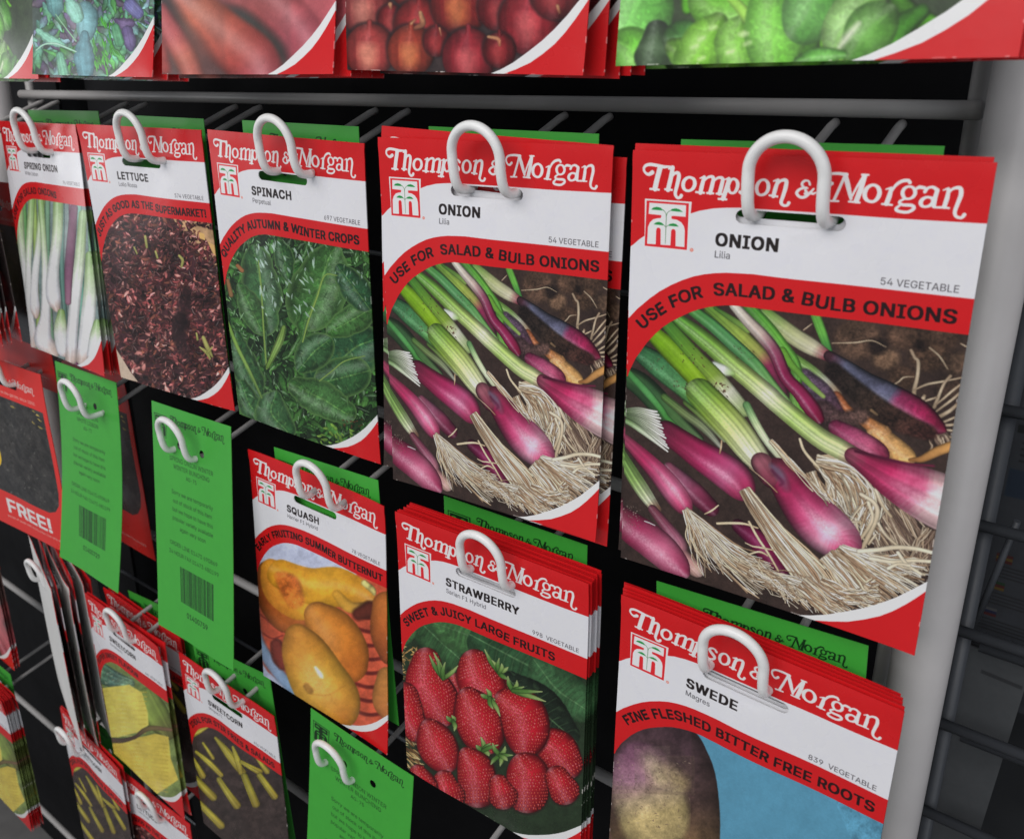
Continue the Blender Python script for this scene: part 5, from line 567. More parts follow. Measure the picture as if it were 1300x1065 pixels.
        ts = [q[0] for q in stops]; cs = np.array([q[1] for q in stops], np.float32)
        col = np.stack([np.interp(T, ts, cs[:, j]) for j in range(3)], -1).astype(np.float32)
        f = 1 - sh * .8 * np.minimum(best, 1) ** 2.6 * (1 + .5 * np.clip(S * (1 if hs < 0 else -1), 0, 1))
        if st:
            tab = s.rng.rand(64).astype(np.float32) * 2 - 1
            z = (np.arcsin(np.clip(S, -1, 1)) / 1.57 + 1) * sf; zi = z.astype(int); zf = z - zi
            f = f * (1 + st * (tab[zi % 64] * (1 - zf) + tab[(zi + 1) % 64] * zf))
        if vein:
            vc, vn, vw = vein
            g = np.abs(((T * vn - np.abs(S) * .6 * vn / 8) % 1) - .5)
            vv = np.clip(1 - g / vw, 0, 1) * (np.abs(S) < .92) * .55 + np.clip(1 - np.abs(S) / .06, 0, 1)
            col = col + (np.asarray(vc, np.float32) - col) * np.clip(vv, 0, 1)[..., None] * .8
            f = f * (1 + .12 * np.cos(((T * vn - np.abs(S) * .6 * vn / 8) % 1) * 6.28))
        f = f * (1 + nz * NZ + fz * FN)
        if cr: f = f * (1 + cr * np.sin(NZ * 15 + FN * 2.5))
        col = col * f[..., None]
        if hl:
            g = np.exp(-((S - hs) / hw) ** 2) * hl * (1 + .4 * FN)
            if ht: g = g * np.exp(-((T - ht[0]) / ht[1]) ** 2)
            col = col + (255 - col) * np.clip(g, 0, 1)[..., None]
        if edge is not None:
            e = np.clip((best - .8) / .2, 0, 1) * .8
            col = col + (np.asarray(edge, np.float32) - col) * e[..., None]
        s.blend(b, col, al)
    def blur(s, r):
        n = max(1, int(round(r * s.k)))
        for _ in range(2):
            for ax in (0, 1):
                P = np.concatenate([np.repeat(s.a.take([0], ax), n + 1, ax), s.a, np.repeat(s.a.take([-1], ax), n, ax)], ax)
                c = np.cumsum(P, ax, dtype=np.float64); L = s.a.shape[ax]
                s.a = ((c.take(range(2 * n + 1, 2 * n + 1 + L), ax) - c.take(range(0, L), ax)) / (2 * n + 1)).astype(np.float32)
        s.a *= (1 + .05 * s.nz + .03 * s.fine)[..., None]
    def ink(s, loops, col, op=1., grow=0.):
        """Ink closed outlines (lettering) by winding number. loops in mm."""
        ss = 3; g = grow * s.k
        A = np.vstack(loops) * s.k
        b = s.win(A[:, 0].min() - g - 2, A[:, 1].min() - g - 2, A[:, 0].max() + g + 2, A[:, 1].max() + g + 2)
        if not b: return
        hh, ww = (b[3] - b[1]) * ss, (b[2] - b[0]) * ss
        D = np.zeros((hh, ww + 1), np.int16)
        for lp in loops:
            P = (np.asarray(lp, np.float32) * s.k - np.array(b[:2], np.float32)) * ss
            N = np.roll(P, -1, 0)
            for (ax, ay), (bx, by) in zip(P, N):
                if ay == by: continue
                y0, y1, sg = (ay, by, 1) if ay < by else (by, ay, -1)
                r0 = max(0, int(math.ceil(y0 - .5))); r1 = min(hh, int(math.ceil(y1 - .5)))
                if r1 <= r0: continue
                rr = np.arange(r0, r1); xx = np.clip(np.ceil(ax + (rr + .5 - ay) * (bx - ax) / (by - ay) - .5), 0, ww).astype(int)
                D[rr, xx] += sg
        M = np.cumsum(D, 1)[:, :ww] != 0
        r = int(round(g * ss))
        if r:
            O = M.copy()
            for dx in range(-r, r + 1): O[:, max(0, dx):ww + min(0, dx)] |= M[:, max(0, -dx):ww + min(0, -dx)]
            M = O.copy(); r = max(1, int(r * .6))
            for dy in range(-r, r + 1): M[max(0, dy):hh + min(0, dy)] |= O[max(0, -dy):hh + min(0, -dy)]
        al = M.reshape(hh // ss, ss, ww // ss, ss).mean((1, 3)).astype(np.float32) * op
        s.blend(b, col, al)
    def text(s, body, x, y, size, col, bold=0., sx=1., align='l', path=None, op=1., width=None, rot=0., track=1.):
        """Set a line of type: size is the cap height in mm, (x, y) the baseline start, or a path to bend it along."""
        V, cut = glyphs(body, track)
        if not len(V): return
        V = V * (size / CAP); V[:, 0] -= V[:, 0].min(); wd = V[:, 0].max()
        if width: sx = width / wd
        V[:, 0] *= sx; wd *= sx
        if path is not None:
            p = np.asarray(path, np.float32); L = np.concatenate([[0], np.cumsum(np.hypot(*np.diff(p, axis=0).T))])
            q = V[:, 0] + x
            px = np.interp(q, L, p[:, 0]); py = np.interp(q, L, p[:, 1]); e = 1.2
            tx = np.interp(q + e, L, p[:, 0]) - np.interp(q - e, L, p[:, 0]); ty = np.interp(q + e, L, p[:, 1]) - np.interp(q - e, L, p[:, 1])
            n = np.hypot(tx, ty) + 1e-6
            W = np.stack([px + ty / n * (V[:, 1] + y), py - tx / n * (V[:, 1] + y)], 1)
        else:
            if align == 'r': x -= wd
            if align == 'c': x -= wd / 2
            c, si = math.cos(rot), math.sin(rot)
            W = np.stack([x + V[:, 0] * c + V[:, 1] * si, y - V[:, 1] * c + V[:, 0] * si], 1)
        s.ink(np.split(W, cut), col, op, bold * size)
    def image(s, name):
        im = bpy.data.images.new(name, s.W, s.H, alpha=False)
        im.colorspace_settings.name = 'sRGB'
        a = np.clip(s.a / 255, 0, 1)
        lin = np.where(a < .04045, a / 12.92, ((a + .055) / 1.055) ** 2.4) * INK
        lin = np.clip(lin, 0, .84)
        a = np.where(lin < .0031308, lin * 12.92, 1.055 * lin ** (1 / 2.4) - .055)
        px = np.ones((s.H, s.W, 4), np.float32); px[..., :3] = a[::-1]
        im.pixels.foreach_set(px.ravel()); im.update(); im.pack()
        return im

_font = None
try:
    _font = bpy.data.fonts.load(os.path.join(bpy.utils.resource_path('LOCAL'), 'datafiles', 'fonts', 'Inter.woff2'))
except Exception:
    _font = None
_gc = {}
def glyphs(body, track=1.):
    """Outline of a line of type as triangles, from Blender's own text object."""
    key = (body, track)
    if key in _gc: return _gc[key][0].copy(), _gc[key][1]
    c = bpy.data.curves.new('type', 'FONT'); c.body = body; c.resolution_u = 3; c.space_character = track
    if _font: c.font = _font
    o = bpy.data.objects.new('type', c)
    cu = o.to_curve(bpy.context.evaluated_depsgraph_get())
    loops = []
    for sp in cu.splines:
        P = []
        bp = list(sp.bezier_points)
        for i, p in enumerate(bp):
            q = bp[(i + 1) % len(bp)]
            a, b_, c_, d = p.co, p.handle_right, q.handle_left, q.co
            straight = (b_ - a).cross(d - a).length < 1e-5 and (c_ - a).cross(d - a).length < 1e-5
            for t in ((0,) if straight else (0, .25, .5, .75)):
                e = 1 - t; v = a * e ** 3 + b_ * 3 * e * e * t + c_ * 3 * e * t * t + d * t ** 3
                P.append((v.x, v.y))
        if len(P) > 2: loops.append(np.array(P, np.float32))
    o.to_curve_clear(); bpy.data.objects.remove(o); bpy.data.curves.remove(c)
    V = np.vstack(loops) if loops else np.zeros((0, 2), np.float32)
    cut = np.cumsum([len(l) for l in loops])[:-1]
    _gc[key] = (V, cut)
    return V.copy(), cut
_v, _f = glyphs('H'); CAP = float(_v[:, 1].max())
INK = 1.31

# ---------------------------------------------------------------- the printed fronts
RED = (190, 24, 28); PAPER = (206, 206, 211); INKB = (30, 24, 24)
def fan(s, path, w0, w1, n, r, cols, wig=.6, sh=.45, **o):
    """A skirt of roots spreading along a path."""
    P = np.asarray(path, np.float32); R = s.rng
    E = np.vstack([2 * P[0] - P[1], P, 2 * P[-1] - P[-2]]); D = []
    for i in range(1, len(E) - 2):
        for t in (0, .25, .5, .75):
            A, B, C_, F = E[i - 1], E[i], E[i + 1], E[i + 2]
            D.append(.5 * (2 * B + (C_ - A) * t + (2 * A - 5 * B + 4 * C_ - F) * t * t + (3 * B - A - 3 * C_ + F) * t ** 3))
    P = np.array(D + [P[-1]], np.float32)
    for i in range(n):
        a = R.rand() * 2 - 1; b = np.clip(a + (R.rand() - .5) * 1.1, -1.35, 1.35); 
        reach = .45 + .55 * R.rand() ** .5
        pts = []; ph = R.rand() * 6; am = (R.rand() - .5) * wig * 5.5; fq = 3 + 7 * R.rand(); m = 9; cv = (R.rand() - .5) * wig * 5; am2 = (R.rand() - .5) * wig * 1.2
        for j in range(m):
            t = j / (m - 1) * reach; k = t * (len(P) - 1); k0 = min(int(k), len(P) - 2); f = k - k0
            p = P[k0] * (1 - f) + P[k0 + 1] * f; d = P[k0 + 1] - P[k0]; d = d / (np.hypot(*d) + 1e-6)
            off = (a * w0) * (1 - t) + (b * w1) * t + am * t * math.sin(ph + fq * t) + cv * t * t + am2 * math.sin(ph * 3 + 17 * t)
            pts.append((p[0] - d[1] * off, p[1] + d[0] * off, max(.15, r * (.7 + .95 * R.rand() ** 2) * (1 - .45 * t))))
        c = np.array(cols[i % len(cols)], np.float32) * (.98 + .22 * R.rand()) * (1 if i > n * .3 else .74)
        s.tube([(x + .12, y + .14, q * 1.25) for x, y, q in pts], [(0, (70, 50, 38)), (1, (60, 44, 34))], sh=0, nz=0, op=.42, n=m)
        s.tube(pts, [(0, c * .9), (.3, c), (1, c * .95)], sh=sh, nz=.1, n=m, hs=.3, hl=.16, hw=.4)
def berry(s, P):
    """A strawberry: a fat spindle with rows of pits and seeds."""
    P = np.asarray(P, np.float32).copy(); P[:, 2] *= 1.04; R = s.rng
    s.tube([(x, y + .5, r * 1.05) for x, y, r in P], [(0, (40, 20, 20)), (1, (40, 20, 20))], sh=0, soft=5, op=.6)
    s.tube(P, [(0, (170, 26, 34)), (.3, (186, 24, 38)), (.75, (176, 20, 36)), (1, (150, 20, 32))], sh=.62, hs=-.2, hl=.26, hw=.32, nz=.12, fz=.06)
    L = np.hypot(*(P[-1, :2] - P[0, :2])); T = np.concatenate([[0], np.cumsum(np.hypot(*np.diff(P[:, :2], axis=0).T))])
    tt = -P[0, 2] * .6; row = 0
    while tt < T[-1] + P[-1, 2] * .8:
        x = np.interp(tt, T, P[:, 0]); y = np.interp(tt, T, P[:, 1]); r = np.interp(tt, T, P[:, 2])
        k = min(max(int(np.searchsorted(T, tt)) - 1, 0), len(P) - 2); d = P[k + 1, :2] - P[k, :2]; d /= np.hypot(*d) + 1e-6
        if tt < 0: x += d[0] * tt; y += d[1] * tt; r = math.sqrt(max(r * r - tt * tt, .1))
        if tt > T[-1]: e = tt - T[-1]; x += d[0] * e; y += d[1] * e; r = math.sqrt(max(r * r - e * e, .1))
        nA = max(3, int(r * 3.1 / 2.3))
        for j in range(nA):
            a = -1.45 + 2.9 * (j + .5 * (row % 2) + .35 * R.rand()) / nA
            o = math.sin(a) * r * .96; w = .34 * max(.3, math.cos(a)) + .1
            cx, cy = x - d[1] * o, y + d[0] * o + .3 * math.cos(a)
            s.tube([(cx - d[0] * .35, cy - d[1] * .35, w + .22), (cx + d[0] * .35, cy + d[1] * .35, w + .22)], [(0, (120, 12, 24)), (1, (130, 14, 28))], sh=0, nz=0, op=.55, soft=1.2)
            s.tube([(cx - d[0] * .3, cy - d[1] * .3, w * .55), (cx + d[0] * .3, cy + d[1] * .3, w * .6)], [(0, (214, 120, 84)), (1, (196, 80, 60))], sh=0, nz=0, op=.8)
            if R.rand() < .4 and abs(a) < 1.:
                q = R.rand() * .3; s.tube([(cx - .1 - q, cy - .7, .2), (cx + .1 + q, cy - .66 + q, .2)], [(0, (240, 170, 176)), (1, (240, 160, 170))], sh=0, nz=0, op=.55)
        tt += 1.9; row += 1
def onion(s, p, c, l):
    x, y, r = p; r *= 1.08; c = np.array(c, np.float32); l = np.array(l, np.float32)
    s.tube([(x - .3, y - r * .12, r * 1.05), (x, y + r * .12, r * 1.05)], [(0, (30, 22, 24)), (1, (30, 22, 24))], sh=0, soft=4, op=.7)
    s.tube([(x, y - r * 1.15, r * .1), (x, y - r * .8, r * .2), (x, y - r * .35, r * .72), (x, y, r * 1.02), (x, y + r * .25, r * .86), (x, y + r * .5, r * .5)], [(0, c * .9), (.5, c), (1, c * .8)], sh=.6, st=.12, sf=12, hs=-.15, hl=.1, nz=.15, fz=.06)
    s.tube([(x - r * .1, y + r * .1, r * .42), (x - r * .05, y + r * .4, r * .34)], [(0, l), (1, l)], sh=.0, soft=r * s.k * .22, op=.6, nz=.2)
def scatter(s, box, num, ang, spread, l, w, cols, lump=0., vein=None, hl=0., **o):
    R = s.rng
    for i in range(num):
        x = box[0] + (box[2] - box[0]) * R.rand(); y = box[1] + (box[3] - box[1]) * R.rand()
        a = ang + (R.rand() * 2 - 1) * spread; L = (l[0] + (l[1] - l[0]) * R.rand()) * .5; q = w[0] + (w[1] - w[0]) * R.rand()
        c0, c1 = cols[R.randint(len(cols))]; f = .8 + .35 * R.rand()
        if lump:
            yy = min(max(int(y * s.k), 0), s.H - 1); xx = min(max(int(x * s.k), 0), s.W - 1); f *= 1 + lump * s.nz[yy, xx] * 1.6
        ca, sa = math.cos(a), math.sin(a); bx = (R.rand() - .5) * q
        s.tube([(x - L * ca, y - L * sa, q * .3), (x - bx * sa, y + bx * ca, q * .5 if L < q * 1.5 else q), (x + L * ca, y + L * sa, q * .25)], [(0, np.array(c0) * f), (1, np.array(c1) * f)],
               vein=vein if i % 3 == 0 else None, hl=hl if i % 5 == 0 else 0., **o)
def picture(s, key):
    for op in PIC[key]:
        k = op[0]
        if k == 't': s.tube(op[1], [(t, c) for t, c in op[2]], **op[3])
        elif k == 'f': fan(s, op[1], op[2], op[3], op[4], op[5], op[6], **op[7])
        elif k == 'z': s.blur(op[1])
        elif k == 'p': s.poly(op[1], op[2], **op[3])
        elif k == 'b': berry(s, op[1])
        elif k == 'o': onion(s, op[1], op[2], op[3])
        elif k == 's': scatter(s, op[1], op[2], op[3], op[4], op[5], op[6], op[7], **op[8])
def emblem(s, ink, pap, ox=0., oy=0., k=1., leaf=(30, 130, 60)):
    m = lambda P: [[ox + p[0] * k, oy + p[1] * k] + [q * k for q in list(p)[2:]] for p in P]
    s.poly(m(EMB['frame']), pap); s.poly(m(EMB['red']), ink); s.poly(m(EMB['white']), pap)
    for l in EMB['leaf']: s.poly(m(l), leaf)
    for l in EMB['stem']: s.tube(m(l), [(0, (90, 130, 90)), (1, (90, 120, 90))], sh=0, nz=0)
    x, y, r = m(EMB['reg'])[0]; r *= .8
    s.tube([(x - .02, y, r), (x + .02, y, r)], [(0, (214, 120, 104)), (1, (214, 120, 104))], sh=0)
    s.text('R', x, y + r * .55, r * 1.1, pap, align='c')
def script(s, col, ox=0., oy=0., k=1.):
    for cl, P in LOGO:
        s.tube([(ox + x * k, oy + y * k, r * k * 1.22) for x, y, r in P], [(0, col), (1, col)], sh=0, nz=0, closed=bool(cl), n=len(P) * 5)
def packet_front(name, key, title, sub, num, band, k, seed, span=(4, 100), bg=(52, 40, 36), corner=(1, 1), tsize=4.15):
    s = Print(W_MM, H_MM, k, bg, seed)
    s.a *= (1 + .25 * s.nz + .1 * s.fine)[..., None]
    if key in WARP:                              # painted as the photographer framed it, then laid into the packet's window
        w2, h2, H = WARP[key]; s2 = Print(w2, h2, k * 1.05, bg, seed + 50); s2.a *= (1 + .25 * s2.nz + .1 * s2.fine)[..., None]
        picture(s2, key)
        U, V = np.meshgrid((np.arange(s.W) + .5) / s.k, (np.arange(s.H) + .5) / s.k)
        D_ = H[6] * U + H[7] * V + H[8]; X = (H[0] * U + H[1] * V + H[2]) / D_ * s2.k - .5; Y = (H[3] * U + H[4] * V + H[5]) / D_ * s2.k - .5
        X = np.clip(X, 0, s2.W - 1.001); Y = np.clip(Y, 0, s2.H - 1.001); xi = X.astype(int); yi = Y.astype(int); fx = (X - xi)[..., None]; fy = (Y - yi)[..., None]; A = s2.a
        s.a = ((A[yi, xi] * (1 - fx) + A[yi, xi + 1] * fx) * (1 - fy) + (A[yi + 1, xi] * (1 - fx) + A[yi + 1, xi + 1] * fx) * fy).astype(np.float32)
    else: picture(s, key)
    s.a *= (1 + .035 * s.fine)[..., None]
    outer = [tuple(p) for p in TPL['outer']] + [(W_MM + 3, TPL['outer'][-1][1])]
    inner = [tuple(p) for p in TPL['inner']] + [(W_MM + 3, TPL['inner'][-1][1])]
    hdr = [tuple(p) for p in TPL['hdr']] + [(W_MM + 3, TPL['hdr'][-1][1])]
    s.poly([(-3, -3)] + [(-3, TPL['inner'][0][1])] + inner + [(W_MM + 3, -3)], RED)
    s.poly([(-3, outer[0][1])] + outer + [(W_MM + 3, -3), (-3, -3)], PAPER)
    s.poly([(-3, -3), (-3, hdr[0][1])] + hdr + [(W_MM + 3, -3)], RED)
    wa = [tuple(p) for p in TPL['warc']]; ra = [tuple(p) for p in TPL['rarc']]
    s.poly(wa + [(W_MM + 3, wa[-1][1] - 3), (W_MM + 3, H_MM + 3), (wa[0][0], H_MM + 3)], (222, 222, 224))
    s.poly(ra + [(W_MM + 3, ra[-1][1] - 3), (W_MM + 3, H_MM + 3), (ra[0][0], H_MM + 3)], RED)
    emblem(s, (204, 36, 44), (220, 220, 222)); script(s, (220, 218, 214))
    s.text(title, 32.7, 30.7, tsize, INKB, bold=.07, sx=1.06, track=1.09)
    s.text(sub, 32.6, 34.9, 2.35, (62, 60, 64))
    s.text(num, 109.6, 37.9, 2.25, (66, 62, 66), align='r')
    bp = np.array(TPL['base'], np.float32); bl = np.concatenate([[0], np.cumsum(np.hypot(*np.diff(bp, axis=0).T))])
    b0, b1 = np.interp(span, bp[:, 0], bl)
    s.text(band, b0, 0, 4.2, (34, 14, 16), bold=.06, path=bp, width=b1 - b0, track=1.05)
    # rubbed edges
    R = np.random.RandomState(seed + 9)
    for i in range(18):
        e = R.randint(1, 4); q = R.rand() ** 1.4; l = .3 + 1.6 * R.rand() ** 3; w = .08 + .14 * R.rand()
        x, y = [(W_MM * (1 - q * .5), .15), (W_MM * R.rand(), H_MM - .2), (.15, H_MM * R.rand()), (W_MM - .15, H_MM * (1 - q * .6))][e]
        s.tube([(x - l * (e < 2), y - l * (e > 1), w), (x + l * (e < 2), y + l * (e > 1), w)], [(0, (226, 220, 214)), (1, (226, 220, 214))], sh=0, op=.5)
    s.a *= (1 - .015 * np.abs(s.nz))[..., None]
    return s.image(name)
def card_front(name, lines, num, seed):
    s = Print(CARD_W, CARD_H, 7, (58, 150, 52), seed)
    s.a *= (1 + .02 * s.nz)[..., None]
    D = (14, 44, 18)
    k = .86; ox, oy = -4, 5.
    for P in (EMB['frame'], EMB['red']): s.poly([(ox + 2 + p[0] * k, oy + p[1] * k - 12) for p in P], D if P is EMB['frame'] else (58, 150, 52))
    s.poly([(ox + 2 + p[0] * k, oy + p[1] * k - 12) for p in EMB['white']], D)
    for l in EMB['leaf']: s.poly([(ox + 2 + p[0] * k, oy + p[1] * k - 12) for p in l], (58, 150, 52))
    script(s, D, 19.5, 3.2, .57)
    y = 35.5
    for t in lines: s.text(t, CARD_W / 2, y, 3., D, align='c'); y += 5
    s.text(num, CARD_W / 2, y, 2.6, D, align='c'); y = 58
    for t in ('Sorry we are temporarily', 'out of stock of this item', 'but we hope to have this', 'popular variety available', 'again very soon'):
        s.text(t, CARD_W / 2, y, 2.8, D, align='c', sx=1.05); y += 6
    y = 94
    for t in ('ORDER LINE 01473 690869', '24 HOUR FAX 01473 680199'):
        s.text(t, CARD_W / 2, y, 2.8, D, align='c', sx=1.05); y += 6.4
    x = CARD_W * .32; R = np.random.RandomState(seed + 5); y = 106
    while x < CARD_W * .76:
        w = .3 * R.randint(1, 4); s.poly([(x, y + 1), (x + w, y + 1), (x + w, y + 26), (x, y + 26)], D); x += w + .3 * R.randint(1, 3)
    s.text('01400' + num[-2:] + '9', CARD_W * .54, y + 35, 3.6, D, align='c', bold=.03)
    return s.image(name)

# ---------------------------------------------------------------- scene
S = bpy.context.scene; COL = S.collection
def link(name, me, parent=None):
    o = bpy.data.objects.new(name, me); COL.objects.link(o)
    if parent: o.parent = parent
    return o
def tag(o, label, cat, group=None, kind=None):
    o['label'] = label; o['category'] = cat
    if group: o['group'] = group
    if kind: o['kind'] = kind
    return o
def mat(name, base=(.5, .5, .5), rough=.5, spec=.5, image=None, bump=0., bscale=60., vary=0., coat=0.):
    m = bpy.data.materials.new(name); m.use_nodes = True; N = m.node_tree.nodes; L = m.node_tree.links
    b = N['Principled BSDF']; b.inputs['Base Color'].default_value = (*base, 1); b.inputs['Roughness'].default_value = rough
    b.inputs['Specular IOR Level'].default_value = spec; b.inputs['Coat Weight'].default_value = coat; b.inputs['Coat Roughness'].default_value = .12
    tc = N.new('ShaderNodeTexCoord')
    if image:
        t = N.new('ShaderNodeTexImage'); t.image = image; t.interpolation = 'Cubic'; t.extension = 'EXTEND'
        L.new(tc.outputs['UV'], t.inputs['Vector']); L.new(t.outputs['Color'], b.inputs['Base Color'])
    elif vary:
        n = N.new('ShaderNodeTexNoise'); n.inputs['Scale'].default_value = 35; n.inputs['Detail'].default_value = 6
        r = N.new('ShaderNodeValToRGB'); r.color_ramp.elements[0].position = .3; r.color_ramp.elements[1].position = .7
        r.color_ramp.elements[0].color = (*[c * (1 - vary) for c in base], 1); r.color_ramp.elements[1].color = (*[min(1, c * (1 + vary)) for c in base], 1)
        L.new(tc.outputs['Object'], n.inputs['Vector']); L.new(n.outputs['Fac'], r.inputs['Fac']); L.new(r.outputs['Color'], b.inputs['Base Color'])
    n = N.new('ShaderNodeTexNoise'); n.inputs['Scale'].default_value = 22; n.inputs['Detail'].default_value = 5
    L.new(tc.outputs['Object'], n.inputs['Vector'])
    q = N.new('ShaderNodeMapRange'); q.inputs['From Min'].default_value = .3; q.inputs['From Max'].default_value = .7
    q.inputs['To Min'].default_value = rough - .06; q.inputs['To Max'].default_value = rough + .1
    L.new(n.outputs['Fac'], q.inputs['Value']); L.new(q.outputs['Result'], b.inputs['Roughness'])
    if bump:
        k = N.new('ShaderNodeTexNoise'); k.inputs['Scale'].default_value = bscale; k.inputs['Detail'].default_value = 4
        u = N.new('ShaderNodeBump'); u.inputs['Strength'].default_value = bump; u.inputs['Distance'].default_value = .001
        L.new(tc.outputs['Object'], k.inputs['Vector']); L.new(k.outputs['Fac'], u.inputs['Height']); L.new(u.outputs['Normal'], b.inputs['Normal'])
    return m
M_PAPER = mat('packet_back_paper', (.72, .72, .70), .55)
M_WHITE = mat('white_plastic_coating', (.85, .85, .84), .32, bump=.12, bscale=220, vary=.04)
M_POST = mat('pale_grey_powder_coat', (.6, .575, .57), .4, bump=.12, bscale=260, vary=.05)
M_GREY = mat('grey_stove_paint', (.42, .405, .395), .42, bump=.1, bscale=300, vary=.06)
M_DIM = mat('grey_paint_with_shade', (.065, .071, .082), .45, bump=.1, bscale=300, vary=.08)  # grey paint made dark so that its colour carries the shade
M_BLACK = mat('black_board', (.006, .006, .007), .8, spec=.15, vary=.2)
M_KNIT = mat('dark_card_back', (.05, .13, .045), .6)

# ---- sheets with holes
def stadium(cx, cz, hw, hh, n=8):
    r = hh; return [(cx + hw - r + r * math.cos(a), cz + r * math.sin(a)) for a in np.linspace(-math.pi / 2, math.pi / 2, n)] + \
                   [(cx - hw + r + r * math.cos(a), cz + r * math.sin(a)) for a in np.linspace(math.pi / 2, 1.5 * math.pi, n)]
def sheet(name, w, h, holes, front, thick, mats, step=3.6, jitter=None):
    """A thin body x across, z down from 0 to -h, front at -y. front(x, z) gives its relief in mm, thick(x, z) its thickness."""
    nx, nz = int(w / step), int(h / step)
    V = []; E = []
    def inh(x, z, g): return any(abs(x - c[0]) < c[2] + g and abs(z - c[1]) < c[3] + g for c in holes)
    ring = [(-w / 2 + w * i / nx, 0) for i in range(nx)] + [(w / 2, -h * i / nz) for i in range(nz)] + \
           [(w / 2 - w * i / nx, -h) for i in range(nx)] + [(-w / 2, -h + h * i / nz) for i in range(nz)]
    n0 = len(ring); V += ring; E += [(i, (i + 1) % n0) for i in range(n0)]
    for c in holes:
        p = stadium(*c); b = len(V); V += p; E += [(b + i, b + (i + 1) % len(p)) for i in range(len(p))]
    for i in range(1, nx):
        for j in range(1, nz):
            x, z = -w / 2 + w * i / nx, -h * j / nz
            if not inh(x, z, .9): V.append((x, z))
    r = delaunay_2d_cdt([Vector(v) for v in V], E, [], 0, 1e-5)
    vs = [(v.x, v.y) for v in r[0]]; fs = []
    for f in r[2]:
        cx = sum(vs[i][0] for i in f) / 3; cz = sum(vs[i][1] for i in f) / 3
        if not any(in_stadium(cx, cz, c) for c in holes): fs.append(tuple(f))
    n = len(vs); bm = bmesh.new(); uvl = bm.loops.layers.uv.new('UVMap')
    F = [bm.verts.new((x * MM, -front(x, z) * MM, z * MM)) for x, z in vs]
    B = [bm.verts.new((x * MM, (-front(x, z) + thick(x, z)) * MM, z * MM)) for x, z in vs]
    cnt = {}; rim = []
    for f in fs:
        a = Vector((vs[f[1]][0] - vs[f[0]][0], vs[f[1]][1] - vs[f[0]][1])); c = Vector((vs[f[2]][0] - vs[f[0]][0], vs[f[2]][1] - vs[f[0]][1]))
        if a.x * c.y - a.y * c.x < 0: f = (f[0], f[2], f[1])
        q = bm.faces.new([F[i] for i in f]); q.smooth = True; q.material_index = 0
        q = bm.faces.new([B[i] for i in reversed(f)]); q.smooth = True; q.material_index = 1
        for i in range(3):
            e = (f[i], f[(i + 1) % 3]); cnt[e] = 1
    for a, b in cnt:
        if (b, a) not in cnt:
            q = bm.faces.new([F[b], F[a], B[a], B[b]]); q.material_index = 0; q.smooth = False; rim += [(F[a], F[b]), (B[a], B[b])]
    for a, b in rim: bm.edges.get((a, b)).smooth = False
    idx = {v: i % n for i, v in enumerate(F + B)}
    for f in bm.faces:
        for l in f.loops:
            x, z = vs[idx[l.vert]]; l[uvl].uv = (x / w + .5, 1 + z / h)
    me = bpy.data.meshes.new(name); bm.to_mesh(me); bm.free()
    for m in mats: me.materials.append(m)
    return me
def in_stadium(x, z, c):
    cx, cz, hw, hh = c; dx = max(abs(x - cx) - (hw - hh), 0); return dx * dx + (z - cz) ** 2 < hh * hh * .98
def relief(seed, amp=1.5):
    R = np.random.RandomState(seed); ph = R.rand(8) * 6.28; a = amp * (.7 + .6 * R.rand()); tw = (R.rand() - .5) * 1.6
    cx, cz = (R.rand() - .5) * 14, -95 + (R.rand() - .5) * 26
    ck = [(sx, sz, (R.rand() - .35) * 2.4) for sx in (-57, 57) for sz in (0, -163.4)]
    def f(x, z):
        e = max(0, 1 - (x / 57) ** 2) ** .8 * max(0, min(1, -z / 30)) * max(0, min(1, (z + 163.4) / 22))
        b = a * e * math.exp(-((x - cx) / 44) ** 2 - ((z - cz) / 48) ** 2)
        w = 1.25 * (.32 * math.sin(x / 9.5 + ph[0] + z / 31) * math.sin(z / 27 + ph[1]) + .22 * math.sin(x / 17 - z / 13 + ph[2]) + .14 * math.sin(x / 5 + ph[3]) * math.exp(-((z + 20) / 14) ** 2))
        return b + w * (.35 + .65 * e) * (amp / 1.5) + sum(c * math.exp(-math.hypot(x - sx, z - sz) / 13) for sx, sz, c in ck) + .25 * math.exp(-((z + 4) / 1.6) ** 2) + tw * (x / 57) * (z / 163.4) * .8 + .5 * ((x / 57) ** 2) * math.sin(ph[4])
    return f
SLOT = [(0., -20.3, 18., 2.3)]
def packet_mesh(name, m, seed, amp=1.5):
    return sheet(name, W_MM, H_MM, SLOT, relief(seed, amp), lambda x, z: .5 + .6 * max(0, 1 - (x / 56) ** 2) * max(0, min(1, (-z - 24) / 30)) * max(0, min(1, (z + 163) / 25)), [m, M_PAPER])
def place(o, x, y, z, yaw=0., pitch=0., roll=0.):
    """x, y, z (mm) is the middle of the top edge; angles in degrees: turn, bottom edge forward, tilt."""
    ya, pi, ro = map(math.radians, (yaw, pitch, roll)); cy, sy = math.cos(ya), math.sin(ya)
    U = Vector((cy, sy, 0)); n = Vector((sy, -cy, 0)); D = Vector((0, 0, -1)) * math.cos(pi) + n * math.sin(pi)
    U, D = math.cos(ro) * U + math.sin(ro) * D, math.cos(ro) * D - math.sin(ro) * U
    Z = -D; Y = Z.cross(U)
    o.matrix_world = Matrix(((U.x, Y.x, Z.x, x * MM), (U.y, Y.y, Z.y, y * MM), (U.z, Y.z, Z.z, z * MM), (0, 0, 0, 1)))
    return o
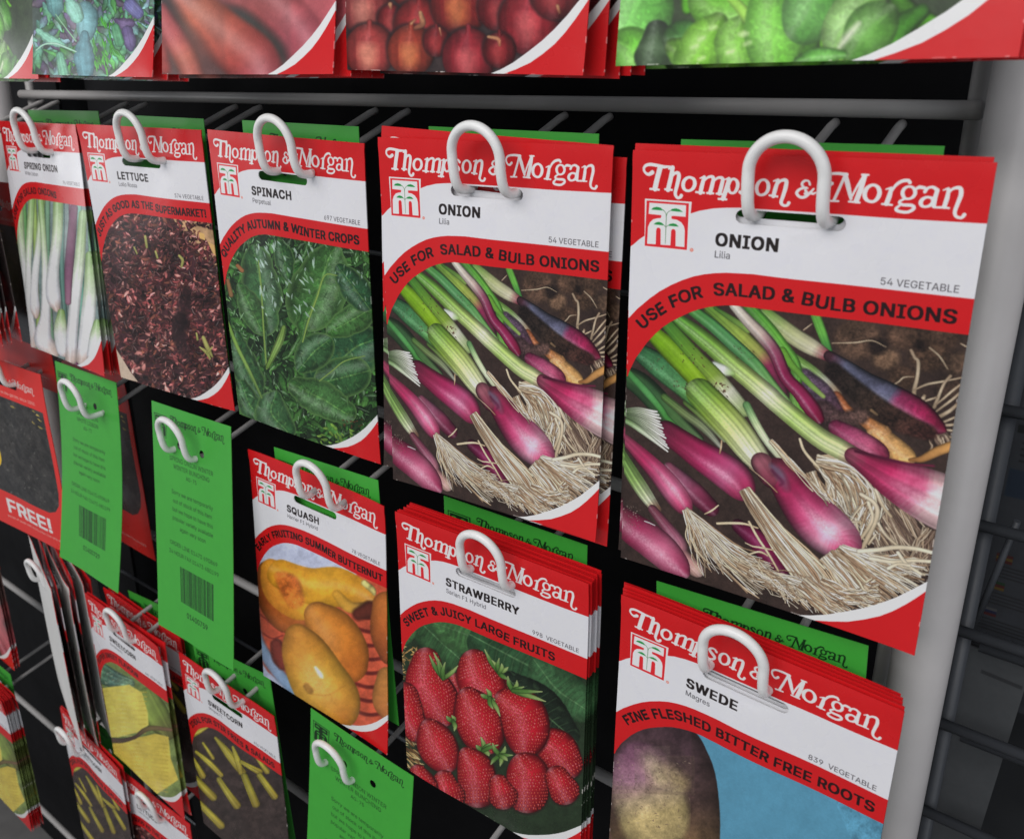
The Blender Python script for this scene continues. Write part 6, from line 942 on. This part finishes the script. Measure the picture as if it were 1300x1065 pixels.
# ---- the packet designs
def design(name, *a, rough=.25, **k):
    im = packet_front('printed_' + name, *a, **k)
    return mat('printed_' + name, rough=rough, spec=.5, image=im, bump=.10, bscale=70)
D = {}
D['onion'] = design('onion', 'onion', 'ONION', 'Lilia', '54 VEGETABLE', 'USE FOR  SALAD & BULB ONIONS', 8, 3, span=(6.4, 110))
D['strawberry'] = design('strawberry', 'strawberry', 'STRAWBERRY', 'Sarian F1 Hybrid', '998  VEGETABLE', 'SWEET & JUICY LARGE FRUITS', 7, 4, span=(5.0, 96.8), bg=(34, 48, 32))
D['spinach'] = design('spinach', 'spinach', 'SPINACH', 'Perpetual', '697 VEGETABLE', 'QUALITY AUTUMN & WINTER CROPS', 6, 5, span=(1, 108.3), bg=(30, 46, 28))
D['lettuce'] = design('lettuce', 'lollo', 'LETTUCE', 'Lollo Rossa', '574 VEGETABLE', 'JUST AS GOOD AS THE SUPERMARKET!', 6, 6, span=(3, 110), bg=(64, 36, 40))
D['spring_onion'] = design('spring_onion', 'springonion', 'SPRING ONION', 'White Lisbon', '96 VEGETABLE', 'USE FOR SALAD ONIONS', 5, 7, span=(1, 75), bg=(110, 128, 126))
D['squash'] = design('squash', 'squash', 'SQUASH', 'Harrier F1 Hybrid', '78 VEGETABLE', 'EARLY FRUITING SUMMER BUTTERNUT', 6, 8, span=(2.0, 111), bg=(176, 182, 204))
D['swede'] = design('swede', 'swede', 'SWEDE', 'Magres', '839  VEGETABLE', 'FINE FLESHED BITTER FREE ROOTS', 7, 9, span=(6.5, 110), bg=(82, 138, 164))
D['sweetcorn'] = design('sweetcorn', 'corncut', 'SWEETCORN', 'Sundance F1', '441 VEGETABLE', 'SUPER SWEET FLAVOUR', 5, 10, span=(4, 73), bg=(110, 126, 70))
D['baby_sweetcorn'] = design('baby_sweetcorn', 'babycorn', 'SWEETCORN', 'Minipop F1', '436 VEGETABLE', 'IDEAL FOR STIR FRIES & SALADS', 5, 11, span=(4.9, 107), bg=(56, 46, 44))
D['roots'] = design('roots', 'roots', 'BEETROOT', 'Cylindra', '610 VEGETABLE', 'LONG SWEET ROOTS', 5, 12, span=(6, 80), bg=(96, 74, 70), rough=.26)
D['red_onion'] = design('red_onion', 'redonion', 'ONION', 'Red Baron', '58 VEGETABLE', 'RICH RED BULBS', 6, 13, span=(6, 70), bg=(54, 44, 44), rough=.28)
D['green_lettuce'] = design('green_lettuce', 'greens', 'LETTUCE', 'Little Gem', '572 VEGETABLE', 'SWEET CRISP HEARTS', 7, 14, span=(6, 84), bg=(48, 62, 40), rough=.3)
D['salad'] = design('salad', 'saladmix', 'SALAD LEAVES', 'Mixed', '580 VEGETABLE', 'CUT AND COME AGAIN', 6, 15, span=(6, 84), bg=(64, 76, 70), rough=.24)
def free_front(name='printed_free_offer', big=True):
    s = Print(W_MM, H_MM, 6, (48, 46, 44), 21); s.a *= (1 + .5 * s.nz + .25 * s.fine)[..., None]
    scatter(s, (4, 30, 110, 135), 240, .5, 3.1, (1.5, 5), (.5, 1.4), [((90, 88, 84), (60, 58, 54)), ((30, 28, 26), (50, 46, 42))])
    scatter(s, (50, 34, 104, 50), 6, .4, .4, (4, 8), (.7, 1.), [((190, 170, 90), (160, 140, 70))])
    s.poly([(-3, -3), (117, -3), (117, 33), (-3, 33)], (206, 44, 38))
    s.poly([(-3, -3), (3, -3), (3, 166), (-3, 166)], (206, 44, 38)); s.poly([(108, -3), (117, -3), (117, 166), (108, 166)], (206, 44, 38))
    s.poly([(-3, 128), (88, 128), (98, 124), (105, 116), (108, 104), (117, 104), (117, 166), (-3, 166)], (206, 44, 38))
    s.tube([(14, 72, 15), (16, 90, 15)], [(0, (224, 190, 30)), (1, (220, 180, 30))], sh=0)
    if big: s.text('FREE!', 22, 148, 13, (228, 214, 208), bold=.07, width=64)
    s.text('packet of seeds with every order from this stand', 18, 154, 2.2, (230, 190, 180), width=84)
    script(s, (226, 200, 194), 24, 10, .7); s.text('Experts in the garden since 1855', 36, 29.5, 2.6, (230, 190, 180), width=62)
    return mat(name, rough=.3, image=s.image(name), bump=.05)
D['free'] = free_front(); D['plain_red'] = free_front('printed_plain_red', False)
CARDS = [mat('printed_green_card_%s' % w, rough=.42, image=card_front('printed_green_card_' + w, l, n, q), bump=.04)
         for w, l, n, q in (('bunching', ('SPRING ONION WINTER', 'WINTER BUNCHING'), 'AG-75', 1), ('other', ('SPRING ONION', 'WHITE LISBON'), 'AG-72', 2))]
MESH = {}
def packet_me(kind, v):
    k = (kind, v)
    if k not in MESH: MESH[k] = packet_mesh('packet_%s' % kind, D[kind], hash_(kind) + 7 * v, 1.5)
    return MESH[k]
def hash_(t): return sum(ord(c) * (i + 3) for i, c in enumerate(t)) % 997
def packet(kind, pose, label, group=None, v=0):
    return tag(place(link('seed_packet', packet_me(kind, v)), *pose), label, 'seed packet', group)
HOLES = [(-12.5, -24., 2.6, 2.5), (12.5, -24., 2.6, 2.5)]
def card_mesh(i, curl, seed):
    R = np.random.RandomState(seed); p = R.rand(4) * 6
    def f(x, z):
        t = -z / CARD_H
        return curl * (t * t * 1.1 - .25 * math.sin(t * 3.1)) + .3 * curl * (x / 44) ** 2 * math.sin(t * 4 + p[0]) + .5 * math.sin(x / 15 + z / 40 + p[1]) * t
    return sheet('green_card', CARD_W, CARD_H, HOLES, f, lambda x, z: .35, [CARDS[i], CARDS[i]], step=5)
CM = {}
def card(pose, label, i=0, curl=0., seed=1, group='green cards hanging at the back of the packets'):
    k = (i, curl, seed)
    if k not in CM: CM[k] = card_mesh(i, curl, seed)
    return tag(place(link('reorder_card', CM[k]), *pose), label, 'card', group)
RJ = np.random.RandomState(5)
ORD = ['', 'second', 'third', 'fourth', 'fifth', 'sixth', 'seventh', 'eighth', 'ninth', 'tenth']
def stack(kind, pose, labels_front, what, n, dy, group, dx=0., dz=.8, jit=1.2, first=1, pdy=None, nest=False):
    """n packets hanging behind the front one on the same hook, each an object of its own."""
    packet(kind, pose, labels_front, group if n else None)
    x, y, z, ya, pi, ro = (list(pose) + [0, 0, 0])[:6]
    for i in range(1, n + 1):
        q = (x + dx * i + (RJ.rand() - .5) * jit * 1.6, y + dy * i, z + dz * min(i, 3) + (RJ.rand() - .5) * jit, ya + (RJ.rand() - .5) * 1.2, pi + (pdy or 0) * i, ro + (RJ.rand() - .5) * .9)
        packet(kind, q, '%s, %s in its stack' % (what, ORD[i + 1]) if n > 1 else what, group, v=0 if nest else i % 3)
SP = 'seed packets hanging on the rack'
# middle shelf, from the post leftwards
stack('onion', (127.7, -3.2, 1.8, 2.4, -.8, -.6), 'largest onion packet, beside the thick grey post', 'onion packet, thin red strip over the largest one', 1, 2.6, 'onion packets by the post', dx=-1.2, dz=1.6, jit=.2)
packet('onion', (.1, -.9, 1.3, 4.4, .4, -.2), 'middle onion packet with pink bulbs, beside the spinach packet', 'onion packets in the middle column')
packet('onion', (-1.8, 2.6, 3.6, 4.2, .5, 2.1), 'onion packet whose red top shows above the left corner of the middle onion packet', 'onion packets in the middle column', v=1)
packet('onion', (3.2, 4.8, -2.6, 3.6, .3, .2), 'onion packet whose edge sticks out to the right of the middle onion packet', 'onion packets in the middle column', v=2)
packet('spinach', (-132.5, 1.1, -1.3, 1.8, -1.4, 1.5), 'spinach packet covered in dark green leaves', SP)
packet('lettuce', (-258.4, -.6, -.4, 4.1, -.8, .2), 'lettuce packet with dark red frilly leaves', SP)
stack('spring_onion', (-385.5, 2.3, -1.4, -2.1, 2.2, -.3), 'spring onion packet with white bulbs upright in a row', 'spring onion packet', 3, 3.4, 'spring onion packets', dz=-.4, jit=1.5)
for i in range(8):
    packet('red_onion', (-506 + i * .6 + RJ.rand() * 3, -34 + 4.6 * i, 1 + RJ.rand() * 2, -3 - .7 * i, 1.5 - i * .3, -1.2 + RJ.rand()), 'red edged packet fanned out left of the spring onions' if i == 0 else 'red edged packet, %s in the fan left of the spring onions' % (ORD[i + 0] if i else ''), 'fanned red packets beside the spring onions', v=i % 3)
packet('plain_red', (-512, 18, -48, -2, 0, -1), 'red packet lying low behind the spring onions, dark picture hidden', 'red packets hanging low behind the shelf')
# top shelf: only the lower ends show
def top(kind, pose, lab, what, n, dx, dy, g):
    packet(kind, pose, lab, g)
    x, y, z, ya, pi, ro = pose
    for i in range(1, n + 1):
        packet(kind, (x + dx * i + RJ.rand() * 1.5, y + dy * i, z - 1.2 + RJ.rand() * 2.4, ya - .8 * i * RJ.rand(), pi - 1.1 * i, ro + (RJ.rand() - .5)), '%s, %s one back from the front' % (what, ORD[i]) if i > 0 else what, g, v=i % 3)
top('green_lettuce', (129.5, -7.5, 191.6, 1.1, 6., -.6), 'bright green lettuce packet at the top beside the post', 'green lettuce packet at the top', 2, 2.2, 2.4, 'green lettuce packets on the top shelf')
top('red_onion', (1.2, -9.2, 190.4, 3.5, 2.2, 1.4), 'packet of round red onions at the top, middle column', 'red onion packet at the top', 4, 2.6, 3.4, 'red onion packets on the top shelf')
top('roots', (-119.3, -7.8, 189.2, 3.3, 6.8, .2), 'packet of long pinkish red roots at the top', 'red root packet at the top', 4, 1.7, 3.2, 'root packets on the top shelf')
top('salad', (-245.2, -6.2, 188.6, 2.3, 7.9, 1.), 'packet of mixed blue green and purple salad leaves at the top', 'mixed salad packet at the top', 3, 1.2, 3.2, 'mixed salad packets on the top shelf')
top('green_lettuce', (-368., -6., 188., 1., 7.5, .5), 'pale green leaf packet cut off at the top left corner', 'pale leaf packet at the top left', 2, 1.5, 3., 'leaf packets at the top left')
# lower shelf
stack('swede', (130.1, -2.8, -180.6, -1.5, 0., .4), 'swede packet with purple root on blue, front of its stack', 'swede packet', 4, 2., 'swede packets stacked below the large onion packet', dx=-.8, dz=.3, jit=.5, nest=True)
stack('strawberry', (-.1, -3.3, -181.1, 1.5, 0., .1), 'strawberry packet with red fruit on straw, front of its stack', 'strawberry packet', 8, 1.55, 'strawberry packets in the thickest stack', dx=-.1, dz=-.2, jit=.9, nest=True)
packet('squash', (-132.3, 5.9, -186.3, .5, 1.3, 1.7), 'squash packet with orange butternuts and a cut half', SP)
packet('free', (-492.8, -6.9, -184., 4.9, -1.7, 2.2), 'red and black packet with FREE! in white capitals', SP)
packet('plain_red', (-463, 50, -196, -3, 0, -2.2), 'dark red edged packet deep behind the curled green card', SP)
card((-380.6, 5, -174, -.5, 6.6, -.8), 'curled green card with barcode between the FREE packet and the other long card', 1, 4., 3, 'long green cards on empty hooks')
card((-237, -3, -170.5, -1.5, 7., -2.4), 'long green card with barcode between the curled card and the squash', 0, 1.5, 4, 'long green cards on empty hooks')
# third shelf
stack('sweetcorn', (-365.6, -6.1, -370.8, -1.6, 0, .1), 'sweetcorn packet with two thick yellow cut cobs', 'sweetcorn packet with cut cobs', 1, 3., 'sweetcorn packets', dz=.5, jit=.3)
packet('baby_sweetcorn', (-373., 14., -378., -1, -1, .3), 'sweetcorn packet standing back and right of the cut cobs', 'sweetcorn packets', v=1)
packet('baby_sweetcorn', (-375., 17.5, -378.5, -1.5, -1, .1), 'rearmost sweetcorn packet behind the cut cobs, against the green card', 'sweetcorn packets', v=2)
packet('baby_sweetcorn', (-244.2, 1.7, -377.9, -.4, 0, -.2), 'sweetcorn packet with thin baby cobs, lower middle', SP)
for i in range(6):
    packet(('roots', 'red_onion')[i % 2], (-496 + i * 1.2, -5 + 5.2 * i, -366 - (i % 3) * 2, (163., -18.2, 164., -16.6, 166., -15.4)[i], 0, .6 - .3 * i), 'packet turned edge-on below the FREE packet, %s of six from the left' % ('first', 'second', 'third', 'fourth', 'fifth', 'last')[i], 'packets turned edge on', v=i % 3)
card((-101, -1, -350.5, .5, 4, 2.6), 'green card on the lowest hook between baby corn and strawberries', 0, 2., 6, 'long green cards on empty hooks')
# fourth shelf
stack('baby_sweetcorn', (-457., -8.9, -531., -2.8, 0, 2.3), 'small looking packet at the bottom left in front of a green card', 'packet at the bottom left', 1, 2.5, 'packets at the bottom left', dz=.8, jit=.4)
packet('lettuce', (-372, -3, -548, 1, 0, .5), 'dark red lettuce packet at the very bottom, below the cut cobs', SP, v=1)
# next rack to the left
stack('roots', (-678.1, 0, -377.7), 'root packet whose lower corner shows at the left margin', 'root packet at the left margin', 2, 3., 'root packets at the left margin', jit=.5)
stack('sweetcorn', (-655, -24, -553, 0, 0, 0), 'front packet of the thick stack at the bottom left margin', 'packet in the stack at the bottom left margin', 6, 1.9, 'stack at the bottom left margin', dz=.1, jit=.5, nest=True)
# green cards behind the packets
for (x, y, z, ya, ro), lab in (((123.5, 13.5, 4.9, 0, -.8), 'green card showing above the largest onion packet'), ((1.5, 12, 5.3, 0, .2), 'green card showing above the middle onion packet'),
        ((-129, 10, 4.6, 0, .5), 'green card showing above the spinach packet'), ((-255, 11, 5, 2, .4), 'green card showing above the dark red lettuce packet'), ((-379, 18, 6, 2, -.5), 'green card showing above the spring onion packet'),
        ((124.5, 14.5, -176.3, 0, -3.6), 'green card with black lettering behind the swede packets'), ((-2, 19.5, -178, 0, -.8), 'green card with black lettering behind the strawberry stack'),
        ((-129, 10.5, -179.5, 0, -2.3), 'green card showing above the squash packet'), ((-250, 12, -365, 2, -4), 'green card with black lettering behind the baby sweetcorn'), ((-362, 23, -371, 0, -6), 'green card behind the cut cob packets'),
        ((-470, 8, -535, 0, 0), 'green card behind the bottom left packet'), ((-668, -4, -545, 0, 0), 'green card behind the stack at the bottom left margin')):
    card((x, y, z, ya, 0, ro), lab, 0, 0., 2)

# ---- the rack
def sweep(pts, rad, name, m, parent=None, n=14, cap=True):
    """A round bar along a polyline (mm)."""
    P = [Vector(p) for p in pts]; bm = bmesh.new(); rings = []; up = Vector((.13, .21, .97)).normalized(); prev = None
    for i, p in enumerate(P):
        d = ((P[min(i + 1, len(P) - 1)] - p).normalized() + (p - P[max(i - 1, 0)]).normalized()).normalized()
        if prev is None: a = d.cross(up).normalized()
        else: a = (prev - d * prev.dot(d)).normalized()
        prev = a; b = d.cross(a); r = rad[i] if isinstance(rad, (list, tuple)) else rad
        rings.append([bm.verts.new((p + (a * math.cos(t) + b * math.sin(t)) * r) * MM) for t in [2 * math.pi * k / n for k in range(n)]])
    for q, w in zip(rings, rings[1:]):
        for k in range(n):
            f = bm.faces.new([q[k], q[(k + 1) % n], w[(k + 1) % n], w[k]]); f.smooth = True
    if cap: bm.faces.new(rings[0][::-1]); bm.faces.new(rings[-1])
    bmesh.ops.recalc_face_normals(bm, faces=bm.faces)
    me = bpy.data.meshes.new(name); bm.to_mesh(me); bm.free(); me.materials.append(m)
    return link(name, me, parent)
def box(x0, x1, y0, y1, z0, z1, name, m, parent=None, bev=.6):
    bm = bmesh.new(); bmesh.ops.create_cube(bm, size=1)
    for v in bm.verts: v.co = Vector(((x0 + x1) / 2 + v.co.x * (x1 - x0), (y0 + y1) / 2 + v.co.y * (y1 - y0), (z0 + z1) / 2 + v.co.z * (z1 - z0))) * MM
    if bev: bmesh.ops.bevel(bm, geom=list(bm.edges), offset=bev * MM, segments=2, affect='EDGES')
    me = bpy.data.meshes.new(name); bm.to_mesh(me); bm.free(); me.materials.append(m)
    return link(name, me, parent)
def smooth(pts, k=6):
    P = [np.array(p, float) for p in pts]; E = [2 * P[0] - P[1]] + P + [2 * P[-1] - P[-2]]; out = []
    for i in range(1, len(E) - 2):
        for j in range(k):
            t = j / k; a, b, c, d = E[i - 1], E[i], E[i + 1], E[i + 2]
            out.append(.5 * (2 * b + (c - a) * t + (2 * a - 5 * b + 4 * c - d) * t * t + (3 * b - a - 3 * c + d) * t ** 3))
    return [tuple(v) for v in out] + [tuple(P[-1])]
TOPZ, BOTZ = 460, -1150
def rack(x0, x1, name, label, back=True):
    r = bpy.data.objects.new(name, None); COL.objects.link(r); r.location = (x0 * MM, 60 * MM, BOTZ * MM)
    tag(r, label, 'display rack'); bpy.context.view_layer.update(); inv = Matrix.Translation(-r.location)
    def own(o): o.parent = r; o.matrix_parent_inverse = inv; return o
    return r, own
rk, own = rack(-568, 180, 'display_rack', 'grey wire display rack with round posts, rails and white hooks')
for x in (-568, 180): own(sweep([(x, 60, BOTZ), (x, 60, TOPZ)], 11.2, 'post', M_POST, n=40))
for x in (-550.5, 162.5): own(sweep([(x, 80, BOTZ), (x, 80, TOPZ)], 3.4, 'upright_rod', M_GREY, n=18))
RZ = [201, 14.6, -171.5, -359.5, -545, -733, -920]
for z in RZ: own(sweep([(-553, 73, z), (-552, 73, z), (165.4, 73, z), (166.4, 73, z)], [2.6, 3.4, 3.4, 2.6], 'rail', M_GREY, n=20))
own(box(-549, 161, 126, 129, BOTZ + 40, TOPZ, 'back_panel', M_BLACK, bev=0))
for z in (-440, -75, 110): own(sweep([(-550, 88, z), (162, 88, z)], 1.5, 'brace', M_DIM, n=10))
def hook(cx, wz, rz, fy=-9., own=own):
    s = 12.2; y1 = 72 - 1
    w = []
    for sx in (-1, 1):
        w.append([(cx + sx * s, y1, rz - 5.2), (cx + sx * s, y1 - 5, rz - 6.6), (cx + sx * s, 6, wz + 1.2), (cx + sx * s, 1, wz)])
    h = own(sweep(w[0], 1.75, 'hook', M_GREY, n=12)); h2 = sweep(w[1], 1.75, 'hook', M_GREY, n=12)
    bm = bmesh.new(); bm.from_mesh(h.data); bm.from_mesh(h2.data); bm.to_mesh(h.data); bm.free(); bpy.data.objects.remove(h2)
    P = [(cx - s, 2, wz - .1), (cx - s, -2.5, wz - .3), (cx - s, -6.3, wz + .8), (cx - s, -8.6, wz + 4.2), (cx - s, -9.8, wz + 9.5)]
    up = [(cx - s, -10.3, wz + 14)] + [(cx - s * math.cos(a), -10.3 - 2.2 * math.sin(a), wz + 14 + 11.8 * math.sin(a)) for a in np.linspace(.25, math.pi - .25, 11)] + [(cx + s, -10.3, wz + 14)]
    Q = [(2 * cx - p[0], p[1], p[2]) for p in P[::-1]]
    off = fy + 9.
    lp = sweep([(a, b + (off if b < 0 else 0), c) for a, b, c in smooth(P + up + Q, 4)], 2.05, 'hook_loop', M_WHITE, n=16); lp.parent = h
# rails that carry each row of hooks and where each hook ends
for cx, wz, rz, fy in ((128, -17.8, 14.6, -9), (2.5, -18, 14.6, -9), (-123, -18, 14.6, -8), (-248.5, -18, 14.6, -9), (-376, -19, 14.6, -8), (-500, -19, 14.6, -42),
                   (127, -195.5, -171.5, -10), (3.5, -196.5, -171.5, -10), (-119.5, -196.5, -171.5, -5), (-242, -198, -171.5, -13), (-369, -200, -171.5, -11), (-488, -201, -171.5, -13),
                   (-119, -381, -359.5, -9), (-234, -382, -359.5, -9), (-359, -382.5, -359.5, -12), (-488, -386, -359.5, -12),
                   (-366, -566, -545, -9), (-487, -558, -545, -16),
                   (128, 168, 201, -9), (2, 168, 201, -9), (-122, 168, 201, -9), (-248, 168, 201, -9), (-372, 168, 201, -9), (2, -566, -545, -9), (-120, -566, -545, -9), (127, -382, -359.5, -9), (3, -382, -359.5, -9)):
    hook(cx, wz, rz, fy)
r2, own2 = rack(-1330, -600, 'display_rack', 'neighbouring grey wire rack at the left margin, mostly hidden')
for z in RZ[3:]: own2(sweep([(-1320, 73, z), (-1319, 73, z), (-597, 73, z), (-596, 73, z)], [2.6, 3.4, 3.4, 2.6], 'rail', M_GREY, n=20))
own2(sweep([(-1330, 60, BOTZ), (-1330, 60, TOPZ)], 11.2, 'post', M_POST, n=32))
own2(sweep([(-598, 80, BOTZ), (-598, 80, -330)], 3.4, 'upright_rod', M_GREY, n=18))
own2(box(-1318, -600, 126, 129, BOTZ + 40, TOPZ, 'back_panel', M_BLACK, bev=0))
for cx, wz, rz, fy in ((-676, -384, -359.5, -9), (-651, -566, -545, -31)): hook(cx, wz, rz, fy, own=own2)

# ---- wire basket with leaflets beyond the post
bk = bpy.data.objects.new('wire_basket', None); COL.objects.link(bk); bk.location = (.19, .11, -1.15)
tag(bk, 'grey wire basket beyond the thick post, shade put into its colour', 'basket'); ib = Matrix.Translation(-bk.location)
def ob(o): o.parent = bk; o.matrix_parent_inverse = ib; return o
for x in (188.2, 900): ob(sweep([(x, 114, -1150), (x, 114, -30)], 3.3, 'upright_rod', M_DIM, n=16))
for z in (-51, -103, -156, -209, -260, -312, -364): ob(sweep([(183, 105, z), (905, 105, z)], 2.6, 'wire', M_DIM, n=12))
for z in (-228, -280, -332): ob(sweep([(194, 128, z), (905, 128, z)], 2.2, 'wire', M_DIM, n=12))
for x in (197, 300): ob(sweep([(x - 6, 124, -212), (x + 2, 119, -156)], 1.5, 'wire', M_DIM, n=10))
def leaflet(w, h, paint, name, label, pos, tilt, cat='leaflet', grp=None):
    s = Print(w, h, 4, (120, 122, 126), hash_(name)); paint(s); s.a *= .56  # whole print darkened: the shade beyond the post is painted in
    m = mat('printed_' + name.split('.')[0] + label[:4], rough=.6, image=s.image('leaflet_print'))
    me = sheet(name, w, h, [], lambda x, z: 1.5 * math.sin(x / 40), lambda x, z: 1.2, [m, m], step=12)
    o = link(name, me); place(o, *pos, *tilt); return tag(o, label, cat, grp)
def flags(s):
    s.a[:] = (74, 78, 86); s.a *= (1 + .1 * s.nz)[..., None]
    for i, (c1, c2, c3) in enumerate((((150, 50, 40), (190, 150, 50), (150, 50, 40)), ((50, 110, 60), (150, 50, 40), (190, 150, 50)), ((160, 160, 165), (50, 60, 120), (150, 50, 50)), ((40, 60, 120), (160, 160, 165), (150, 50, 50)))):
        y = 128 + i * 15; x = 15 - i * 1.
        for j, c in enumerate((c1, c2, c3)): s.poly([(x, y + j * 1.5), (x + 7, y + j * 1.5), (x + 7, y + 1.5 + j * 1.5), (x, y + 1.5 + j * 1.5)], [v * .7 for v in c])
        for k in range(4): s.poly([(x, y + 6 + k * 1.9), (x + 40 - 5 * (k % 2), y + 6 + k * 1.9), (x + 40 - 5 * (k % 2), y + 6.8 + k * 1.9), (x, y + 6.8 + k * 1.9)], (50, 52, 56), soft=.7)
    s.poly([(13, 2), (60, 2), (60, 60), (13, 60)], (92, 95, 100)); s.poly([(13, 62), (60, 62), (60, 66), (13, 66)], (30, 32, 36)); s.poly([(13, 84), (40, 84), (40, 98), (13, 98)], (40, 60, 84), soft=2)
    for k in range(9): s.poly([(16, 8 + k * 2.6), (44, 8 + k * 2.6), (44, 9 + k * 2.6), (16, 9 + k * 2.6)], (56, 58, 62), soft=.7)
    for k in range(4): s.poly([(16, 70 + k * 3), (44, 70 + k * 3), (44, 71 + k * 3), (16, 71 + k * 3)], (36, 38, 42), soft=.7)
def plain(s):
    s.a[:] = (120, 124, 128); s.a *= (1 + .06 * s.nz)[..., None]
    s.poly([(12, 10), (30, 10), (30, 12), (12, 12)], (80, 82, 86), soft=1)
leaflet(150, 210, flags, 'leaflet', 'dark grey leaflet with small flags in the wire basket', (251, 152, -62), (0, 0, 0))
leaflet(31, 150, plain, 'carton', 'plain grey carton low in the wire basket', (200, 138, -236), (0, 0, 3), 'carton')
box(-2600, 2400, 300, 308, -1150, 900, 'back_wall', mat('far_wall_paint', (.02, .022, .025), .8, vary=.15))
tag(bpy.data.objects['back_wall'], 'dark wall behind the racks', 'wall', kind='structure')
g = box(-1600, 1800, -1500, 300, -1160, -1151, 'floor', mat('floor_vinyl', (.16, .155, .15), .5, vary=.1), bev=0); tag(g, 'grey shop floor under the racks', 'floor', kind='structure')

# ---- light: daylight-white shop lighting overhead and a soft room
w = bpy.data.worlds.new('World'); S.world = w; w.use_nodes = True
bg = w.node_tree.nodes['Background']; bg.inputs[0].default_value = (.88, .92, 1.0, 1); bg.inputs[1].default_value = .24
def area(name, loc, target, sx, sy, watts, col):
    l = bpy.data.lights.new(name, 'AREA'); l.shape = 'RECTANGLE'; l.size = sx; l.size_y = sy; l.energy = watts; l.color = col
    o = bpy.data.objects.new(name, l); COL.objects.link(o); o.location = loc
    o.rotation_euler = (Vector(target) - Vector(loc)).to_track_quat('-Z', 'Y').to_euler()
area('ceiling_light', (-.2, -1.9, 1.35), (-.1, 0, -.15), 2.4, 1.3, 43, (1., .975, .96))
area('far_window_light', (-4.2, -1.9, .1), (-.3, 0, -.1), 1.6, 1.1, 17, (.96, .98, 1.))
area('shop_window_light', (1.9, -1.5, .5), (0, 0, -.1), 1.2, 1.6, 9, (.93, .96, 1.))

# ---- camera
cam = bpy.data.cameras.new('camera'); co = bpy.data.objects.new('camera', cam); COL.objects.link(co); S.camera = co
F_PX, CX, YAW, PIT, ROL = 1100.58, (227.82, -282.65, 22.74), -.649643, -.331874, .00234
fw = Vector((math.sin(YAW) * math.cos(PIT), math.cos(YAW) * math.cos(PIT), math.sin(PIT))); rt = Vector((math.cos(YAW), -math.sin(YAW), 0)); up = rt.cross(fw)
rt, up = rt * math.cos(ROL) + up * math.sin(ROL), up * math.cos(ROL) - rt * math.sin(ROL)
co.matrix_world = Matrix(((rt.x, up.x, -fw.x, CX[0] * MM), (rt.y, up.y, -fw.y, CX[1] * MM), (rt.z, up.z, -fw.z, CX[2] * MM), (0, 0, 0, 1)))
cam.sensor_fit = 'HORIZONTAL'; cam.sensor_width = 7.6; cam.lens = 7.6 * F_PX / 1300
cam.shift_y = -45 / 1300; cam.clip_start = .01; cam.clip_end = 50
cam.dof.use_dof = True; cam.dof.focus_distance = .40; cam.dof.aperture_fstop = 6.4 / 1.5
S.view_settings.view_transform = 'Standard'; S.view_settings.look = 'None'; S.view_settings.gamma = 1; S.view_settings.exposure = 0
S.view_settings.use_curve_mapping = False
